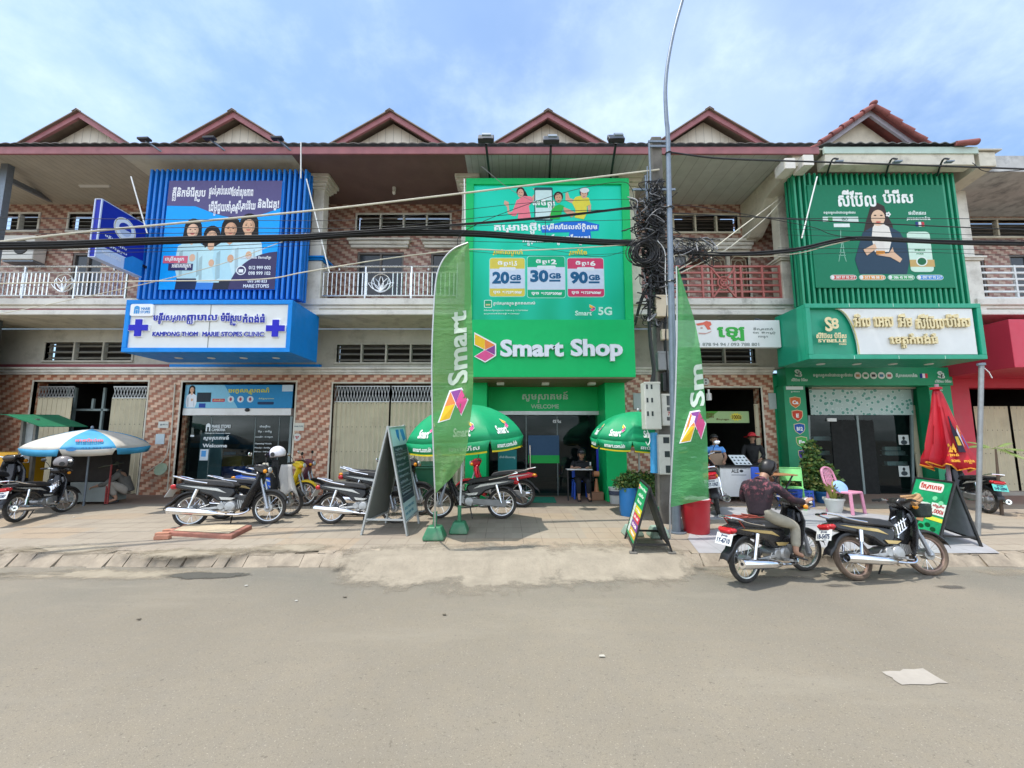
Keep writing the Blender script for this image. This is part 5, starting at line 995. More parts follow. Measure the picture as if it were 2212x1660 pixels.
# portrait on the right pillar
zw = lambda x, y: (1947.7 + x / 4.773, 800 + y / 4.773)
fr.poly([zw(420, 330), zw(450, 295), zw(490, 320), zw(500, 370), zw(470, 420), zw(420, 400)], ink('2a2020'), u5, 'print_hair', .005); fr.poly([zw(x, y) for x, y in circ(455, 380, 34, 52)], ink('e4c2ac'), u5, 'print_face', .008); fr.poly([zw(430, 440), zw(530, 425), zw(535, 480), zw(440, 480)], ink('e8eaea'), u5, 'print_top', .009); fr.poly([zw(470, 480), zw(540, 480), zw(552, 680), zw(500, 690)], ink('d8a04a'), u5, 'print_top', .007)
fr.text([('ពីប្រទេស', *zw(395, 165), *zw(455, 185)), ('បារាំង', *zw(398, 195), *zw(470, 214))], ink('cfe0d6'), u5, 'lettering', .006)
# ---------------- lamps on the signs
def flood(pa, Da, pb, Db, lab, w=.36):
    a, b = P(*pa, Da), P(*pb, Db); t = thing('floodlight', lab, 'floodlight', tuple(a), None, 'black floodlights over the green sign')
    MB().tube([a, b], .028, 8).build('arm', black, t); q = MB(); q.box(-w / 2, w / 2, -.05, .05, -.13, .13); q.xf(Matrix.Translation(b + Vector((0, -.03, .12))) @ Matrix.Rotation(R(-35), 4, 'X'))
    q.build('housing', black, t, bevel=.012); q = MB(); q.box(-.1, .1, -.14, -.1, -.16, -.05); q.xf(Matrix.Translation(b + Vector((.02, -.02, .12))) @ Matrix.Rotation(R(-35), 4, 'X')); q.build('driver_box', steel, t); q = MB()
    q.box(-w / 2 + .03, w / 2 - .03, .051, .056, -.11, .11); q.xf(Matrix.Translation(b + Vector((0, -.03, .12))) @ Matrix.Rotation(R(-35), 4, 'X')); q.build('lamp_glass', tinted, t)
for i, (pa, pb) in enumerate((((1058, 385), (1050, 313)), ((1187, 385), (1190, 316)), ((1319, 385), (1330, 313)))): flood(pa, 9.35, pb, 8.45, ['leftmost black floodlight on an arm above the green sign', 'middle black floodlight on an arm above the green sign', 'rightmost black floodlight on an arm above the green sign'][i])
for i, (px, py) in enumerate(((311, 302), (452, 300), (598, 300))):
    p = P(px, py, EAVE - .25); t = thing('led_lamp', ['small lamp on the eave between the two leftmost gables', 'small lamp on the eave in front of the second gable', 'small lamp on the eave right of the second gable'][i], 'lamp', tuple(p), None, 'small lamps on the clinic eave')
    MB().bar(p + Vector((.22, .3, -.12)), p, .03, .03).build('arm', steel, t); MB().bar(p + Vector((-.12, 0, 0)), p + Vector((.14, 0, .01)), .12, .05).build('head', black, t, bevel=.008)
for i, px in enumerate((1793, 1920, 2032)):
    a, b = P(px - 10, 388, 9.3), P(px + 4, 347, 8.6); t = thing('sign_lamp', ['leftmost', 'middle', 'rightmost'][i] + ' of three thin lamp arms above the milk billboard', 'lamp', tuple(a), None, 'lamp arms above the milk billboard')
    MB().tube(bez([a, b, b + Vector((.13, -.02, .02))], 5), .02, 6).build('arm', black, t); MB().bar(b + Vector((.06, 0, -.04)), b + Vector((.24, 0, -.03)), .08, .03).build('head', steel, t)
# ac unit on the left wall
x0, x1, z0, z1 = WR((2, 508, 73, 560), WALL - .35); t = thing('air_conditioner', 'white outdoor air conditioning unit on the left brick balcony wall', 'air conditioner', ((x0 + x1) / 2, WALL - .3, z0)); MB().box(x0, x1, WALL - .35, WALL - .03, z0, z1).build('case', whitep, t, bevel=.02)
c = Vector(((x0 + x1) / 2 + .1, WALL - .352, (z0 + z1) / 2)); MB().lathe([(.001, -.01), (.2, -.012), (.22, 0)], 20, c, 'y').build('fan_grille', black, t); MB().box(x0 + .03, x1 - .03, WALL - .3, WALL - .02, z0 - .05, z0 - .002).build('bracket', steel, t)
# ------------------------------------------------------------------ street furniture
rl = random.Random(11)
leafm = [mat('leaf_dark', (.04, .10, .022), .6, 0, .3, 9), mat('leaf_mid', (.085, .18, .04), .55, 0, .3, 9), mat('leaf_light', (.17, .29, .07), .5, 0, .3, 9), mat('leaf_yellow', (.26, .26, .05), .5, 0, .3, 9)]
def foliage(t, blobs, n, size, name='foliage', mats=leafm, w=(4, 5, 3, 1), seed=1, flat=.5):
    r_ = random.Random(seed); q = MB(); tot = sum(b[1][0] * b[1][1] * b[1][2] for b in blobs)
    for c, rad in blobs:
        for _ in range(int(n * rad[0] * rad[1] * rad[2] / tot)):
            d = Vector((r_.gauss(0, 1), r_.gauss(0, 1), r_.gauss(0, 1))).normalized() * (r_.random() ** .45); p = Vector(c) + Vector((d.x * rad[0], d.y * rad[1], d.z * rad[2]))
            a = Vector((r_.gauss(0, 1), r_.gauss(0, 1), r_.gauss(0, flat))).normalized(); b = a.orthogonal(); b.rotate(Matrix.Rotation(r_.random() * 6.28, 3, a)); s = size * r_.uniform(.5, 1.2)
            q.cur = r_.choices(range(len(mats)), w)[0]; q.add([p, p + a * s * .5 + b * s * .28, p + a * s, p + a * s * .5 - b * s * .28], [(0, 1, 2, 3)])
    q.cur = 0; return q.build(name, mats, t)
def pot(t, c, r0, r1, h, m, soil=True):
    MB().lathe([(.001, 0), (r0, 0), (r1 * .97, h * .86), (r1 * 1.06, h * .87), (r1 * 1.06, h), (r1 * .94, h), (r1 * .9, h * .88), (.001, h * .88)], 22, c).build('pot', m, t, True)
# ---- open parasols
def parasol(name, label, base, Rr, H, zr, n, cols, pole_m, val=.15, band=None, tilt=(0, 0), a0=0, pole_off=(0, 0), concave=0, lettering=None):
    t = thing(name, label, 'umbrella', tuple(base)); c = Vector((base[0] + pole_off[0], base[1] + pole_off[1], zr)); Mt = Matrix.Translation(c) @ Matrix.Rotation(R(tilt[0]), 4, 'Y') @ Matrix.Rotation(R(tilt[1]), 4, 'X')
    def rib(k, s): a = a0 + 2 * math.pi * k / n; g = math.sin(s * R(72)) / math.sin(R(72)); z = (math.cos(s * R(72)) - math.cos(R(72))) / (1 - math.cos(R(72))); z = z * (1 - concave) + (1 - s) * concave; return Vector((Rr * g * math.cos(a), Rr * g * math.sin(a), H * z))
    def pt(k, u, s): p = rib(k, s).lerp(rib(k + 1, s), u); return p - Vector((0, 0, .05 * math.sin(math.pi * u) * s * s * .5)) - Vector((p.x, p.y, 0)) * (.03 * math.sin(math.pi * u) * s)
    q = MB(); v_ = MB(); bd = MB(); S_ = 8; U = 6
    for k in range(n):
        q.cur = k % len(cols); v_.cur = (k + (1 if len(cols) > 1 else 0)) % len(cols)
        g = [[Mt @ pt(k, i / U, j / S_) for i in range(U + 1)] for j in range(S_ + 1)]
        for j in range(S_):
            for i in range(U): q.add([g[j][i], g[j][i + 1], g[j + 1][i + 1], g[j + 1][i]], [(0, 1, 2, 3)])
        for i in range(U):
            rim = [Mt @ (pt(k, (i + e) / U, 1) * 1.003) for e in (0, 1)]; ins = [.12 * math.sin(math.pi * (i + e) / U) + .0 for e in (0, 1)]
            lo = [Mt @ (pt(k, .06 + .88 * (i + e) / U, 1) * (1.0 - .02) - Vector((0, 0, val))) for e in (0, 1)]
            v_.add([rim[0], rim[1], lo[1], lo[0]], [(0, 1, 2, 3)])
            if band: l2 = [Mt @ (pt(k, .06 + .88 * (i + e) / U, 1) * .984 - Vector((0, 0, val * 1.16))) for e in (0, 1)]; bd.add([lo[0], lo[1], l2[1], l2[0]], [(0, 1, 2, 3)])
    cn = q.build('canopy', cols, t, True, solid=.004, weld=True); v_.build('valance', cols, cn, True, solid=.004, weld=True)
    if band: bd.build('hem', band, cn, solid=.004)
    q = MB()
    for k in range(n): q.tube([Mt @ (rib(k, 1) * .99 - Vector((0, 0, .02))), Mt @ (rib(k, .5) - Vector((0, 0, .03))), Mt @ Vector((0, 0, H - .06))], .006, 5); q.tube([Mt @ (rib(k, .55) - Vector((0, 0, .03))), Mt @ Vector((0, 0, .02))], .005, 5)
    q.build('ribs', steel, t); top = Mt @ Vector((0, 0, H)); MB().tube([Vector(base), top + Vector((0, 0, .03))], .02, 10).build('pole', pole_m, t, True); MB().ell(top + Vector((0, 0, .03)), (.03, .03, .045), 10, 6).build('finial', pole_m, t, True)
    if lettering:
        for k in range(n):
            mid = Mt.to_3x3() @ (pt(k, .5, .75)); N = Vector((mid.x, mid.y, .9 * mid.length)).normalized()
            if N.y > .35: continue
            fr = FR(lambda a, b, k=k: Mt @ pt(k, a, b), N); lettering(fr, cn, N); Nv = Vector((mid.x, mid.y, 0)).normalized()
            fv = FR(lambda a, b, k=k: Mt @ (pt(k, a, 1) * 1.0 - Vector((0, 0, val * b))), Nv); fv.text([('smart.com.kh' if k % 2 == 0 else 'ឆាប់រហ័ស', .2, .3, .8, .75)], ink('e8efe8'), cn, 'lettering', .012, .003, bold=.03)
    return t
umg = cloth('green_parasol', (.01, .40, .16), .22, .5, .06); yel = cloth('yellow_hem', (.75, .62, .02), .2)
def smart_print(fr, par, N):
    fr.text([('Smart', .28, .78, .64, .92)], ink('f0f4f0'), par, 'lettering', .014, .003, bold=.03); chevron(fr, .62, .66, .74, .84, par, .014)
weight = mat('green_plastic_weight', (.035, .19, .09), .5, 0, .15, 6, .5, (.25, .25, .2)); weightp = mat('pale_green_weight', (.30, .42, .34), .6, 0, .2, 6, .6, (.2, .22, .18))
def weight_base(p, w, h, m, label, tube=.25, grp='plastic weights of the flags and parasols'):
    t = thing('weight_base', label, 'base', tuple(p), None, grp); q = MB(); a, b = w / 2, w / 2 * .62
    q.add([(p[0] + x * a, p[1] + y * a, p[2]) for x, y in ((-1, -1), (1, -1), (1, 1), (-1, 1))] + [(p[0] + x * a, p[1] + y * a, p[2] + h * .22) for x, y in ((-1, -1), (1, -1), (1, 1), (-1, 1))] + [(p[0] + x * b, p[1] + y * b, p[2] + h) for x, y in ((-1, -1), (1, -1), (1, 1), (-1, 1))],
          [(3, 2, 1, 0), (8, 9, 10, 11)] + [(i + 4 * k, (i + 1) % 4 + 4 * k, (i + 1) % 4 + 4 * k + 4, i + 4 * k + 4) for k in (0, 1) for i in range(4)])
    q.build('block', m, t, True, .018); MB().cyl((p[0], p[1], p[2] + h - .01), (p[0], p[1], p[2] + h + tube), .032, 12).build('socket', weight, t, True); return t
u1 = G(992, 1151); parasol('parasol', 'open green parasol with yellow hem partly behind the left flag', (u1.x, u1.y, u1.z + .1), 1.08, .60, 1.53, 8, [umg], alu, .17, yel, (-3.5, 4), R(22.5) + R(4), (.05, .42), lettering=smart_print)
weight_base(u1, .30, .19, weight, 'square green weight under the green parasol by the left flag')
u2 = G(1383, 1108); parasol('parasol', 'open green parasol by the meter boxes and potted bush', (u2.x, u2.y, 0), 1.0, .58, 1.50, 8, [umg], alu, .17, yel, (2, 3), R(22.5), lettering=smart_print)
ub = cloth('blue_parasol', (.08, .44, .72), .25, .6); uw = cloth('cream_parasol', (.74, .70, .62), .3, .7)
p = Vector((X(196, 960, 9.3), 9.3, 0)); pr = parasol('parasol', 'low wide white and blue parasol shading the vendor cart at left', p, 1.1, .38, 1.36, 8, [ub, uw], steel, .14, None, (1.5, 3), R(292.5), concave=.55)
ud, td = Vector((.70, -.714, 0)), Vector((.714, .70, 0)); cc = Vector((p.x, p.y, 0)); Zu = Vector((0, 0, 1))
fv = FR(lambda a, b: cc + ud * 1.03 + td * (a - .5) * .8 + Zu * (1.36 - .13 * b), ud); fv.text([('023 883 088', .38, .2, .95, .5)], ink('4a78b0'), pr, 'lettering', .012, .003); fv.polys([circ(.2, .5, .1, .32, 10)], ink('4a90cc'), pr, 'print', .012)
fv = FR(lambda a, b: cc + ud * (.66 + .26 * b) + td * (a - .5) * .52 + Zu * (1.53 - .12 * b), ud + Zu * 2); fv.text([('ធានារ៉ាប់រង', .1, .3, .9, .85)], ink('d86a74'), pr, 'lettering', .03, .003, bold=.04)
# ---- red closed parasol
zb_ = G(2031, 1105); D_ = 7.35; t = thing('parasol', 'closed red parasol with yellow lettering in front of the milk shop', 'umbrella', (X(2031, 1050, D_), D_, 0), None); cx_ = X(2024, 860, D_); q = MB()
rows = [(Z(842, D_), .045), (Z(850, D_), .068), (Z(880, D_), .105), (Z(920, D_), .17), (Z(960, D_), .24), (Z(990, D_), .31), (Z(1008, D_), .35)]; n = 40
for j, (z, r_) in enumerate(rows):
    for i in range(n):
        a = 2 * math.pi * i / n; f_ = 1 + .27 * math.sin(8 * a + .9 * math.sin(j * 1.3)) * min(1, j / 2.5); q.v.append(Vector((cx_ + (.09 * j / 6) + r_ * f_ * math.cos(a) * 1.02, D_ + r_ * .75 * f_ * math.sin(a), z + (.04 * math.sin(8 * a + 1) + .05 * math.sin(2 * a + 1) if j == 6 else 0))))
q.f = [(j * n + i, j * n + (i + 1) % n, (j + 1) * n + (i + 1) % n, (j + 1) * n + i) for j in range(6) for i in range(n)]; q.m = [0] * len(q.f); redc = cloth('red_parasol', (.58, .015, .03), .12, .5, .1)
cn = q.build('canopy', redc, t, True, solid=.006); MB().tube([q.v[6 * n + i] for i in range(n)], .012, 5, closed=True).build('hem', mat('orange_hem', (.75, .30, .02), .6), cn); MB().cyl((cx_, D_, rows[0][0]), (cx_, D_, rows[0][0] + .04), .085, 14).build('cap', redc, t); MB().tube([(cx_ + .06, D_, .02), (cx_ + .02, D_, rows[0][0] + .1)], .03, 10).build('pole', mat('painted_pole', (.35, .25, .3), .4), t)
def cone(a, b):                        # onto the folded cloth: a along the width, b down
    j = min(5.999, b * 6); k = int(j); f_ = j - k; z = rows[k][0] * (1 - f_) + rows[k + 1][0] * f_; r_ = rows[k][1] * (1 - f_) + rows[k + 1][1] * f_; an = math.pi * 1.5 + (a - .5) * 2.2; return Vector((cx_ + .09 * j / 6 + r_ * 1.02 * math.cos(an), D_ + r_ * .75 * math.sin(an) - r_ * .16, z))
fr = FR(cone, (0, -1, .2)); fr.text([('24', .16, .66, .34, .76), ('STRONG', .12, .85, .34, .9), ('កម្លាំង', .42, .84, .72, .93), ('ឈ្នះ', .7, .5, .86, .6), ('រង្វាន់', .12, .77, .36, .82)], ink('e8a83a'), t, 'lettering', .01, .003, bold=.05)
fr.poly([(.40, .42), (.46, .42), (.48, .5), (.55, .55), (.57, .76), (.38, .76), (.38, .55)], ink('2a2030'), t, 'print_bottle', .014); fr.poly([(.56, .56), (.66, .52), (.62, .7)], ink('e6dde0'), t, 'print_patch', .012); fr.poly([(.76, .60), (.86, .58), (.92, .72), (.80, .72)], ink('3a5ac0'), t, 'print_patch', .012); fr.poly([(.42, .60), (.54, .60), (.54, .68), (.42, .68)], ink('d8b840'), t, 'print_patch', .017)
# ---- feather flags
def flag(label, base, Df, left, right, flagcol, logo, texts, back=None):
    t = thing('feather_flag', label, 'flag', tuple(base)); q = MB(); L_ = bez([(a, b, 0) for a, b in left], 6); R_ = bez([(a, b, 0) for a, b in right], 6); n = 40; U = 10
    def at(c, v):
        y = c[0].y + (c[-1].y - c[0].y) * v
        for a, b in zip(c, c[1:]):
            if y <= b.y + 1e-6: return a.lerp(b, max(0, min(1, (y - a.y) / max(1e-6, b.y - a.y))))
        return c[-1]
    def f(u, v, dz=0):
        a, b = at(L_, v), at(R_, v); m_ = a.lerp(b, u); return P(m_.x, m_.y, Df + (.035 * math.sin(u * 7 + v * 9) + .05 * math.sin(u * 3 + v * 23) * (.3 + v)) * u + dz)
    for j in range(n + 1):
        for i in range(U + 1): q.v.append(f(i / U, j / n))
    q.f = [(j * (U + 1) + i, j * (U + 1) + i + 1, (j + 1) * (U + 1) + i + 1, (j + 1) * (U + 1) + i) for j in range(n) for i in range(U)]; q.m = [0] * len(q.f); q.build('cloth', flagcol, t, True)
    MB().tube([Vector(base)] + [P(a.x - 1, a.y, Df + .01) for a in reversed(L_)], .014, 8).build('pole', alu, t, True); fr = FR(f, (0, -1, 0)); texts(fr, t); return t, fr
fg = cloth('flag_green', (.21, .47, .15), .5, .75, .06, clear=.16); fg2 = cloth('flag_green_shaded', (.13, .50, .17), .45, .7, .08, clear=.12)
b1 = G(939, 1164)
def px_in(L, Rr):
    return None
def flagtext(fr, t):
    # letters read upwards: text runs from low v to high v
    V, Fc = layout('Smart', .03); xs = [v[0] for v in V]; ys = [v[1] for v in V]; q = MB(); v0, v1, u0, u1 = .59, .285, .38, .86
    q.add([fr.f(u1 + (u0 - u1) * ((max(0, v[1]) - min(0, v[1]) * 0 + v[1] * 0) / max(ys)), v0 + (v1 - v0) * (v[0] / max(xs))) + Vector((0, -.012 - .002 * v[2], 0)) for v in V], Fc); q.build('lettering', ink('b9c8b4'), t)
    chevron(fr, .12, .605, .90, .725, t, .012, rot=True)
flag('tall green feather flag with pale upright lettering left of the phone shop', (b1.x, b1.y, b1.z + .1), 5.95, [(1012, 525), (980, 539), (956, 566), (943, 607), (937, 690), (934, 780), (935, 890), (938, 990), (941, 1066)], [(1013, 526), (1014, 548), (1016, 600), (1019, 680), (1022, 780), (1021, 860), (1013, 930), (1004, 990), (976, 1032)], fg, None, flagtext)
weight_base(b1, .33, .2, weight, 'square green weight under the left feather flag', .22)
def flag2text(fr, t):
    V, Fc = layout('Sm', .03); xs = [v[0] for v in V]; ys = [v[1] for v in V]; q = MB(); v0, v1, u0, u1 = .60, .42, .48, .95
    q.add([fr.f(u1 + (u0 - u1) * (v[1] / max(ys)), v0 + (v1 - v0) * (v[0] / max(xs))) + Vector((0, -.014 - .002 * v[2], 0)) for v in V], Fc); q.build('lettering', ink('c4d2c4'), t)
    chevron(fr, .16, .612, .98, .74, t, .014, rot=True)
b2 = G(1425, 1158); flag('creased green feather flag hanging beside the street lamp', (X(1447, 1150, 6.55), 6.55, gz(6.55)), 6.5, [(1462, 576), (1463, 620), (1463, 720), (1461, 820), (1457, 920), (1452, 1010), (1448, 1096)], [(1464, 576), (1481, 630), (1502, 700), (1516, 780), (1524, 880), (1529, 980), (1531, 1078)], fg2, None, flag2text)
weight_base(G(1422, 1160), .30, .17, weightp, 'pale mossy weight with green tube inside the small sandwich board', .30); weight_base(G(1366, 1156), .30, .16, weightp, 'pale mossy weight left of the small sandwich board', .02)
# ---- sandwich boards
def aboard(label, nl, nr, fl, fr_, na, fa, fm, lm, rm, leg=.05, inset=.12, bar=True):
    nl, nr, fl, fr_, na, fa = map(Vector, (nl, nr, fl, fr_, na, fa)); t = thing('sandwich_board', label, 'sign', tuple((nl + nr) / 2)); out = {}
    for nm, nb, fb, m in (('left_panel', nl, fl, lm), ('right_panel', nr, fr_, rm)):
        q = MB(); q.bar(nb, na, .028, leg, fa - na); q.bar(fb, fa, .028, leg, fa - na); lo = lambda s: (nb.lerp(na, s), fb.lerp(fa, s))
        for s in (inset, .985): a, b = lo(s); q.bar(a, b, leg, .026)
        fo = q.build('frame', fm, t, bevel=.004); a, b = lo(inset + .01); c, d = lo(.975); N = (b - a).cross(c - a).normalized() * .008
        q = MB(); q.add([a - N, b - N, d - N, c - N, a + N, b + N, d + N, c + N], [(0, 1, 2, 3), (7, 6, 5, 4), (0, 4, 5, 1), (1, 5, 6, 2), (2, 6, 7, 3), (3, 7, 4, 0)]); q.build('panel', m, t)
        out[nm] = (c, d, b, a)
    for a_, b_, c_ in ((nl, nr, na), (fl, fr_, fa)): MB().bar(a_.lerp(c_, .14), b_.lerp(c_, .14), .015, .03).build('spreader', fm, t)
    return t, out
def gpt(px, py): p = G(px, py); return Vector((p.x, p.y, p.z))
nl, nr, fl, fr_ = gpt(781, 1156), gpt(880, 1158), gpt(834, 1130), gpt(905, 1131); na = (nl + nr) / 2 + Vector((0, 0, 1.78)); fa = (fl + fr_) / 2 + Vector((0, 0, 1.78)); fa.x = na.x + .06
t, o = aboard('tall grey sandwich board with dark price list between the motorbikes and the left flag', nl, nr, fl, fr_, na, fa, mat('worn_white_frame', (.45, .47, .46), .5, .2, .1, 6, .4), mat('grey_green_board', (.15, .165, .15), .7, 0, .08, 3, .2), mat('price_board', (.035, .06, .085), .4), .06)
fr = QF(o['right_panel'][0], o['right_panel'][1], o['right_panel'][2], o['right_panel'][3]); fr.rect(0, 0, 1, .2, ink('bcd6d8'), t, 'header', .012); fr.rect(0, .82, 1, 1, ink('a9c4c4'), t, 'footer', .012); fr.poly([(.35, .02), (.55, .02), (.5, .16), (.38, .1)], ink('2f7fc0'), t, 'print', .014); fr.poly([(.62, .02), (.85, .02), (.95, .14), (.75, .16)], ink('4a90c8'), t, 'print', .014)
fr.text([('បញ្ជីតម្លៃ', .15, .225, .6, .26)] + [(w_, .12, .285 + .06 * i, .85 - .1 * (i % 3), .315 + .06 * i) for i, w_ in enumerate(('ពិនិត្យផ្ទៃពោះ', 'អេកូសាស្ត្រ', 'ថ្នាំពន្យារ', 'ពិគ្រោះយោបល់', 'ពិនិត្យឈាម', 'ចាក់វ៉ាក់សាំង', 'សុខភាពស្ត្រី', 'ថែទាំមាតា'))], ink('8fa4a8'), t, 'lettering', .014, .003); fr.text([('012 999 002', .1, .87, .8, .9), ('098 999 102', .1, .93, .7, .96)], ink('5a8a98'), t, 'lettering', .015, .003)
fr.polys([[(0, .2 + .07 * i), (1, .2 + .07 * i), (1, .205 + .07 * i), (0, .205 + .07 * i)] for i in range(9)], ink('8a9a9c'), t, 'ruled_lines', .013)
nl, nr, fl, fr_ = gpt(1365, 1197), gpt(1453, 1198), gpt(1350, 1164), gpt(1429, 1166); na = (nl + nr) / 2 + Vector((0, 0, .93)); fa = (fl + fr_) / 2 + Vector((0, 0, .93))
t, o = aboard('small green phone shop sandwich board with coloured price blocks at the kerb', nl, nr, fl, fr_, na, fa, black, mat('board_green', (.02, .36, .12), .4), mat('board_back_grey', (.12, .12, .125), .7), .03, .12)
L_ = o['left_panel']; fr = QF(L_[1], L_[0], L_[3], L_[2]); fr.text([('Smart Shop', .3, .06, .9, .12), ('ប្រូម៉ូសិន', .25, .18, .8, .25), ('ពិសេស', .3, .29, .75, .36)], ink('d8ecd8'), t, 'lettering', .014, .003, bold=.03); chevron(fr, .08, .05, .26, .14, t, .013)
for i, c in enumerate(('d8c82e', 'd8405a', '8a4a9a', 'd8a83a')): b = .42 + .135 * i; fr.rect(.30, b, .95, b + .12, ink(c), t, 'price_block', .012); fr.rect(.08, b, .26, b + .12, ink('d8dcd8'), t, 'price_block', .012); fr.text([(('*1725#', '$1.00', '5GB', '*888#')[i], .4, b + .035, .85, b + .085)], ink('f4f0e6'), t, 'lettering', .015, .003)
for q_ in ((1367, 1197), (1450, 1197)): p = G(*q_); tag(MB().prism([(p.x - .06, p.y - .05), (p.x + .05, p.y - .06), (p.x + .07, p.y + .04), (p.x - .04, p.y + .05)], p.z + .0, p.z + .035, 'xy').build('stone', concrete, None, bevel=.01), ['flat stone under the left front leg of the small sandwich board', 'flat stone under the right front leg of the small sandwich board'][q_[0] > 1400], 'stone', 'stones under the sandwich board')
na, fa = P(2063, 1041, 6.3), P(1980, 1033, 7.1); nl, nr = gpt(2027, 1178), gpt(2120, 1182); dv = fa - na; dv.z = 0; fl, fr_ = nl + dv, nr + dv; fl.z = gz(fl.y); fr_.z = gz(fr_.y); fa.z = na.z
t, o = aboard('drinks sandwich board with bright green poster beside the muddy motorbike', nl, nr, fl, fr_, na, fa, black, mat('drinks_green', (.012, .33, .13), .4, 0, .45, 3), mat('board_grey', (.30, .30, .33), .6), .04, .1)
L_ = o['left_panel']; fr = QF(L_[1], L_[0], L_[3], L_[2]); fr.poly(rrect(.18, .05, .8, .22, .05), ink('e6dcd6'), t, 'print', .012); fr.text([('តែក្រហម', .22, .07, .76, .20)], ink('c04438'), t, 'lettering', .015, .003, bold=.05); fr.rect(.62, .42, .97, .64, ink('d8e0d6'), t, 'print', .012); fr.text([('1,000៛', .65, .53, .95, .62), ('តម្លៃត្រឹម', .66, .44, .94, .51)], ink('b04040'), t, 'lettering', .015, .003)
fr.poly([(.30, .48), (.56, .48), (.52, .82), (.35, .82)], ink('a87c5e'), t, 'print_cup', .014); fr.poly([(.27, .45), (.59, .45), (.58, .49), (.28, .49)], ink('d4d8d0'), t, 'print_cup', .016); fr.rect(.56, .68, .97, .75, ink('d8d84a'), t, 'print', .012); fr.polys([circ(.15 + .17 * i, .34 + .07 * (i % 3), .06, .045, 9) for i in range(5)], ink('7fd0a0'), t, 'print_ice', .0125); fr.polys([circ(.2 + .15 * i, .9 - .05 * (i % 2), .07, .04, 9) for i in range(5)], ink('0a4a26'), t, 'print_leaves', .0125)
# ---- street lamp, concrete pole and its boxes
Dl = 6.95; pts = [P(a, b, Dl) for a, b in ((1461, 1142), (1456, 900), (1449, 600), (1443, 310), (1440, 262), (1437.5, 215), (1438, 180), (1442, 140), (1450, 95), (1459, 55), (1473, 5))]; e = pts[-1]; d_ = (pts[-1] - pts[-2]).normalized()
pts += [e + d_ * .6, e + d_ * 1.2 + Vector((.15, 0, -.02))]; pts[0].z = gz(Dl) - .02; t = thing('street_lamp', 'tall grey steel street lamp with bent arm right of the green sign', 'street lamp', tuple(pts[0]))
q = MB(); sm = bez(pts, 4); q.tube(sm, [max(.03, .078 - .0052 * (p_.z + .1)) for p_ in sm], 14); q.build('post', steel, t, True); MB().cyl(pts[0], pts[0] + Vector((0, 0, .03)), .16, 16).build('base_plate', steel, t); q = MB(); q.prism([(0, 0), (.5, .04), (.55, .0), (.5, -.06), (0, -.05)], -.1, .1); q.xf(Matrix.Translation(pts[-1])); q.build('lamp_head', steel, t, bevel=.02)
for s_ in (610, 450, 332): c = P(1449 - (610 - s_) * .018, s_, Dl); MB().torus(c, .082 - .03 * (610 - s_) / 300, .012, 'z', 16, 6).build('band', black, t)
Dp = 7.6; ptop = P(1414, 303, Dp); pbx = X(1440, 1120, Dp); t = thing('utility_pole', 'weathered concrete utility pole wrapped in black cables', 'pole', (pbx, Dp, 0)); q = MB(); hw0, hw1 = .155, .105
q.add([(pbx + a * hw0, Dp + b * hw0, -.05) for a, b in ((-1, -1), (1, -1), (1, 1), (-1, 1))] + [(ptop.x + a * hw1, Dp + b * hw1, ptop.z) for a, b in ((-1, -1), (1, -1), (1, 1), (-1, 1))], [(3, 2, 1, 0), (4, 5, 6, 7)] + [(i, (i + 1) % 4, (i + 1) % 4 + 4, i + 4) for i in range(4)]); q.build('post', concrete, t, bevel=.02)
q = MB()
for z, x0_, x1_ in ((P(0, 318, Dp).z, -.2, .25), (P(0, 328, Dp).z, -.18, .2), (P(0, 420, Dp).z, -.55, .3)): c = ptop.x + .01; q.bar((c + x0_, Dp - .15, z), (c + x1_, Dp - .15, z), .03, .04)
q.build('cross_arm', steel, t); q = MB()
for a, b in ((1392, 365), (1399, 500)): pass
q.tube([P(1394, 380, Dp - .15), P(1410, 600, Dp - .2)], .02, 6); q.tube([P(1398, 360, Dp - .16), P(1400, 520, Dp - .2), P(1405, 640, Dp - .2)], .012, 6); q.tube([P(1402, 310, Dp - .15), P(1408, 470, Dp - .2)], .02, 6); q.build('conduit', steel, t)
MB().cyl(P(1412, 935, Dp - .2), P(1413, 1022, Dp - .2), .065, 14).build('blue_pipe', mat('pipe_blue', (.05, .32, .62), .4), t, True)
pbox = mat('meter_box_plastic', (.62, .61, .54), .45, 0, .06, 5, .4, (.3, .27, .2)); bxc = mat('beige_box', (.66, .56, .40), .5, 0, .05, 5, .3)
def mbox(label, r, D, m, dp=.16, win=(), tilt=0, txt=None):
    x0, x1, z0, z1 = WR(r, D); t = thing('meter_box', label, 'meter box', ((x0 + x1) / 2, D, z0), None, 'boxes on the utility pole'); q = MB().box(x0, x1, D, D + dp, z0, z1); q.build('case', m, t, bevel=.015); fr = PXF(D, (r[1] + r[3]) / 2)
    for w_ in win: fr.rect(*w_, tinted, t, 'meter_window', .004)
    MB().box(x0 - .004, x1 + .004, D - .006, D + .02, z1 - .03, z1 + .006).build('lid_edge', m, t, bevel=.004)
    if txt: fr.text(txt, ink('b0403a'), t, 'lettering', .006)
    return t
mbox('large white meter box with six small windows on the utility pole', (1393, 826, 1428, 928), 7.2, pbox, .22, [(1397 + 10 * (i % 2), 831 + 29 * (i // 2), 1401 + 10 * (i % 2), 841 + 29 * (i // 2)) for i in range(6)])
mbox('white meter box marked 7 beside the right flag', (1430, 852, 1453, 920), 7.25, pbox, .2, [(1441, 855, 1448, 876), (1441, 880, 1448, 888), (1440, 901, 1449, 909)], txt=[('7', 1442, 890, 1447, 898)])
mbox('lower white meter box with two square windows on the utility pole', (1424, 940, 1452, 1026), 7.25, pbox, .2, [(1434, 945, 1447, 958), (1436, 975, 1447, 988), (1437, 1006, 1447, 1022)])
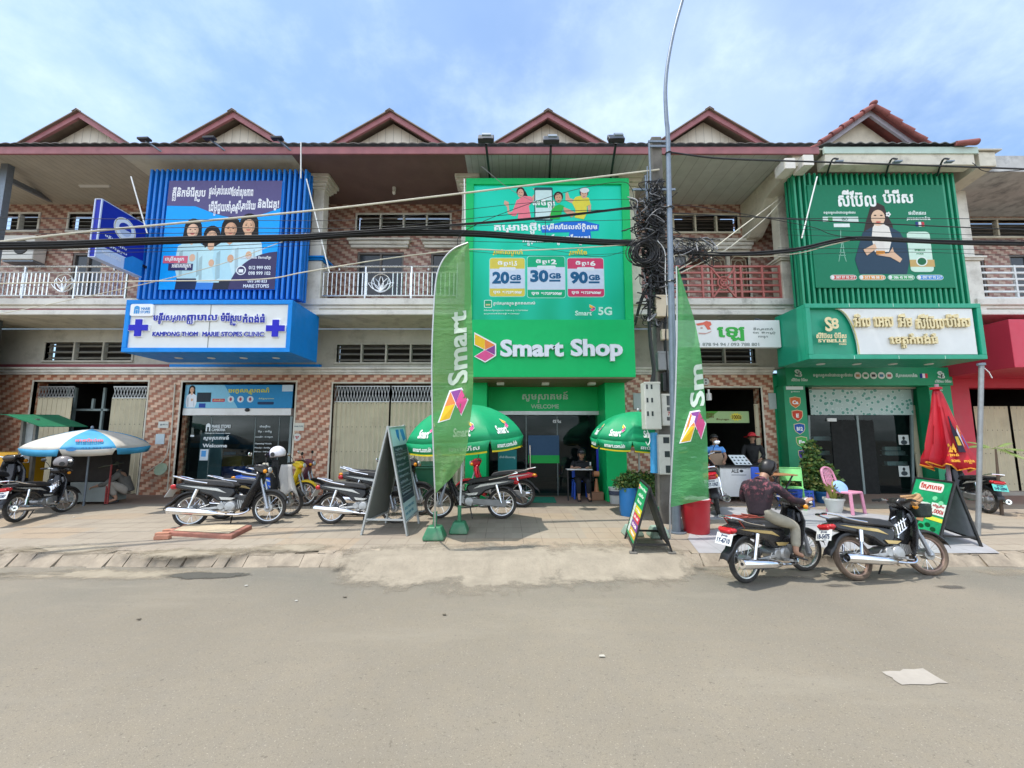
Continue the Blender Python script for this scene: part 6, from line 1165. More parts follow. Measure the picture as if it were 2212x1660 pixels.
mbox('beige cable box high on the utility pole', (1418, 638, 1446, 684), 7.3, bxc, .14); mbox('small beige box on the pole below the cable box', (1430, 712, 1447, 734), 7.3, bxc, .1); mbox('grey splitter box on the pole above the meter boxes', (1422, 760, 1447, 800), 7.3, mat('grey_box', (.24, .25, .25), .6, 0, .1, 5, .4), .14); mbox('black breaker box on the pole beside the big meter box', (1432, 806, 1454, 846), 7.32, black, .12)
tp = P(2120, 790, 6.75); t = thing('steel_post', 'bare thin steel post in front of the right shutter', 'post', (tp.x, 6.75, gz(6.75))); MB().tube([(X(2111, 1145, 6.75), 6.75, gz(6.75)), tp], .035, 10).build('tube', mat('galvanised_post', (.30, .31, .31), .5, .5, .12, 9, .4), t, True); MB().cyl(tp, tp + Vector((0, 0, .04)), .055, 10).build('cap', steel, t); MB().tube([tp, tp + Vector((.09, -.02, -.12)), tp + Vector((.13, -.02, -.22))], .008, 5).build('tie', whitep, t)
# ---- bins, tubs, buckets
b = G(920, 1086); t = thing('wheelie_bin', 'dark green wheelie bin behind the left flag', 'bin', tuple(b)); q = MB(); w0, w1, h = .23, .29, .86
q.add([(b.x + a * w0, b.y + c * w0, .05) for a, c in ((-1, -1), (1, -1), (1, 1), (-1, 1))] + [(b.x + a * w1, b.y + c * w1, h) for a, c in ((-1, -1), (1, -1), (1, 1), (-1, 1))], [(3, 2, 1, 0), (4, 5, 6, 7)] + [(i, (i + 1) % 4, (i + 1) % 4 + 4, i + 4) for i in range(4)]); gb = mat('bin_green', (.012, .11, .05), .45, 0, .1, 4, .2); q.build('body', gb, t, bevel=.02)
MB().box(b.x - .32, b.x + .32, b.y - .33, b.y + .3, h - .05, h + .005).prism([(b.y - .34, h + .006), (b.y + .3, h + .006), (b.y + .3, h + .1), (b.y - .1, h + .12), (b.y - .34, h + .05)], b.x - .3, b.x + .3, 'yz').build('lid', gb, t, bevel=.02); 
for s_ in (-1, 1): MB().cyl((b.x + s_ * .2, b.y + .2, .1), (b.x + s_ * .26, b.y + .2, .1), .1, 14).build('wheel', black, t)
def tub(label, px, py, r0, r1, h, m, extra=None, name='tub', cat='tub'):
    p = G(px, py); t = thing(name, label, cat, (p.x, p.y + r0, p.z)); c = (p.x, p.y + r0, p.z); MB().lathe([(.001, .012), (r0 * .95, .0), (r0, .02), (r1, h * .93), (r1 * 1.06, h * .94), (r1 * 1.06, h), (r1 * .96, h), (r0 * .93, .04), (.001, .04)], 30, c).build('body', m, t, True)
    if extra: extra(t, Vector(c))
    return t
def rub(t, c):
    q = MB(); rr_ = random.Random(4)
    for i in range(9): a = i * .7; q.ell((c.x + .14 * math.cos(a), c.y + .14 * math.sin(a), c.z + .52 + .05 * rr_.random()), (.1, .09, .05), 9, 6)
    q.build('rubbish', mat('white_rubbish', (.66, .66, .64), .6, 0, .15, 9), t, True); q = MB()
    for s_ in (-1, 1): q.tube(bez([c + Vector((s_ * .24, -.06, .5)), c + Vector((s_ * .29, 0, .48)), c + Vector((s_ * .24, .06, .5))], 4), .012, 6)
    q.build('handles', mat('red_plastic', (.50, .02, .03), .4), t)
tub('large red plastic tub of rubbish beside the right flag', 1517, 1157, .205, .235, .56, mat('red_plastic', (.50, .02, .03), .4, 0, .06, 4, .15, (.3, .1, .08)), rub)
p = G(1487, 1150); t = tag(MB().ell((p.x, p.y + .12, p.z + .1), (.10, .1, .14), 10, 7).ell((p.x + .03, p.y + .1, p.z + .26), (.06, .06, .1), 8, 6).build('rubbish_bag', mat('pale_bag', (.45, .42, .42), .5, 0, .2, 9, .4), None, True), 'knotted pale rubbish bag between the lamp post and red tub', 'bag')
def pail(t, c):
    MB().lathe([(.168, .2), (.17, .2), (.171, .3), (.169, .3)], 24, c).build('label_band', mat('dark_label', (.06, .07, .12), .5), t); MB().lathe([(.001, .375), (.175, .375), (.18, .36)], 24, c).build('lid', whitep, t); MB().tube(bez([c + Vector((-.17, 0, .3)), c + Vector((-.1, -.19, .22)), c + Vector((.1, -.19, .22)), c + Vector((.17, 0, .3))], 4), .004, 4).build('handle', steel, t)
tub('white paint bucket with dark label by the right green pier', 1335, 1090, .145, .165, .37, mat('bucket_white', (.62, .63, .62), .45, 0, .08, 6, .4, (.25, .23, .2)), pail, 'bucket', 'bucket')
# ---- plants
p = G(1390, 1118); t = thing('potted_bush', 'rounded leafy bush in blue barrel by the small sandwich board', 'plant', (p.x, p.y + .2, p.z)); c = Vector((p.x - .22, p.y + .2, p.z)); MB().lathe([(.001, 0), (.16, 0), (.18, .12), (.18, .4), (.17, .55), (.001, .5)], 20, c).build('pot', mat('blue_barrel', (.02, .20, .52), .45, 0, .1, 5, .3), t, True)
MB().tube([c + Vector((0, 0, .45)), c + Vector((.1, 0, .62))], .03, 7).build('stem', mat('bark', (.12, .085, .06), .9), t); foliage(t, [(c + Vector((.12, -.02, .70)), (.34, .28, .17)), (c + Vector((.38, 0, .66)), (.28, .25, .2)), (c + Vector((-.08, 0, .62)), (.22, .22, .14)), (c + Vector((.45, 0, .5)), (.2, .2, .16))], 3600, .065, seed=3)
p = G(1772, 1086); t = thing('potted_shrub', 'tall loose shrub in blue pot left of the milk shop door', 'plant', (p.x, p.y, 0)); c = Vector((p.x, p.y + .1, 0)); pot(t, c + Vector((.1, -.15, 0)), .17, .24, .27, mat('blue_pot', (.02, .14, .36), .5, 0, .1, 5, .3)); q = MB()
for a, b_ in (((0, 0, .2), (-.1, .05, 1.3)), ((.05, 0, .2), (-.2, .1, .9)), ((.08, 0, .2), (.25, 0, .9)), ((.0, 0, .2), (-.4, 0, .7))): q.tube([c + Vector(a), c + Vector(b_)], [.02, .006], 6)
q.build('stems', MAT['bark'], t); foliage(t, [(c + Vector((-.07, 0, 1.22)), (.20, .17, .27)), (c + Vector((-.05, 0, .9)), (.26, .2, .25)), (c + Vector((.22, 0, .68)), (.28, .22, .22)), (c + Vector((-.32, 0, .58)), (.28, .22, .22)), (c + Vector((.0, -.05, .45)), (.42, .25, .2)), (c + Vector((.1, .05, .75)), (.3, .25, .3)), (c + Vector((-.55, .1, .35)), (.25, .2, .22)), (c + Vector((.45, .1, .5)), (.22, .2, .25))], 6000, .09, w=(4, 4, 4, 3), seed=5)
p = G(1817, 1110); t = thing('potted_plant', 'small grassy plant in white pot beside the pink chair', 'plant', (p.x, p.y + .16, p.z)); c = Vector((p.x, p.y + .16, p.z)); pot(t, c, .12, .18, .29, mat('white_pot', (.62, .64, .60), .5, 0, .06, 5, .3)); q = MB(); rr_ = random.Random(9)
for i in range(16):
    a = rr_.random() * 6.28; l = rr_.uniform(.2, .42); b0 = c + Vector((.05 * math.cos(a), .05 * math.sin(a), .26)); m_ = b0 + Vector((.3 * l * math.cos(a), .3 * l * math.sin(a), l * .8)); e_ = b0 + Vector((.75 * l * math.cos(a), .75 * l * math.sin(a), l)); w_ = Vector((-math.sin(a), math.cos(a), 0)) * .018
    q.add([b0 - w_, b0 + w_, m_ + w_ * 1.2, m_ - w_ * 1.2, e_], [(0, 1, 2, 3), (3, 2, 4)])
q.build('leaves', leafm[3], t); foliage(t, [(c + Vector((.12, 0, .42)), (.12, .1, .14))], 260, .05, seed=8, w=(1, 3, 3, 2))
p = P(2150, 965, 8.2); t = thing('palm', 'small palm with pale fronds in front of the right shutter', 'plant', (p.x, p.y, 0)); c = Vector((p.x, p.y, p.z - .05)); MB().tube([(c.x - .05, c.y, 0), (c.x - .03, c.y, .7), c], [.03, .025, .015], 7).build('stem', MAT['bark'], t, True); q = MB(); rr_ = random.Random(2)
for a, el, l in ((3.0, .3, .55), (.25, .5, .5), (.1, -.05, .55), (-.4, .15, .5), (.7, .25, .42), (2.4, .6, .42), (-1.0, -.3, .5), (1.6, .4, .4), (-2.0, .1, .4)):
    d_ = Vector((math.cos(a) * math.cos(el), math.sin(a) * math.cos(el), math.sin(el)))
    for k in range(14):
        u = .2 + .8 * k / 14; b0 = c + d_ * l * u + Vector((0, 0, -.25 * l * u * u)); sd = Vector((-d_.y, d_.x, 0))
        for s_ in (-1, 1): tp_ = b0 + sd * s_ * .13 * (1.1 - u) + d_ * .16 + Vector((0, 0, -.08)); q.add([b0, b0 + d_ * .025, tp_], [(0, 1, 2)])
q.build('fronds', mat('palm_leaf', (.16, .22, .05), .55, 0, .3, 6), t)
p = G(2085, 1062); t = thing('shrub', 'low wispy bush at the foot of the red pier', 'plant', (p.x, p.y, 0)); c = Vector((p.x, p.y, 0)); MB().tube([c, c + Vector((0, 0, .5))], [.03, .01], 6).build('stem', MAT['bark'], t); foliage(t, [(c + Vector((0, 0, .55)), (.45, .3, .22)), (c + Vector((.1, 0, .25)), (.35, .3, .25))], 1100, .09, seed=12, w=(5, 4, 2, 2))
# ---- chairs and table of the milk and drinks shops
pk = mat('pink_plastic', (.72, .30, .42), .4, 0, .05, 4, .1)
p = G(1850, 1113); t = thing('chair', 'pink plastic chair with blue plate on its seat', 'chair', (p.x, p.y + .25, p.z), (0, 0, R(25)))
for x, y in ((-.2, -.2), (.2, -.2), (-.19, .2), (.19, .2)): MB().bar((x * 1.12, y * 1.12, 0), (x, y, .42), .055, .05).build('leg', pk, t, bevel=.012)
MB().prism([(-.22, -.23), (.22, -.23), (.21, .2), (-.21, .2)], .40, .445, 'xy').build('seat', pk, t, bevel=.02)
q = MB(); q.tube(bez([(-.2, .19, .43), (-.215, .25, .65), (-.17, .30, .84), (0, .32, .90), (.17, .30, .84), (.215, .25, .65), (.2, .19, .43)], 5), .024, 8)
for k in range(5): x = -.12 + .06 * k; q.bar((x, .2, .43), (x * .9, .305, .86), .028, .012)
for k in range(3): q.bar((-.19, .24 + .02 * k, .56 + .1 * k), (.19, .24 + .02 * k, .56 + .1 * k), .012, .02)
q.build('backrest', pk, t, True); pp = p + Vector((-.12, .2, .52)); tag(MB().lathe([(.001, 0), (.12, .005), (.14, .02), (.13, .026), (.001, .012)], 20).xf(Matrix.Translation(pp) @ Matrix.Rotation(R(60), 4, 'X')).build('plate', mat('pale_blue_plastic', (.30, .48, .78), .35), None, True), 'pale blue plate leaning on the pink chair', 'plate')
lg = mat('lime_plastic', (.22, .62, .20), .4); p = G(1722, 1100); t = thing('chair', 'lime green folding chair by the blue crate', 'chair', (p.x, p.y + .1, p.z), (0, 0, R(-30))); q = MB()
for x in (-.2, .2): q.tube([(x, -.25, 0), (x, .12, .45), (x, .22, .86)], .013, 7); q.tube([(x * .9, .25, 0), (x * .9, -.2, .45)], .013, 7)
for y, z in ((-.25, .02), (.22, .86), (.25, .02)): q.tube([(-.2, y, z), (.2, y, z)], .013, 7)
q.build('frame', lg, t, True); MB().box(-.19, .19, -.2, .15, .44, .46).build('seat', lg, t, bevel=.008); MB().bar((0, .14, .58), (0, .215, .84), .38, .015).build('backrest', lg, t)
p = G(1742, 1096); t = thing('crate', 'blue plastic crate behind the lime chair', 'crate', (p.x, p.y + .1, p.z)); q = MB(); bc = mat('crate_blue', (.04, .12, .58), .45); 
for k in range(5):
    z = p.z + .03 + .075 * k
    for a, b_ in (((-.17, 0), (.17, 0)), ((-.17, .3), (.17, .3)), ((-.17, 0), (-.17, .3)), ((.17, 0), (.17, .3))): q.bar((p.x + a[0], p.y + a[1], z), (p.x + b_[0], p.y + b_[1], z), .015, .04)
for x in (-.17, -.085, 0, .085, .17): q.bar((p.x + x, p.y, p.z), (p.x + x, p.y, p.z + .36), .03, .016)
q.build('sides', bc, t); MB().box(p.x - .16, p.x + .16, p.y + .01, p.y + .29, p.z + .004, p.z + .012).build('floor', bc, t)
p = Vector((X(1678, 1040, 9.0), 9.0, 0)); t = thing('table', 'folding table with thin wooden top beside the drinks shop pier', 'table', (p.x, 9.0, 0)); MB().box(p.x - .33, p.x + .3, 8.75, 9.25, .72, .745).build('tabletop', mat('table_wood', (.36, .16, .07), .5, 0, .15, 6), t, bevel=.005); 
for y in (8.78, 9.22):
    for s_, dy in ((-1, 0), (1, .026)): MB().bar((p.x + s_ * .22, y + dy, 0), (p.x - s_ * .2, y + dy, .72), .025, .025).build('leg', black, t)
def stool(label, x, y, m): 
    t = thing('chair', label, 'chair', (x, y, 0))
    for a, b_ in ((-.17, -.17), (.17, -.17), (-.17, .17), (.17, .17)): MB().bar((x + a * 1.1, y + b_ * 1.1, 0), (x + a, y + b_, .44), .05, .04).build('leg', m, t, bevel=.01)
    MB().box(x - .2, x + .2, y - .2, y + .2, .43, .46).build('seat', m, t, bevel=.015); MB().box(x - .19, x + .19, y + .17, y + .2, .5, .85).build('backrest', m, t, bevel=.02)
stool('blue plastic chair behind the folding table', p.x, 9.45, bc)
# ---- drinks cart
D0 = 9.9; x0, x1 = X(1556, 1030, D0), X(1650, 1030, D0); zt = Z(1006, D0); t = thing('drinks_cart', 'white drinks cart with dark counter inside the shop opening', 'cart', ((x0 + x1) / 2, D0, 0)); MB().box(x0, x1, D0, D0 + .6, .12, zt - .05).build('body', whitep, t, bevel=.01); MB().box(x0 - .04, x1 + .04, D0 - .04, D0 + .64, zt - .048, zt).build('counter', black, t, bevel=.006); 
for a in (x0 + .1, x1 - .1): MB().cyl((a, D0 + .1, .06), (a, D0 + .16, .06), .06, 12).build('castor', black, t)
fr = PXF(D0, 1025); fr.text([('ALE', 1580, 1014, 1596, 1022)], ink('3a3d3e'), t, 'lettering', .004, .003); fr.poly(circ(1602, 1018, 4, 3, 12), ink('3a3d3e'), t, 'emblem', .004); fr.rect(1580, 1026, 1612, 1027, ink('3a3d3e'), t, 'underline', .004); fr.rect(1559, 1012, 1613, 1012.7, ink('6a6d6e'), t, 'underline', .004)
A, B_ = P(1577, 984, D0), P(1612, 985, D0); t = thing('menu_stand', 'white menu board sloping on top of the drinks cart', 'menu', (A.x, D0, zt)); MB().add([(A.x, D0 + .1, A.z), (B_.x, D0 + .1, A.z), (B_.x + .12, D0 - .02, zt + .015), (A.x + .1, D0 - .02, zt + .015)], [(0, 3, 2, 1)]).build('sheet', ink('d0d8da'), t, solid=.012)
fr = QF((A.x, D0 + .1, A.z), (B_.x, D0 + .1, A.z), (B_.x + .12, D0 - .02, zt + .015), (A.x + .1, D0 - .02, zt + .015)); fr.polys([circ(.15 + .24 * (i % 4), .25 + .3 * (i // 4), .06, .08, 8) for i in range(12)], ink('3c4448'), t, 'print', .01)
x0, x1, z0, z1 = WR((1500, 889, 1618, 914), WALL + .3); t = thing('banner', 'pale green price banner reading 1000 hung across the drinks shop opening', 'banner', ((x0 + x1) / 2, WALL + .3, z0)); MB().box(x0, x1, WALL + .3, WALL + .315, z0, z1).build('sheet', ink('a8c48a'), t); fr = PXF(WALL + .3, 900)
st = [(1590 + (15 if k % 2 else 9) * math.cos(k * math.pi / 12), 901 + (10 if k % 2 else 6.5) * math.sin(k * math.pi / 12)) for k in range(24)]; fr.poly(st, ink('dfd44a'), t, 'print_star', .004); fr.poly([(1500, 889), (1552, 889), (1530, 905), (1500, 910)], ink('5aa03c'), t, 'print', .003); fr.text([('1000៛', 1581, 897, 1601, 906), ('ទឹកក្រឡុក', 1547, 904, 1574, 909), ('សោះរស', 1520, 893, 1542, 903)], ink('6a4a28'), t, 'lettering', .007, .003)
p = P(1531, 855, WALL - .2); t = thing('wall_lamp', 'white lantern lamp hanging at the top of the drinks shop opening', 'lamp', tuple(p)); MB().cyl((p.x, p.y, p.z - .13), (p.x, p.y, p.z + .06), .07, 14).build('shade', whitep, t, True); MB().cyl((p.x, p.y, p.z + .06), (p.x, p.y, p.z + .17), .03, 8).build('holder', whitep, t)
# meter and leaflets on the brick piers
def onwall(label, r, m, D=WALL, dp=.02, name='notice', cat='notice', grp=None, line=None):
    x0, x1, z0, z1 = WR(r, D); t = thing(name, label, cat, ((x0 + x1) / 2, D, z0), None, grp); MB().box(x0, x1, D - dp, D - .001, z0, z1).build('sheet', m, t, bevel=.003)
    if line: PXF(D - dp, (r[1] + r[3]) / 2).text(line, ink('5a6a70'), t, 'lettering', .003, .002)
leaf = ink('b8c0be')
onwall('white plaque on the brick pier left of the clinic door', (343, 911, 365, 925), ink('d6d6cc'), line=[('គ្លីនិក', 346, 916, 362, 920)]); onwall('pale blue sheet below the plaque on the left brick pier', (337, 938, 356, 960), ink('c3d2d6'))
onwall('cream plaque on the brick pier right of the clinic door', (634, 914, 657, 931), ink('d8d6c8'), line=[('MARIE STOPES', 636, 920, 655, 923)]); onwall('torn leaflet on the pier right of the milk shop edge', (1660, 850, 1676, 884), leaf); onwall('crumpled leaflet beside the milk shop pillar', (1684, 850, 1697, 888), leaf); onwall('pale leaflet on the brick pier right of the phone shop', (1368, 850, 1387, 885), leaf)
c = P(642, 945, WALL - .012); t = thing('notice', 'round white sticker with red mark right of the clinic door', 'notice', tuple(c)); fr = PXF(WALL, 945); fr.poly(circ(642, 945, 8.5, 8.5, 20), ink('d2cfc6'), t, 'disc', .012, .01); fr.polys([circ(640, 944, 1.8, 1.8, 8), circ(644.5, 944, 1.8, 1.8, 8), circ(642, 947, 1.8, 1.8, 8)], ink('b05050'), t, 'print', .016); c = P(1524, 825, WALL - .02); t = thing('house_number', 'round white plaque on the wall above the drinks shop opening', 'plaque', tuple(c)); fr = PXF(WALL, 825); fr.poly(circ(1524, 825, 7.5, 7.5, 18), ink('d4d4d0'), t, 'disc', .02, .018); fr.polys([circ(1524, 822, 2, 2, 8), circ(1524, 828, 2, 2, 8)], ink('5a5a58'), t, 'print', .024)
# conduits down the clinic piers
t = thing('conduit', 'cream cable conduit down the left edge of the clinic opening', 'pipe', (X(370, 950, WALL), WALL - .03, 0)); MB().tube([P(378, 830, WALL - .03), P(371, 930, WALL - .03), P(365, 1020, WALL - .03), P(361, 1060, WALL - .03)], .016, 7).build('tube', cream, t, True); MB().tube(bez([P(368, 940, WALL - .04), P(357, 990, WALL - .06), P(330, 1012, WALL - .1), P(318, 1020, WALL - .12)], 5), .014, 7).build('loose_end', cream, t, True)
# fan, mat, table of the guard
p = G(1292, 1082); t = thing('pedestal_fan', 'orange pedestal fan with dark grille by the phone shop door', 'fan', (p.x, p.y + .15, 0)); c = Vector((p.x, p.y + .15, 0)); of = mat('orange_plastic', (.60, .24, .12), .45, 0, .1, 4, .3); MB().box(c.x - .15, c.x + .15, c.y - .14, c.y + .14, .0, .2).build('base', mat('fan_base', (.34, .17, .10), .6, 0, .2, 5, .4), t, bevel=.02); MB().tube([c + Vector((0, 0, .2)), c + Vector((0, 0, .52))], [.07, .028], 12).build('column', of, t, True)
q = MB(); hc = c + Vector((-.06, -.02, .64)); q.torus(hc + Vector((-.05, 0, 0)), .19, .008, 'x', 24, 5); q.torus(hc + Vector((-.13, 0, 0)), .19, .008, 'x', 24, 5)
for k in range(20): a = k * math.pi / 10; q.tube([hc + Vector((-.15, 0, 0)), hc + Vector((-.13, .19 * math.cos(a), .19 * math.sin(a)))], .003, 4); q.tube([hc + Vector((-.03, 0, 0)), hc + Vector((-.05, .19 * math.cos(a), .19 * math.sin(a)))], .003, 4)
q.build('grille', black, t); MB().cyl(hc + Vector((-.04, 0, 0)), hc + Vector((.12, 0, 0)), .07, 14).build('motor', of, t, True)
g4 = [G(1142, 1075), G(1197, 1075), G(1202, 1087), G(1138, 1087)]; q = MB(); q.add([(a.x, a.y, .004) for a in g4] + [(a.x, a.y, .018) for a in g4], [(4, 5, 6, 7), (0, 1, 5, 4), (1, 2, 6, 5), (2, 3, 7, 6), (3, 0, 4, 7)]); tag(q.build('door_mat', mat('green_mat', (.01, .20, .12), .95, 0, .2, 30, .2), None), 'green door mat in front of the phone shop', 'mat')
xg, yg = X(1248, 1020, 10.3), 10.3; t = thing('desk', 'narrow white topped desk in front of the seated guard', 'desk', (xg, yg - .25, 0)); zt = Z(1014, yg - .3); MB().box(xg - .31, xg + .31, yg - .35, yg - .05, zt - .02, zt).build('tabletop', whitep, t, bevel=.004); 
for a in (-.28, .28): MB().bar((xg + a, yg - .2, 0), (xg + a, yg - .2, zt - .021), .03, .03).build('leg', black, t)
# ---- vendor carts at the left
D0 = 9.5; t = thing('vendor_cart', 'dark vendor cart with grey lower panel under the blue and white parasol', 'cart', (X(190, 1040, D0), D0, 0)); xa, xb = X(104, 1010, D0), X(233, 1010, D0); dk = mat('dark_brown_tarp', (.030, .024, .02), .85, 0, .3, 3)
MB().box(xa, xb, D0 + .05, D0 + .55, Z(1042, D0), 1.24).build('side_sheet', dk, t, bevel=.02); MB().add([(xa, D0 + .045, 1.24), (xb, D0 + .045, 1.24), (xb + .05, D0 + .045, Z(1000, D0)), (xb + .05, D0 + .045, Z(1040, D0)), (xa, D0 + .045, Z(1040, D0))], [(0, 4, 3, 2, 1)]).build('tarpaulin', dk, t); MB().box(X(150, 1060, D0), X(231, 1060, D0), D0, D0 + .5, .06, Z(1042, D0) - .003).build('lower_panel', mat('grey_green_panel', (.24, .27, .26), .6, 0, .08, 3, .3), t, bevel=.006); q = MB()
for px in (231, 236): q.bar((X(px, 1050, D0 - .02), D0 - .02, .02), (X(px, 1050, D0 - .02), D0 - .02, Z(1004 if px > 233 else 1050, D0)), .025, .025)
q.build('red_frame', mat('red_iron', (.30, .04, .04), .5), t); 
for px in (158, 224): MB().cyl((X(px, 1060, D0), D0 + .1, .05), (X(px, 1060, D0), D0 + .15, .05), .05, 12).build('castor', black, t)
MB().box(X(146, 960, D0), X(205, 960, D0), D0 + .1, D0 + .4, 1.242, 1.27).build('top_shelf', steel, t)
D1 = 8.9; t = thing('vendor_cart', 'vendor cart with sloping green awning and yellow box cut by the left edge', 'cart', (X(20, 1010, D1), D1, 0)); aw = cloth('green_awning', (.01, .20, .09), .3, .5); a, b_, c_ = P(-90, 895, D1 - .3), P(12, 896, D1 - .3), P(88, 922, D1 - .3)
MB().add([a, b_, b_ + Vector((0, 1.0, .05)), a + Vector((0, 1, .05))], [(0, 1, 2, 3)]).add([b_, c_, c_ + Vector((-.05, 1, .03)), b_ + Vector((0, 1, .05))], [(0, 1, 2, 3)]).build('awning', aw, t, solid=.015)

for px, dy in ((52, 0), (80, 0), (52, .7)): MB().bar((X(px - 8, 1010, D1 + dy), D1 + dy, .05), (X(px, 910, D1 + dy), D1 + dy, Z(905, D1)), .06, .05).build('post', mat('weathered_wood', (.17, .155, .13), .85, 0, .2, 6), t)
MB().box(X(-70, 1000, D1), X(30, 1000, D1), D1 + .05, D1 + .6, .35, Z(978, D1)).build('yellow_box', mat('yellow_paint', (.70, .36, .01), .5, 0, .06, 4, .2), t, bevel=.01); MB().box(X(46, 960, D1), X(64, 960, D1), D1 + .03, D1 + .05, Z(1000, D1), Z(915, D1)).build('grey_board', mat('grey_board_cart', (.32, .34, .33), .6), t)
c = P(350, 1015, WALL - .1); tag(MB().lathe([(.001, 0), (.16, .03), (.17, .05), (.001, .02)], 18).xf(Matrix.Translation(c) @ Matrix.Rotation(R(70), 4, 'X')).build('basin', mat('pale_green_basin', (.28, .36, .24), .5), None, True), 'pale green basin hung by the loose conduit on the left brick pier', 'basin')
# litter on the road
for i, (px, py) in enumerate(((160, 1118), (745, 1292), (1300, 1420), (532, 1267), (960, 1330), (1500, 1222), (640, 1300), (300, 1340))):
    p = G(px, py); s_ = rl.uniform(.012, .026); tag(MB().prism([(p.x - s_, p.y - s_ * .5), (p.x + s_, p.y - s_ * .6), (p.x + s_ * .8, p.y + s_ * .6), (p.x - s_ * .7, p.y + s_ * .4)], p.z + .008, p.z + .014, 'xy').build('litter', ink(['c8c4ba', '6a6255', 'b8b2a4'][i % 3]), None),
        ['white scrap of litter on the pavement right of the far left motorbike', 'small dark scrap on the road below the left flag', 'pale scrap on the open road below the small sandwich board', 'pale pebble on the road below the drain hollow', 'dark scrap in the middle of the road', 'white strip of litter at the kerb left of the rider', 'dark scrap on the road below the manhole', 'pale scrap on the road near the left edge'][i], 'litter', 'scraps of litter')
# ------------------------------------------------------------------ motorbikes
bk = {'black': mat('paint_black', (.014, .014, .016), .25, 0, .15, 6, .4, (.10, .085, .065)), 'yellow': mat('paint_yellow', (.72, .50, .01), .3), 'blue': mat('paint_blue', (.02, .12, .62), .3), 'red': mat('paint_red', (.55, .015, .03), .25), 'green': mat('paint_dark_green', (.03, .10, .08), .35), 'maroon': mat('paint_maroon', (.12, .03, .045), .35), 'grey': mat('paint_grey', (.12, .13, .14), .35)}
seatm = mat('seat_vinyl', (.028, .028, .03), .55, 0, .2, 20, .2, (.15, .13, .1), .2); engm = mat('engine_alloy', (.42, .42, .41), .42, .7, .12, 12, .5, (.12, .10, .08))
redl = mat('tail_lens', (.50, .02, .025), .15); amb = mat('amber_lens', (.75, .28, .01), .15); silver = mat('silver_decal', (.55, .54, .50), .3, .4); golds = mat('gold_decal', (.55, .40, .16), .35, .3); platew = mat('plate_white', (.72, .74, .72), .4, 0, .04, 6, .2)
muddy = mat('muddy_rubber', (.12, .085, .06), .9, 0, .3, 8, .7, (.26, .19, .13)); rimm = mat('rim_metal', (.55, .55, .54), .25, .85, .1, 8); mudrim = mat('muddy_rim', (.33, .22, .17), .6, .3, .2, 8)
forkm = mat('fork_grey', (.42, .45, .50), .35, .6)
def wheel(t, cx, M, mud, n=''):
    q = MB(); q.torus((cx, 0, .285), .252, .034, 'y', 36, 8); w = q.xf(M).build('wheel', muddy if mud else rubber, t, smooth=True)
    q = MB(); q.lathe([(.228, -.022), (.212, -.018), (.206, 0), (.212, .018), (.228, .022)], 36, (cx, 0, .285), 'y'); q.xf(M).build('rim', mudrim if mud else rimm, w, smooth=True)
    q = MB()
    for k in range(18):
        a = 2 * math.pi * k / 18; b = a + (.35 if k % 2 else -.35); s_ = .03 if k % 3 else -.03
        q.tube([(cx + .05 * math.cos(b), s_, .285 + .05 * math.sin(b)), (cx + .21 * math.cos(a), 0, .285 + .21 * math.sin(a))], .0028, 4, False)
    q.xf(M).build('spokes', chrome, w); q = MB(); q.lathe([(.001, -.06), (.07, -.055), (.075, 0), (.07, .055), (.001, .06)], 18, (cx, 0, .285), 'y'); q.cyl((cx, -.1, .285), (cx, .1, .285), .012, 8); q.xf(M).build('hub', engm, w, smooth=True)
def arc(cx, R0, a0, a1, n=12): return [(cx + R0 * math.cos(R(a)), .285 + R0 * math.sin(R(a))) for a in [a0 + (a1 - a0) * k / n for k in range(n + 1)]]
def fender(poly, hw):
    q = MB(); N = len(poly)
    for x, z in poly:
        q.v += [Vector((x, -hw, z - .035)), Vector((x, -hw * .8, z)), Vector((x, 0, z + .012)), Vector((x, hw * .8, z)), Vector((x, hw, z - .035))]
    q.f = [(5 * i + j, 5 * i + j + 1, 5 * i + 6 + j, 5 * i + 5 + j) for i in range(N - 1) for j in range(4)]; q.m = [0] * len(q.f); return q
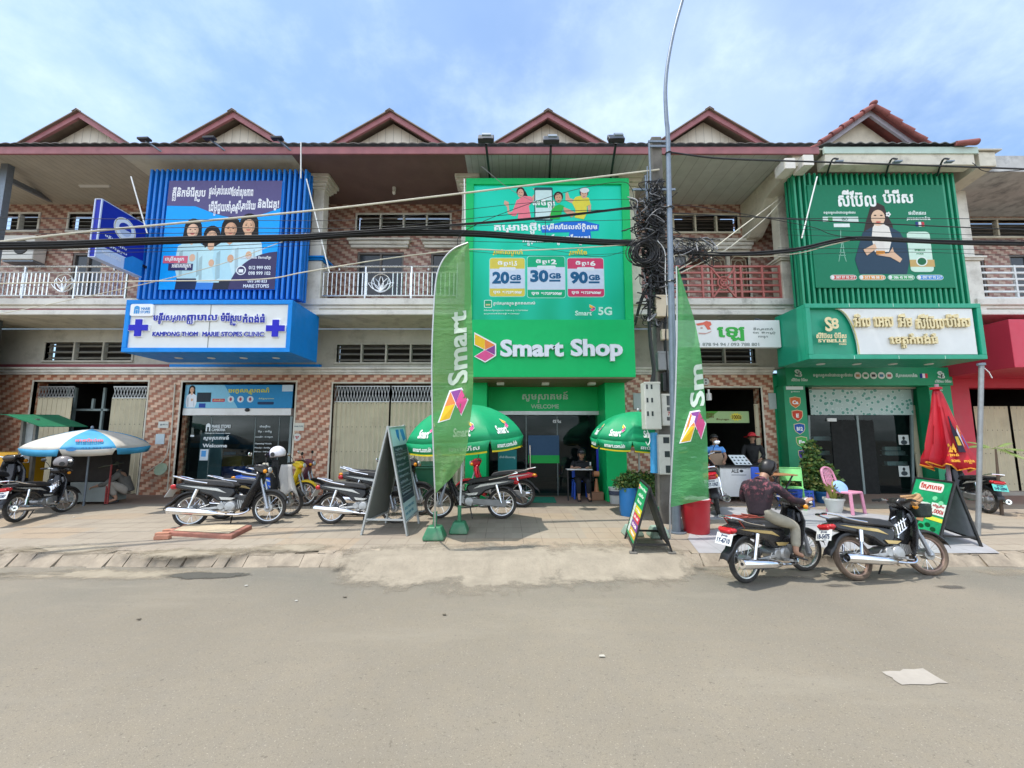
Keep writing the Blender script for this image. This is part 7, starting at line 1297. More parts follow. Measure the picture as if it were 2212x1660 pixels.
def bike(label, rear, front, body='black', shield='black', steer=12, lean=-6, plate=None, decal=silver, mud=False, mirrors=True, basket=False, seat_h=0, scl=None, rails=chrome, extra=None, group='parked motorbikes'):
    a, b = G(*rear), G(*front); d = b - a; d.z = 0; s = scl or min(1.12, max(.93, d.length / 1.22)); yaw = math.atan2(d.y, d.x); c = (a + b) / 2; c.z = gz(c.y)
    t = thing('motorbike', label, 'motorbike', c, (R(lean), 0, yaw), group); t.scale = (s, s, s)
    I = Matrix.Identity(4); bm, lm = bk[body], bk[shield]
    # steering turns everything in front of the head tube about its raked axis
    ax = Vector((-.45, 0, 1)).normalized(); piv = Vector((.42, 0, .82)); T = Matrix.Translation(piv) @ Matrix.Rotation(R(steer), 4, ax) @ Matrix.Translation(-piv)
    wheel(t, -.61, I, mud); wheel(t, .61, T, mud)
    q = MB(); q.prism([(-.74, .80), (-.62, .815), (-.35, .80), (-.12, .775), (.02, .74), (.08, .68), (.05, .65), (-.2, .685), (-.5, .71), (-.72, .745)], -.135, .135); q.build('seat', seatm, t, True, .03, seg=3)
    q = MB(); q.prism([(-.88, .73), (-.70, .765), (-.45, .725), (-.15, .68), (.05, .645), (.08, .56), (-.02, .43), (-.18, .42), (-.30, .52), (-.52, .59), (-.84, .655)], -.115, .115); q.build('tail_cover', bm, t, True, .028)
    q = MB()
    for y in (-.118, .118): q.prism([(-.80, .715), (-.5, .685), (-.2, .645), (-.05, .56), (-.22, .605), (-.52, .655)], y - .004, y + .004); q.prism([(-.16, .50), (.10, .475), (.02, .44), (-.12, .45)], y * 1.1 - .004, y * 1.1 + .004)
    q.build('decal', decal, t, bevel=.002)
    q = MB(); q.prism([(-.95, .70), (-.86, .735), (-.80, .70), (-.82, .655), (-.93, .645)], -.085, .085); q.build('tail_light', redl, t, True, .02)
    q = MB()
    for y in (-.1, .1): q.ell((-.88, y, .70), (.05, .025, .03), 8, 6)
    q.build('rear_indicators', amb if body != 'black' else redl, t, True)
    q = MB()
    for y in (-.135, .135): q.tube(bez([(-.36, y, .735), (-.62, y, .785), (-.80, y * .95, .84), (-.90, y * .7, .865)], 4), .014, 7)
    q.tube([(-.90, -.095, .865), (-.91, 0, .868), (-.90, .095, .865)], .014, 7); q.build('grab_rail', rails, t, True)
    f = fender(arc(-.61, .325, 50, 150) + [(-.96, .40), (-1.0, .33)], .07); f.build('rear_fender', black, t, True, solid=.006)
    if plate:
        pa = MB(); pa.prism([(-.925, .66), (-.99, .52), (-.985, .517), (-.92, .657)], -.12, .12); pl = pa.build('number_plate', platew if plate[0] != '~' else mat('plate_green', (.10, .52, .45), .4), t, bevel=.002)
        fr = QF((-.926, .12, .66), (-.926, -.12, .66), (-.991, -.12, .52), (-.991, .12, .52)); fr.text([(plate.strip('~'), .1, .42, .9, .85), ('ភ្នំពេញ', .3, .12, .7, .34)], ink('2a3a5a'), pl, 'plate_number', .003, .002, bold=.03)
    # frame cover, leg shields
    q = MB(); q.prism([(-.06, .66), (.10, .53), (.22, .52), (.33, .66), (.40, .90), (.47, .88), (.45, .70), (.34, .46), (.20, .36), (.02, .40), (-.12, .47)], -.06, .06); q.build('frame_cover', bm, t, True, .022)
    q = MB(); rows = [(.945, .455, .09), (.86, .50, .14), (.74, .485, .19), (.60, .43, .205), (.45, .37, .20), (.32, .32, .17), (.24, .29, .13)]
    for z, x, w in rows: q.v += [Vector((x - .10 * abs(u) ** 1.5, w * u, z)) for u in (-1, -.75, -.5, -.2, .2, .5, .75, 1)]
    q.f = [(8 * i + j, 8 * i + j + 1, 8 * i + 9 + j, 8 * i + 8 + j) for i in range(6) for j in range(7) if not (j == 3 and i > 1)]; q.m = [0] * len(q.f); q.build('leg_shield', lm, t, True, solid=.016)
    # front end
    q = MB(); q.prism([(.30, 1.0), (.37, 1.06), (.47, 1.05), (.55, .99), (.575, .93), (.53, .89), (.44, .89), (.34, .94)], -.095, .095); q.xf(T).build('handlebar_cowl', lm, t, True, .035, seg=3)
    q = MB(); q.ell((.562, 0, .95), (.03, .075, .055), 14, 8); q.xf(T).build('headlight', mat('headlight_glass', (.6, .62, .62), .08, .3), t, True)
    q = MB()
    for y in (-.12, .12): q.ell((.53, y, .93), (.035, .03, .035), 8, 6)
    q.xf(T).build('front_indicators', amb, t, True)
    q = MB()
    for s_ in (-1, 1): q.tube(bez([(.42, s_ * .06, 1.0), (.40, s_ * .2, 1.035), (.34, s_ * .34, 1.02)], 4), .012, 7)
    hb = q.xf(T).build('handlebar', chrome, t, True); q = MB()
    for s_ in (-1, 1): q.tube([(.385, s_ * .24, 1.03), (.335, s_ * .35, 1.02)], .019, 8); q.tube([(.42, s_ * .20, 1.03), (.41, s_ * .34, 1.0)], .006, 5)
    q.xf(T).build('grips', black, hb, True)
    if mirrors:
        for s_ in (-1, 1):
            q = MB(); q.tube(bez([(.40, s_ * .2, 1.04), (.38, s_ * .24, 1.13), (.35, s_ * .30, 1.2)], 3), .006, 5); m_ = q.xf(T).build('mirror', black, t, True)
            q = MB(); q.ell((.345, s_ * .32, 1.225), (.018, .065, .042), 10, 6); q.xf(T).build('mirror_glass', chrome if s_ < 0 else black, m_, True)
    q = MB()
    for y in (-.075, .075): q.tube([(.44, y, .84), (.535, y, .52)], .021, 8); q.tube([(.53, y, .54), (.60, y, .30)], .027, 8); q.ell((.607, y, .285), .032, 8, 6)
    q.xf(T).build('fork', forkm, t, True)
    f = fender(arc(.61, .318, 20, 150), .062); f.xf(T).build('front_fender', lm if shield in ('yellow', 'red') else black if not mud else bm, t, True, solid=.006)
    # engine, exhaust, swing arm
    q = MB(); q.lathe([(.001, -.14), (.075, -.135), (.098, -.11), (.105, 0), (.098, .11), (.075, .135), (.001, .14)], 18, (.02, 0, .33), 'y'); q.lathe([(.001, -.12), (.06, -.12), (.07, 0), (.06, .12), (.001, .12)], 14, (-.12, 0, .34), 'y'); q.prism([(.05, .42), (-.14, .41), (-.14, .26), (.05, .24)], -.1, .1)
    e = q.build('engine', engm, t, True, .01); q = MB()
    for k in range(6): x = .115 + .028 * k; q.box(x, x + .014, -.085, .085, .285 + .006 * k, .44 - .004 * k)
    q.box(.10, .30, -.055, .055, .30, .415); q.build('cylinder_fins', engm, e)
    q = MB(); q.tube(bez([(.27, -.03, .32), (.30, -.08, .25), (.2, -.13, .2), (.02, -.15, .205), (-.15, -.16, .225)], 5), .018, 8); ex = q.build('exhaust_pipe', chrome, t, True)
    q = MB(); q.tube([(-.14, -.16, .225), (-.22, -.165, .235), (-.30, -.17, .245), (-.86, -.175, .305), (-.88, -.175, .307)], [.026, .046, .056, .062, .052], 16); q.build('muffler', chrome, ex, True); q = MB(); q.tube([(-.875, -.175, .306), (-.885, -.175, .307)], .02, 10); q.build('muffler_tip', black, ex)
    q = MB()
    for y in (-.1, .1): q.bar((.0, y, .33), (-.63, y, .285), .03, .045)
    q.build('swing_arm', engm, t, bevel=.008); q = MB(); q.prism([(-.70, .33), (-.66, .36), (-.05, .39), (.02, .36), (.02, .30), (-.05, .28), (-.66, .215), (-.70, .24)], .105, .13); q.build('chain_case', mat('chain_case_grey', (.22, .22, .215), .45, .4), t, True, .012)
    for y in (-.135, .135):
        q = MB(); q.tube([(-.50, y, .64), (-.545, y, .49)], .03, 10); q.tube([(-.54, y, .51), (-.60, y, .30)], .018, 8); q.build('rear_shock', chrome, t, True)
    q = MB(); q.bar((-.02, -.24, .27), (-.02, .24, .27), .035, .03); q.tube([(-.05, -.14, .26), (.12, -.2, .24)], .008, 5); q.tube([(-.4, -.2, .33), (-.28, -.15, .38)], .009, 5); q.build('foot_pegs', engm, t, bevel=.006)
    q = MB(); q.tube([(.0, .1, .25), (-.06, .2, .005 + .02)], .012, 6); q.build('side_stand', black, t, True)
    if extra: extra(t, T)
    return t
def basket(t, T):
    q = MB(); q.prism([(.50, .97), (.76, .97), (.72, .78), (.54, .78)], -.14, .14); q.xf(T).build('basket', mat('dark_green_basket', (.018, .03, .022), .7, 0, .3, 30, .2, (.1, .1, .07), .6), t, True, .03); q = MB()
    for z, r_ in ((1.02, .05), (1.06, .035)): q.tube(bez([(.44, -.2, z - .05), (.54, -.18, z + .0), (.66, -.07, z + .03), (.70, .08, z + .01), (.60, .16, z)], 4), r_ * .7, 8)
    q.xf(T).build('rope_coil', mat('tan_rope', (.42, .24, .11), .8), t, True)
def rack(t, T):
    q = MB()
    for z, x0, x1 in ((.55, .12, .33), (.66, .12, .36)): q.tube(bez([(x0, -.09, z), (x1, -.1, z + .12), (x1 + .03, 0, z + .16), (x1, .1, z + .12), (x0, .09, z)], 3), .009, 5)
    for k in range(4): q.tube([(.14 + .05 * k, -.09, .56 + .03 * k), (.14 + .05 * k, -.1, .70 + .025 * k)], .007, 5)
    q.prism([(.12, .52), (.28, .68), (.34, .64), (.2, .48)], -.08, .08); q.build('chrome_rack', chrome, t, True)
BK = {}
BK['dream'] = bike('black underbone motorbike with long chrome exhaust nearest the brick manhole', (408, 1141), (578, 1132), steer=-4, plate='1AB-2231')
BK['m3'] = bike('black motorbike second in the clinic row, amber indicator and jacket draped over its bars', (478, 1122), (622, 1116), steer=-14, decal=golds, mirrors=False)
BK['m4'] = bike('motorbike with yellow leg shield and blue tail by the clinic brick pier', (530, 1099), (657, 1094), body='blue', shield='yellow', steer=-14, decal=silver, mirrors=True)
BK['m5'] = bike('maroon motorbike deepest in the clinic row against the brick pier', (556, 1092), (677, 1089), body='maroon', shield='maroon', steer=-10)
BK['m6'] = bike('black motorbike with chrome exhaust behind the tall grey sandwich board', (716, 1132), (850, 1131), steer=-8, plate='1CD-5120')
BK['m7'] = bike('black motorbike with silver grab rails, second behind the tall sandwich board', (765, 1113), (906, 1113), steer=-6, rails=chrome)
BK['m8'] = bike('black motorbike farthest behind the tall sandwich board by the cream shutter', (762, 1095), (885, 1093), body='grey', steer=-6)
BK['m9'] = bike('black motorbike facing left under the green umbrella between flag bases', (1084, 1121), (947, 1121), steer=16, lean=5, rails=chrome)
BK['m10'] = bike('motorbike with bright red tail beside the phone shop door', (1128, 1096), (1010, 1094), body='red', shield='red', steer=10, lean=4)
BK['m1'] = bike('dark motorbike seen from behind at far left beside the vendor cart', (48, 1127), (130, 1109), steer=-18, plate='1BX-3287', scl=.88, extra=rack)
BK['m0'] = bike('black motorbike partly cut off by the left edge of the picture', (-70, 1130), (48, 1100), steer=-8)
BK['m11'] = bike('black and red motorbike seen from behind right of the red tub', (1556, 1122), (1540, 1085), body='red', steer=10, plate='1DT-1967', lean=-9)
BK['m12'] = bike('black motorbike with gold stripe carrying the rider in the dark shirt', (1618, 1259), (1741, 1236), steer=-10, plate='1Y-6710', decal=golds, lean=-2, mirrors=False)
BK['m13'] = bike('muddy wheeled black motorbike with front basket parked beside the rider', (1857, 1255), (2018, 1245), steer=-12, plate='1B-5475', decal=golds, mud=True, mirrors=False, lean=-13, extra=lambda t, T: (basket(t, T), rack(t, T)))
BK['m14'] = bike('dark motorbike with green number plate behind the right sandwich board', (2128, 1108), (2055, 1092), steer=8, plate='~1HF-2094', lean=5)
def onbike(k, p): m = BK[k]; M = Matrix.LocRotScale(m.location, m.rotation_euler, m.scale); return M @ Vector(p)
# helmets, jacket and cloth left on the bikes
def helmet(k, p, yaw, m1, m2, label, s=.135):
    c = onbike(k, p); t = thing('helmet', label, 'helmet', c, (0, R(8), R(yaw)))
    q = MB(); q.ell((0, 0, 0), (s * 1.08, s, s), 18, 12)
    keep = [f for f in q.f if sum(q.v[i].z for i in f) / len(f) > -s * .55]; q.f = keep; q.m = [0] * len(keep); q.build('shell', m1, t, True, solid=.012)
    q = MB(); q.ell((0, 0, 0), (s * 1.13, s * 1.05, s * 1.04), 18, 12); keep = [f for f in q.f if (lambda c_: c_.x > s * .45 and -s * .6 < c_.z < s * .45)(sum((q.v[i] for i in f), Vector()) / len(f))]; q.f = keep; q.m = [0] * len(keep); q.build('visor', m2, t, True)
    q = MB()
    for y in (-1, 1): q.cyl((0, y * s * .9, -.02), (0, y * s * 1.06, -.02), .042, 14)
    q.build('ear_piece', black, t, True)
helmet('m3', (.36, -.22, 1.3), 172, mat('helmet_white', (.75, .74, .78), .25), mat('visor_violet', (.16, .10, .32), .1), 'white helmet with violet visor hung on a motorbike by the clinic')
helmet('m7', (.02, 0, .93), 10, black, tinted, 'black helmet resting on a seat behind the tall sandwich board', .14)
helmet('m1', (.40, -.12, 1.16), 40, mat('helmet_grey', (.22, .20, .20), .3), tinted, 'grey helmet hung on the dark motorbike at far left')
def drape(name, k, top, w0, w1, h, m, label, nx=9, nz=10, amp=.04, dy=0):
    q = MB()
    for j in range(nz + 1):
        v = j / nz
        for i in range(nx + 1):
            u = i / nx - .5; w = w0 + (w1 - w0) * v; q.v.append(Vector((top[0] + u * w + .1 * v * v, top[1] - .03 + dy * v + amp * math.sin(u * 13 + v * 2) * v - .05 * (1 - v) * 0, top[2] - h * v - .10 * abs(u) * v + .06 * math.sin(u * 9) * v)))
    q.f = [(j * (nx + 1) + i, j * (nx + 1) + i + 1, (j + 1) * (nx + 1) + i + 1, (j + 1) * (nx + 1) + i) for j in range(nz) for i in range(nx)]; q.m = [0] * len(q.f)
    for i in range(len(q.v)): q.v[i] = onbike(k, q.v[i])
    return tag(q.build(name, m, None, True, solid=.008), label, name)
drape('cloth', 'm3', (.56, -.22, 1.06), .20, .40, .58, cloth('grey_cloth', (.50, .48, .44), .2), 'pale grey cloth hanging from the bars beside the white helmet', dy=-.06)
drape('jacket', 'm3', (.34, -.2, 1.16), .12, .26, .62, cloth('black_jacket', (.012, .012, .012), .02), 'black jacket draped over a motorbike below the white helmet', amp=.05, dy=-.05)
drape('towel', 'm3', (.16, -.2, 1.10), .10, .24, .20, cloth('cream_towel', (.60, .57, .47), .2), 'cream towel slung over the bars left of the black jacket', dy=-.05)
# ------------------------------------------------------------------ people
def skin_mesh(name, J, E_, m, parent, sub=2, root='pelvis'):
    """J: joint -> (position, radius); one continuous surface grown round the skeleton"""
    keys = list(J); idx = {k: i for i, k in enumerate(keys)}; off = OFF.get(parent, Vector((0, 0, 0)))
    me = bpy.data.meshes.new(name); me.from_pydata([tuple(Vector(J[k][0]) - off) for k in keys], [(idx[a], idx[b]) for a, b in E_], []); me.materials.append(m)
    o = bpy.data.objects.new(name, me); COL.objects.link(o); o.parent = parent; OFF[o] = off
    md = o.modifiers.new('skin', 'SKIN'); md.use_smooth_shade = True; md.branch_smoothing = .4
    for k, sv in zip(keys, me.skin_vertices[0].data):
        r = J[k][1]; sv.radius = r if isinstance(r, tuple) else (r, r); sv.use_root = (k == root)
    md = o.modifiers.new('sub', 'SUBSURF'); md.levels = sub; md.render_levels = sub; return o
SP = [('pelvis', 'waist'), ('waist', 'chest'), ('chest', 'neck'), ('neck', 'jaw'), ('jaw', 'head'), ('head', 'crown')]
def arm_e(s): return [('chest', 'shoulder' + s), ('shoulder' + s, 'elbow' + s), ('elbow' + s, 'wrist' + s), ('wrist' + s, 'palm' + s)]
def leg_e(s): return [('pelvis', 'hip' + s), ('hip' + s, 'knee' + s), ('knee' + s, 'calf' + s), ('calf' + s, 'ankle' + s), ('ankle' + s, 'toe' + s)]
RAD = dict(pelvis=(.15, .105), waist=(.135, .095), chest=(.16, .105), neck=.05, jaw=.068, head=.088, crown=.062, shoulder=.062, elbow=.043, wrist=.03, palm=(.038, .02), hip=.085, knee=.058, calf=.052, ankle=.036, toe=.034)
def person(label, loc, yaw, pos, tops, skin, shirt, trousers, hair, scale=1, sleeves=True, bare=True, fingers=True, look=(1, 0, 0), hat=None, extra=None, rot=None, legs=True, roundhat=False):
    t = thing('person', label, 'person', loc, rot or (0, 0, R(yaw))); t.scale = (scale,) * 3; J = {}
    for k, p in pos.items():
        J[k] = (Vector(p), RAD[k.split('_')[0]])
        if k.endswith('_') and k != '_': J[k[:-1] + '_l'] = (Vector(p), RAD[k[:-1]]); J[k[:-1] + '_r'] = (Vector((p[0], -p[1], p[2])), RAD[k[:-1]]); del J[k]
    for s in ('_l', '_r'):
        if legs: J['calf' + s] = (J['knee' + s][0].lerp(J['ankle' + s][0], .35), RAD['calf'])
    ED = SP + arm_e('_l') + arm_e('_r') + (leg_e('_l') + leg_e('_r') if legs else [])
    JB = {n: (v_[0], tuple(x * (.5 if n == 'chest' else .68) for x in v_[1]) if n in ('pelvis', 'waist', 'chest') else v_[1] * (.72 if n[:4] in ('shou', 'hip_') else 1) if not isinstance(v_[1], tuple) else v_[1]) for n, v_ in J.items()}; EB = list(ED)
    if fingers:
        for s in ('_l', '_r'):
            w, p = J['wrist' + s][0], J['palm' + s][0]; d = (p - w).normalized(); sd = d.cross(Vector((0, 0, 1))); sd = sd.normalized() if sd.length > .1 else Vector((0, 1, 0)); dn = Vector((0, 0, -1))
            for i, l in enumerate((.062, .072, .068, .05)):
                a = p + d * .02 + sd * (.027 - .018 * i); b = a + d * l * .6 + dn * .01; c = b + (d * .5 + dn).normalized() * l * .55
                for nm, q_, r_ in ((f'f{i}a', a, .0095), (f'f{i}b', b, .0088), (f'f{i}c', c, .0075)): JB[nm + s] = (q_, r_)
                EB += [('palm' + s, f'f{i}a' + s), (f'f{i}a' + s, f'f{i}b' + s), (f'f{i}b' + s, f'f{i}c' + s)]
            a = w.lerp(p, .55) + sd * .035; b = a + d * .045 + sd * .012; JB['t0' + s] = (a, .0105); JB['t1' + s] = (b, .009); EB += [('palm' + s, 't0' + s), ('t0' + s, 't1' + s)]
    body = skin_mesh('body', JB, EB, skin, t)
    k = 1.3; S_ = {n: (J[n][0], tuple(x * k for x in J[n][1]) if isinstance(J[n][1], tuple) else J[n][1] * 1.22) for n in J}
    S_['hem'] = (J['pelvis'][0] + Vector((0, 0, -.03)), tuple(x * 1.12 for x in RAD['pelvis'])); S_['collar'] = (J['chest'][0].lerp(J['neck'][0], .95), .074)
    S_['yoke'] = (J['chest'][0].lerp(J['neck'][0], .45), (.15, .10)); es = [('hem', 'waist'), ('waist', 'chest'), ('chest', 'yoke'), ('yoke', 'collar')]
    for s in ('_l', '_r'):
        es += [('chest', 'shoulder' + s), ('shoulder' + s, 'elbow' + s)]
        if sleeves: S_['cuff' + s] = (J['elbow' + s][0].lerp(J['wrist' + s][0], .9), .042); es.append(('elbow' + s, 'cuff' + s))
        else: S_['sleeve' + s] = (J['shoulder' + s][0].lerp(J['elbow' + s][0], .6), .066); es[-1] = ('shoulder' + s, 'sleeve' + s)
    used = {x for e in es for x in e}; skin_mesh('shirt', {n: S_[n] for n in S_ if n in used}, es, shirt, t, root='waist')
    if legs:
        T_ = {n: (J[n][0], tuple(x * 1.1 for x in J[n][1]) if isinstance(J[n][1], tuple) else J[n][1] * 1.22) for n in J}
        es = [('waist', 'pelvis')]
        for s in ('_l', '_r'): T_['hemleg' + s] = (J['calf' + s][0].lerp(J['ankle' + s][0], .72), .058); es += [('pelvis', 'hip' + s), ('hip' + s, 'knee' + s), ('knee' + s, 'calf' + s), ('calf' + s, 'hemleg' + s)]
        used = {x for e in es for x in e}; skin_mesh('trousers', {n: T_[n] for n in T_ if n in used}, es, trousers, t)
        q = MB()
        for s in ('_l', '_r'): a, b = J['ankle' + s][0], J['toe' + s][0]; d = (b - a); d.z = min(d.z, 0) * .6; q.bar(a + Vector((0, 0, -.045)) - d * .3, b + d * .25 + Vector((0, 0, -.038)), .085, .02)
        q.build('sandals', black, t, bevel=.008)
    h = J['head'][0]; up = (J['crown'][0] - J['jaw'][0]).normalized(); lk = Vector(look); lk = (lk - up * lk.dot(up)).normalized(); sd = up.cross(lk); M = Matrix((lk, sd, up)).transposed().to_4x4(); M.translation = h
    q = MB(); q.ell((0, 0, .012), (.116, .10, .126), 16, 12); kf = [f for f in q.f if (lambda c: c.z > .045 or c.x < .02 and c.z > -.125)(sum((q.v[i] for i in f), Vector()) / len(f))]; q.f = kf; q.m = [0] * len(kf); q.xf(M).build('hair', hair, t, True, solid=.012)
    q = MB(); q.prism([(.082, .005), (.108, -.03), (.082, -.035)], -.012, .012); q.xf(M).build('nose', skin, t, True, .006)
    q = MB()
    for y in (-.034, .034): q.ell((.084, y, .006), (.008, .013, .007), 8, 5)
    q.xf(M).build('eyes', black, t, True); q = MB(); q.ell((.082, 0, -.062), (.01, .024, .007), 8, 5); q.xf(M).build('mouth', mat('lips', (.30, .10, .09), .5), t, True); q = MB()
    for y in (-.09, .09): q.ell((-.005, y, -.01), (.022, .01, .03), 8, 6)
    q.xf(M).build('ears', skin, t, True)
    if hat is not None:
        q = MB(); q.ell((-.005, 0, .04), (.122, .105, .115), 18, 10); kf = [f for f in q.f if sum(q.v[i].z for i in f) / len(f) > .035]; q.f = kf; q.m = [0] * len(kf)
        if roundhat: q.lathe([(.10, .045), (.20, .02)], 20)
        else: q.prism([(.08, -.075), (.19, -.05), (.205, 0), (.19, .05), (.08, .075)], .042, .052, 'xy')
        q.xf(M).build('cap', hat, t, True, solid=.008)
    if extra: extra(t, J, M)
    return t
tan_ = mat('skin_tan', (.38, .21, .135), .55, 0, .06, 20); hairm = mat('hair_black', (.012, .01, .009), .4, 0, .3, 30)
def floral():
    q = NT('floral_shirt'); o = q.co(); a = q.rng(q.noise(16, 4, .65), .50, .62); z = q.rng(q.xyz(o)[2], 1.02, 1.24, 0, 1); b = q.rng(q.noise(5, 3), .35, .6, .3, 1)
    c = q.mix(q.math('MULTIPLY', q.math('MULTIPLY', a, z), b), (.022, .012, .018), (.26, .075, .095)); q.bump(q.noise(9, 3), .5, .02); return q.set(c, .85)
m12 = BK['m12']
def band(t, J, M): MB().torus((0, 0, .02), .118, .009, 'x', 24, 6).xf(M).build('headphones', black, t, True)
pp = person('person in dark floral shirt sitting hunched on a motorbike at the kerb', m12.location, 0, {
    'pelvis': (-.26, 0, .87), 'waist': (-.28, 0, 1.02), 'chest': (-.22, 0, 1.22), 'neck': (-.10, 0, 1.36), 'jaw': (-.03, .0, 1.415), 'head': (.0, .0, 1.465), 'crown': (.035, .0, 1.515),
    'shoulder_l': (-.20, .20, 1.26), 'elbow_l': (-.16, .32, 1.02), 'wrist_l': (.04, .20, .98), 'palm_l': (.10, .15, .98),
    'shoulder_r': (-.20, -.20, 1.26), 'elbow_r': (.0, -.31, 1.06), 'wrist_r': (.23, -.33, 1.02), 'palm_r': (.30, -.325, 1.055),
    'hip_l': (-.22, .11, .84), 'knee_l': (.16, .20, .70), 'ankle_l': (.05, .22, .36), 'toe_l': (.18, .23, .31),
    'hip_r': (-.22, -.11, .84), 'knee_r': (.16, -.20, .70), 'ankle_r': (.05, -.24, .36), 'toe_r': (.18, -.25, .31)},
    None, tan_, floral(), mat('khaki_trousers', (.33, .30, .23), .8, 0, .14, 9, .2, (.15, .13, .1), .3), hairm, scale=m12.scale[0], rot=m12.rotation_euler.copy(), look=(.6, 0, -.8), extra=band)
q = MB()
for y in (-.10, 0, .10): q.tube([(-.85, y, .86), (-.30, y, .83)], .009, 6)
for x in (-.8, -.62, -.45): q.tube([(x, -.12, .855), (x, .12, .855)], .009, 6)
for y in (-.11, .11): q.tube([(-.82, y, .86), (-.7, y, .72)], .009, 6)
q.build('luggage_rack', mat('rusty_red_iron', (.30, .06, .04), .6, .2, .2, 9), m12)
q = MB(); q.lathe([(.001, -.09), (.06, -.09), (.065, -.03), (.055, -.02), (.065, -.01), (.065, .04), (.055, .05), (.07, .06), (.07, .12), (.001, .13)], 20); c = onbike('m12', (.66, .02, .92)); q.xf(Matrix.Translation(c) @ Matrix.Rotation(R(65), 4, 'Y')); tag(q.build('steel_canister', inox, None, True), 'shiny steel canister hung at the front of the rider motorbike', 'canister')
def stand(sx=0, arm_l=None, arm_r=None, lean=0):
    d = {'pelvis': (0, 0, .93), 'waist': (lean * .4, 0, 1.08), 'chest': (lean, 0, 1.30), 'neck': (lean * 1.3, 0, 1.46), 'jaw': (lean * 1.3 + .03, 0, 1.53), 'head': (lean * 1.3 + .02, 0, 1.59), 'crown': (lean * 1.3 + .01, 0, 1.66)}
    for s, y, a in (('_l', 1, arm_l), ('_r', -1, arm_r)):
        d['shoulder' + s] = (lean, .18 * y, 1.37); e, w, p = a or ((.0, .24 * y, 1.12), (.04, .25 * y, .90), (.05, .25 * y, .82)); d['elbow' + s], d['wrist' + s], d['palm' + s] = e, w, p
        d['hip' + s] = (0, .09 * y, .88); d['knee' + s] = (.02, .1 * y, .49); d['ankle' + s] = (0, .1 * y, .09); d['toe' + s] = (.15, .11 * y, .045)
    return d
def work(y): return ((.08, .25 * y, 1.12), (.28, .16 * y, 1.02), (.36, .14 * y, 1.0))
def apron(t, J, M):
    q = MB(); q.prism([(-.13, 1.30), (.13, 1.30), (.19, 1.05), (.2, .6), (-.2, .6), (-.19, 1.05)], .15, .16, 'yz'); q.build('apron', mat('tan_apron', (.36, .25, .17), .8), t, True, .004); q = MB(); q.ell((.165, 0, .86), (.006, .05, .03), 10, 6); q.build('apron_print', mat('apron_print', (.75, .62, .25), .6), t)
p = P(1545, 1000, 10.35); person('person in light blue shirt, tan apron and black cap behind the drinks cart', (p.x, 10.35, 0), -105, stand(0, work(1), work(-1)), None, tan_, mat('sky_shirt', (.12, .34, .75), .8), mat('dark_trousers', (.02, .02, .025), .8), hairm, .94, False, hat=black, extra=apron)
p = P(1628, 1000, 10.75); person('person in red cap and black top standing at the right end of the drinks cart', (p.x, 10.75, 0), -120, stand(0, work(1), work(-1)), None, tan_, mat('black_top', (.014, .014, .015), .85), mat('dark_trousers', (.02, .02, .025), .8), hairm, .97, True, hat=mat('red_cap', (.55, .02, .03), .6), roundhat=True)
sit = {'pelvis': (0, 0, .50), 'waist': (.01, 0, .65), 'chest': (.05, 0, .86), 'neck': (.10, 0, 1.01), 'jaw': (.15, 0, 1.06), 'head': (.16, 0, 1.12), 'crown': (.16, 0, 1.19)}
for s, y in (('_l', 1), ('_r', -1)):
    sit['shoulder' + s] = (.05, .18 * y, .93); sit['elbow' + s] = (.12, .27 * y, .72); sit['wrist' + s] = (.30, .18 * y, .80); sit['palm' + s] = (.36, .12 * y, .81); sit['hip' + s] = (0, .09 * y, .48); sit['knee' + s] = (.36, .12 * y, .48); sit['ankle' + s] = (.36, .12 * y, .09); sit['toe' + s] = (.50, .13 * y, .045)
def badge(t, J, M): MB().box(.08, .16, .2, .235, .84, .93).build('armband', whitep, t, bevel=.01)
person('person in dark uniform and cap seated behind the white topped desk', (xg + .1, 10.42, 0), -90, sit, None, tan_, mat('navy_uniform', (.010, .011, .014), .8), mat('navy_uniform', (.018, .02, .028), .8), hairm, 1.0, False, hat=black, extra=badge)
stool('blue plastic chair under the seated guard', xg + .1, 10.5, mat('chair_blue', (.03, .10, .55), .4))
sq = {'pelvis': (0, 0, .24), 'waist': (.04, 0, .38), 'chest': (.14, 0, .56), 'neck': (.24, 0, .68), 'jaw': (.30, 0, .71), 'head': (.32, 0, .77), 'crown': (.33, 0, .84)}
for s, y in (('_l', 1), ('_r', -1)):
    sq['shoulder' + s] = (.16, .18 * y, .62); sq['elbow' + s] = (.33, .22 * y, .42); sq['wrist' + s] = (.48, .10 * y, .38); sq['palm' + s] = (.54, .06 * y, .36); sq['hip' + s] = (.02, .1 * y, .24); sq['knee' + s] = (.32, .2 * y, .46); sq['ankle' + s] = (.16, .17 * y, .09); sq['toe' + s] = (.30, .19 * y, .045)
p = G(268, 1086); person('person in grey clothes and wide dark hat squatting beside the vendor cart', (p.x, p.y + .1, 0), 215, sq, None, tan_, mat('dull_grey_top', (.11, .105, .095), .9), mat('pale_grey_trousers', (.32, .29, .25), .9), hairm, 1.12, True, hat=mat('olive_hat', (.13, .13, .085), .8), roundhat=True)
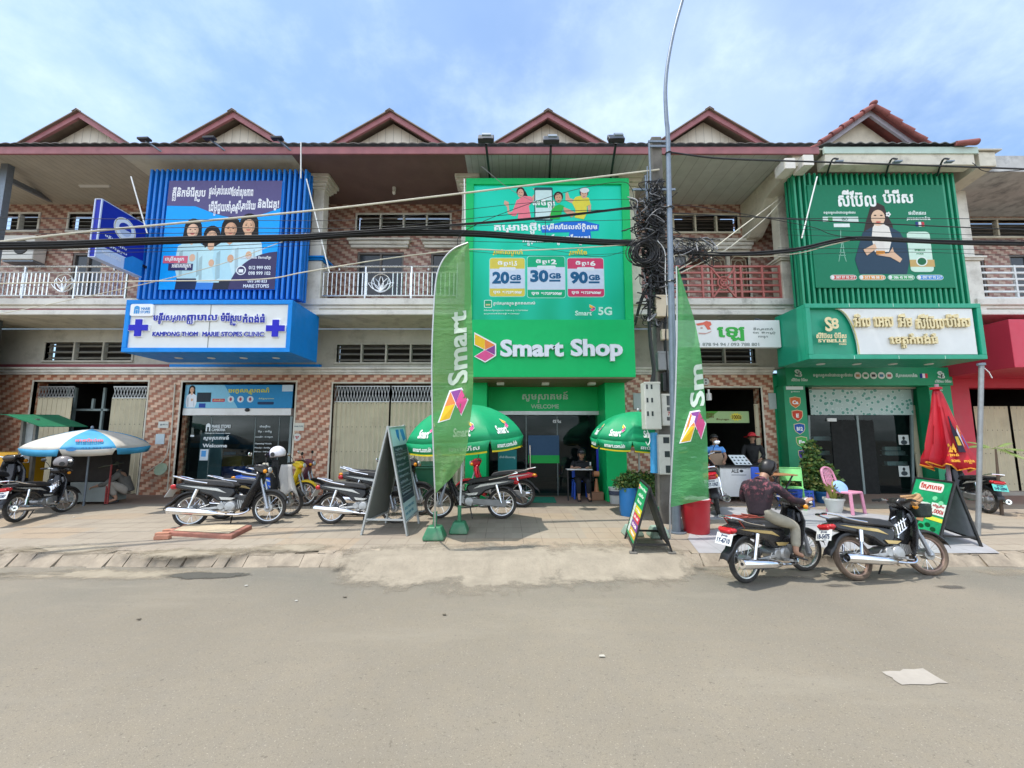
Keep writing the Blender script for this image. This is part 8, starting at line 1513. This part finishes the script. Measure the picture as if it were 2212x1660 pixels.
# ------------------------------------------------------------------ overhead cables
rc = random.Random(21); cab = mat('cable_black', (.016, .016, .017), .55); cabw = mat('cable_cream', (.62, .58, .46), .55); cabg = mat('cable_grey', (.25, .25, .26), .5)
def cable(label, pts, r, m, D=None, jit=0, strands=1, grp='overhead cables'):
    q = MB()
    for s in range(strands):
        o = Vector((0, rc.uniform(-.05, .05), rc.uniform(-.05, .05))) * (strands > 1); w = []
        for a in pts:
            w.append(P(a[0], a[1], a[2]) + o + Vector((0, rc.uniform(-jit, jit), rc.uniform(-jit, jit))))
        q.tube(bez(w, 7), r, 6)
    return tag(q.build('cable', m, None, True), label, 'cable', grp)
LP = lambda s: 'thin black cable ' + s
cable('thick black cable bundle sagging across the clinic signs into the utility pole', [(-60, 533, 5.6), (150, 529, 6.0), (310, 522, 6.3), (480, 517, 6.6), (640, 514, 6.8), (760, 506, 7.0), (900, 503, 7.2), (1040, 506, 7.3), (1190, 517, 7.4), (1310, 524, 7.45), (1400, 527, 7.45)], .013, cab, strands=9)
cable('black cable bundle rising over the green sign poster to the pole', [(640, 512, 6.8), (800, 500, 7.0), (1000, 486, 7.2), (1190, 470, 7.4), (1345, 452, 7.45), (1405, 446, 7.45)], .010, cab, strands=4)
cable('cream cable stretched from the left edge up to the top of the utility pole', [(-60, 530, 5.8), (180, 502, 6.2), (350, 486, 6.5), (700, 453, 6.9), (1000, 418, 7.2), (1300, 382, 7.4), (1424, 367, 7.45)], .018, cabw)
cable('cream cable crossing low in front of the left balcony and the green sign', [(-60, 614, 6.6), (310, 608, 6.8), (560, 604, 7.0), (660, 588, 7.0), (830, 560, 7.1), (1003, 540, 7.2), (1110, 542, 7.3), (1250, 536, 7.4), (1365, 528, 7.45)], .011, cabw)
cable('pale thin cable running down across the clinic sign to the balcony slab', [(-60, 690, 6.9), (120, 655, 7.2), (330, 610, 7.4), (480, 570, 7.6), (590, 530, 7.8), (660, 505, 8.2)], .007, cabw)
for i, (a, b, c, d, r, s) in enumerate(((470, 471, 474, 430, .005, 'highest across the blue billboard'), (498, 488, 492, 452, .006, 'second across the blue billboard'), (506, 500, 500, 474, .005, 'third across the blue billboard'), (545, 530, 518, 516, .005, 'just below the thick bundle'), (552, 538, 528, 545, .004, 'lowest below the thick bundle'))):
    cable(LP(s), [(-60, a, 5.9), (420, b + 4, 6.5), (800, c, 7.0), (1150, d + 8, 7.35), (1400, d, 7.45)], r, cab)
cable(LP('looping over the top of the green poster'), [(1000, 560, 7.2), (1003, 500, 7.2), (1190, 425, 7.4), (1330, 394, 7.45), (1365, 410, 7.45), (1372, 470, 7.45), (1388, 520, 7.45)], .006, cab)
cable(LP('tie hanging between the two bundles on the poster'), [(1178, 477, 7.35), (1178, 517, 7.38)], .006, cab)
cable(LP('from the coil down to the sign edge'), [(1372, 535, 7.45), (1300, 555, 7.5), (1220, 545, 7.6), (1130, 530, 7.8)], .004, cab)
cable('grey cable slanting down over the green sign corner', [(1040, 360, 8.2), (1100, 408, 8.4), (1160, 440, 8.6)], .006, cabg)
# right of the pole
cable('black cable from the lamp post across the milk billboard top to the right edge', [(1452, 330, 6.95), (1560, 343, 6.9), (1760, 350, 6.9), (2000, 358, 6.8), (2280, 368, 6.6)], .016, cab)
cable('thick black cable bundle from the pole to the right edge below the milk portrait', [(1425, 540, 7.45), (1520, 549, 7.4), (1620, 549, 7.3), (1720, 540, 7.2), (1800, 522, 7.1), (1860, 516, 7.0), (1990, 522, 6.9), (2100, 526, 6.8), (2280, 528, 6.5)], .014, cab, strands=8)
cable('cream cable along the right hand bundle', [(1500, 545, 7.4), (1620, 555, 7.3), (1720, 548, 7.2), (1792, 530, 7.1), (1850, 516, 7.0)], .010, cabw)
for i, (pts, r, s) in enumerate((([(1440, 460, 7.4), (1600, 468, 7.3), (1750, 476, 7.1), (2000, 488, 6.9), (2280, 500, 6.5)], .010, 'upper across the milk portrait'), ([(1440, 470, 7.4), (1560, 466, 7.3), (1700, 472, 7.2), (1900, 472, 7.0), (2280, 474, 6.5)], .006, 'highest across the milk portrait'),
    ([(1440, 445, 7.4), (1500, 446, 7.3), (1600, 462, 7.3), (1750, 490, 7.1), (1830, 512, 7.0), (2100, 520, 6.7), (2280, 518, 6.5)], .006, 'crossing down to the right bundle'), ([(1700, 495, 7.2), (2000, 505, 6.9), (2280, 512, 6.5)], .004, 'faint above the right bundle'), ([(1700, 508, 7.2), (2000, 515, 6.9), (2280, 520, 6.5)], .004, 'just above the right bundle'), ([(1680, 536, 7.2), (1900, 538, 7.0), (2280, 540, 6.5)], .004, 'faint below the right bundle'), ([(1680, 552, 7.2), (1950, 545, 7.0), (2280, 556, 6.5)], .004, 'lowest over the milk billboard'), ([(2280, 360, 6.5), (2140, 372, 6.7), (2100, 352, 6.8)], .006, 'short under the concrete eave'))): cable(LP(s), pts, r, cab)
for s, pts in (('upper', [(1462, 585, 7.3), (1530, 545, 7.6), (1600, 492, 8.2), (1650, 455, 9.0), (1694, 422, 9.8)]), ('lower', [(1470, 590, 7.3), (1560, 545, 7.8), (1605, 512, 8.2), (1655, 470, 9.0), (1697, 424, 9.8)])): cable(s + ' cream cable rising from the pole to the right balcony column', pts, .012, cabw)
for i, (x0, y0, x1, y1, s) in enumerate(((283, 382, 318, 505, 'white rod leaning beside the blue billboard'), (650, 308, 650, 386, 'white rod standing on the eave between clinic and brown balcony'), (662, 387, 712, 590, 'white rod along the right edge of the blue billboard'), (1003, 387, 1005, 500, 'white rod at the left edge of the green sign'), (1765, 382, 1732, 515, 'white rod leaning on the milk billboard'))):
    D = 8.6; tag(MB().tube([P(x0, y0, D), P(x1, y1, D)], .014, 7).build('rod', whitep, None), s, 'rod', 'white rods on the fronts')
# the tangle on the pole: coils, loops and slack lengths
def tangle(label, n, box, r, loops, seed, kind='cable tangle'):
    r_ = random.Random(seed); t = thing('cable_tangle', label, kind, tuple(P((box[0] + box[2]) / 2, (box[1] + box[3]) / 2, 7.4)), None, 'cable tangles on the pole'); q = MB(); q2 = MB()
    for i in range(n):
        cx_, cy_ = r_.uniform(box[0], box[2]), r_.uniform(box[1], box[3]); pts = [(cx_ + r_.gauss(0, loops), cy_ + r_.gauss(0, loops * .8)) for _ in range(r_.randint(4, 6))]; (q if i % 7 else q2).tube(bez([P(a, min(max(b, box[1] - 14), box[3] + 18), r_.uniform(7.25, 7.55)) for a, b in pts], 5), r * r_.uniform(.6, 1.2), 5)
    q.build('slack_cables', cab, t, True); q2.build('grey_cables', cabg, t, True); return t
tangle('mass of black cables round the pole at balcony height', 60, (1388, 440, 1430, 510), .011, 16, 1); tangle('black cable mass below the coil on the pole', 46, (1392, 540, 1432, 610), .012, 14, 2); tangle('black slack hanging down the pole above the beige box', 30, (1394, 600, 1426, 700), .012, 12, 9); tangle('messy cables round the pole below the cream cable', 26, (1398, 395, 1428, 445), .009, 13, 12); tangle('loose black loops hanging right of the street lamp', 22, (1455, 528, 1530, 560), .009, 22, 3)
c = P(1390, 545, 7.25); t = thing('cable_coil', 'thick round coil of black cable hung on the pole', 'cable coil', tuple(c), None, 'cable tangles on the pole'); q = MB(); r_ = random.Random(6)
for i in range(26): R_ = r_.uniform(.14, .27); M = Matrix.Translation(c + Vector((r_.gauss(0, .03), r_.gauss(0, .03), r_.gauss(0, .03)))) @ Matrix.Rotation(r_.gauss(0, .22), 4, 'Z') @ Matrix.Rotation(r_.gauss(0, .2), 4, 'X'); st = len(q.v); q.torus((0, 0, 0), R_, .009, 'y', 24, 5); q.xf(M, st)
q.build('coil', cab, t, True)
for i, (s, pts, r, n) in enumerate((('thick black cables running down the left face of the utility pole', [(1405, 600, 7.35), (1402, 680, 7.35), (1405, 740, 7.35), (1412, 800, 7.3), (1408, 830, 7.3)], .016, 8), ('black cables slanting from the pole down behind the green sign edge', [(1402, 610, 7.4), (1385, 650, 7.6), (1372, 700, 8.0)], .013, 4), ('black cables bunched beside the beige box on the pole', [(1425, 600, 7.38), (1438, 640, 7.36), (1436, 720, 7.34), (1440, 800, 7.34), (1446, 850, 7.3)], .012, 5))): cable(s, pts, r, cab, strands=n)
cable('white cable curving down the right face of the utility pole', [(1420, 520, 7.3), (1436, 545, 7.3), (1437, 600, 7.3), (1441, 660, 7.3)], .010, whitep)
cable('white cable tails below the large meter box', [(1398, 930, 7.25), (1404, 950, 7.22), (1400, 962, 7.2), (1395, 955, 7.2)], .008, whitep)
COL.objects.unlink(_tob); bpy.data.objects.remove(_tob)
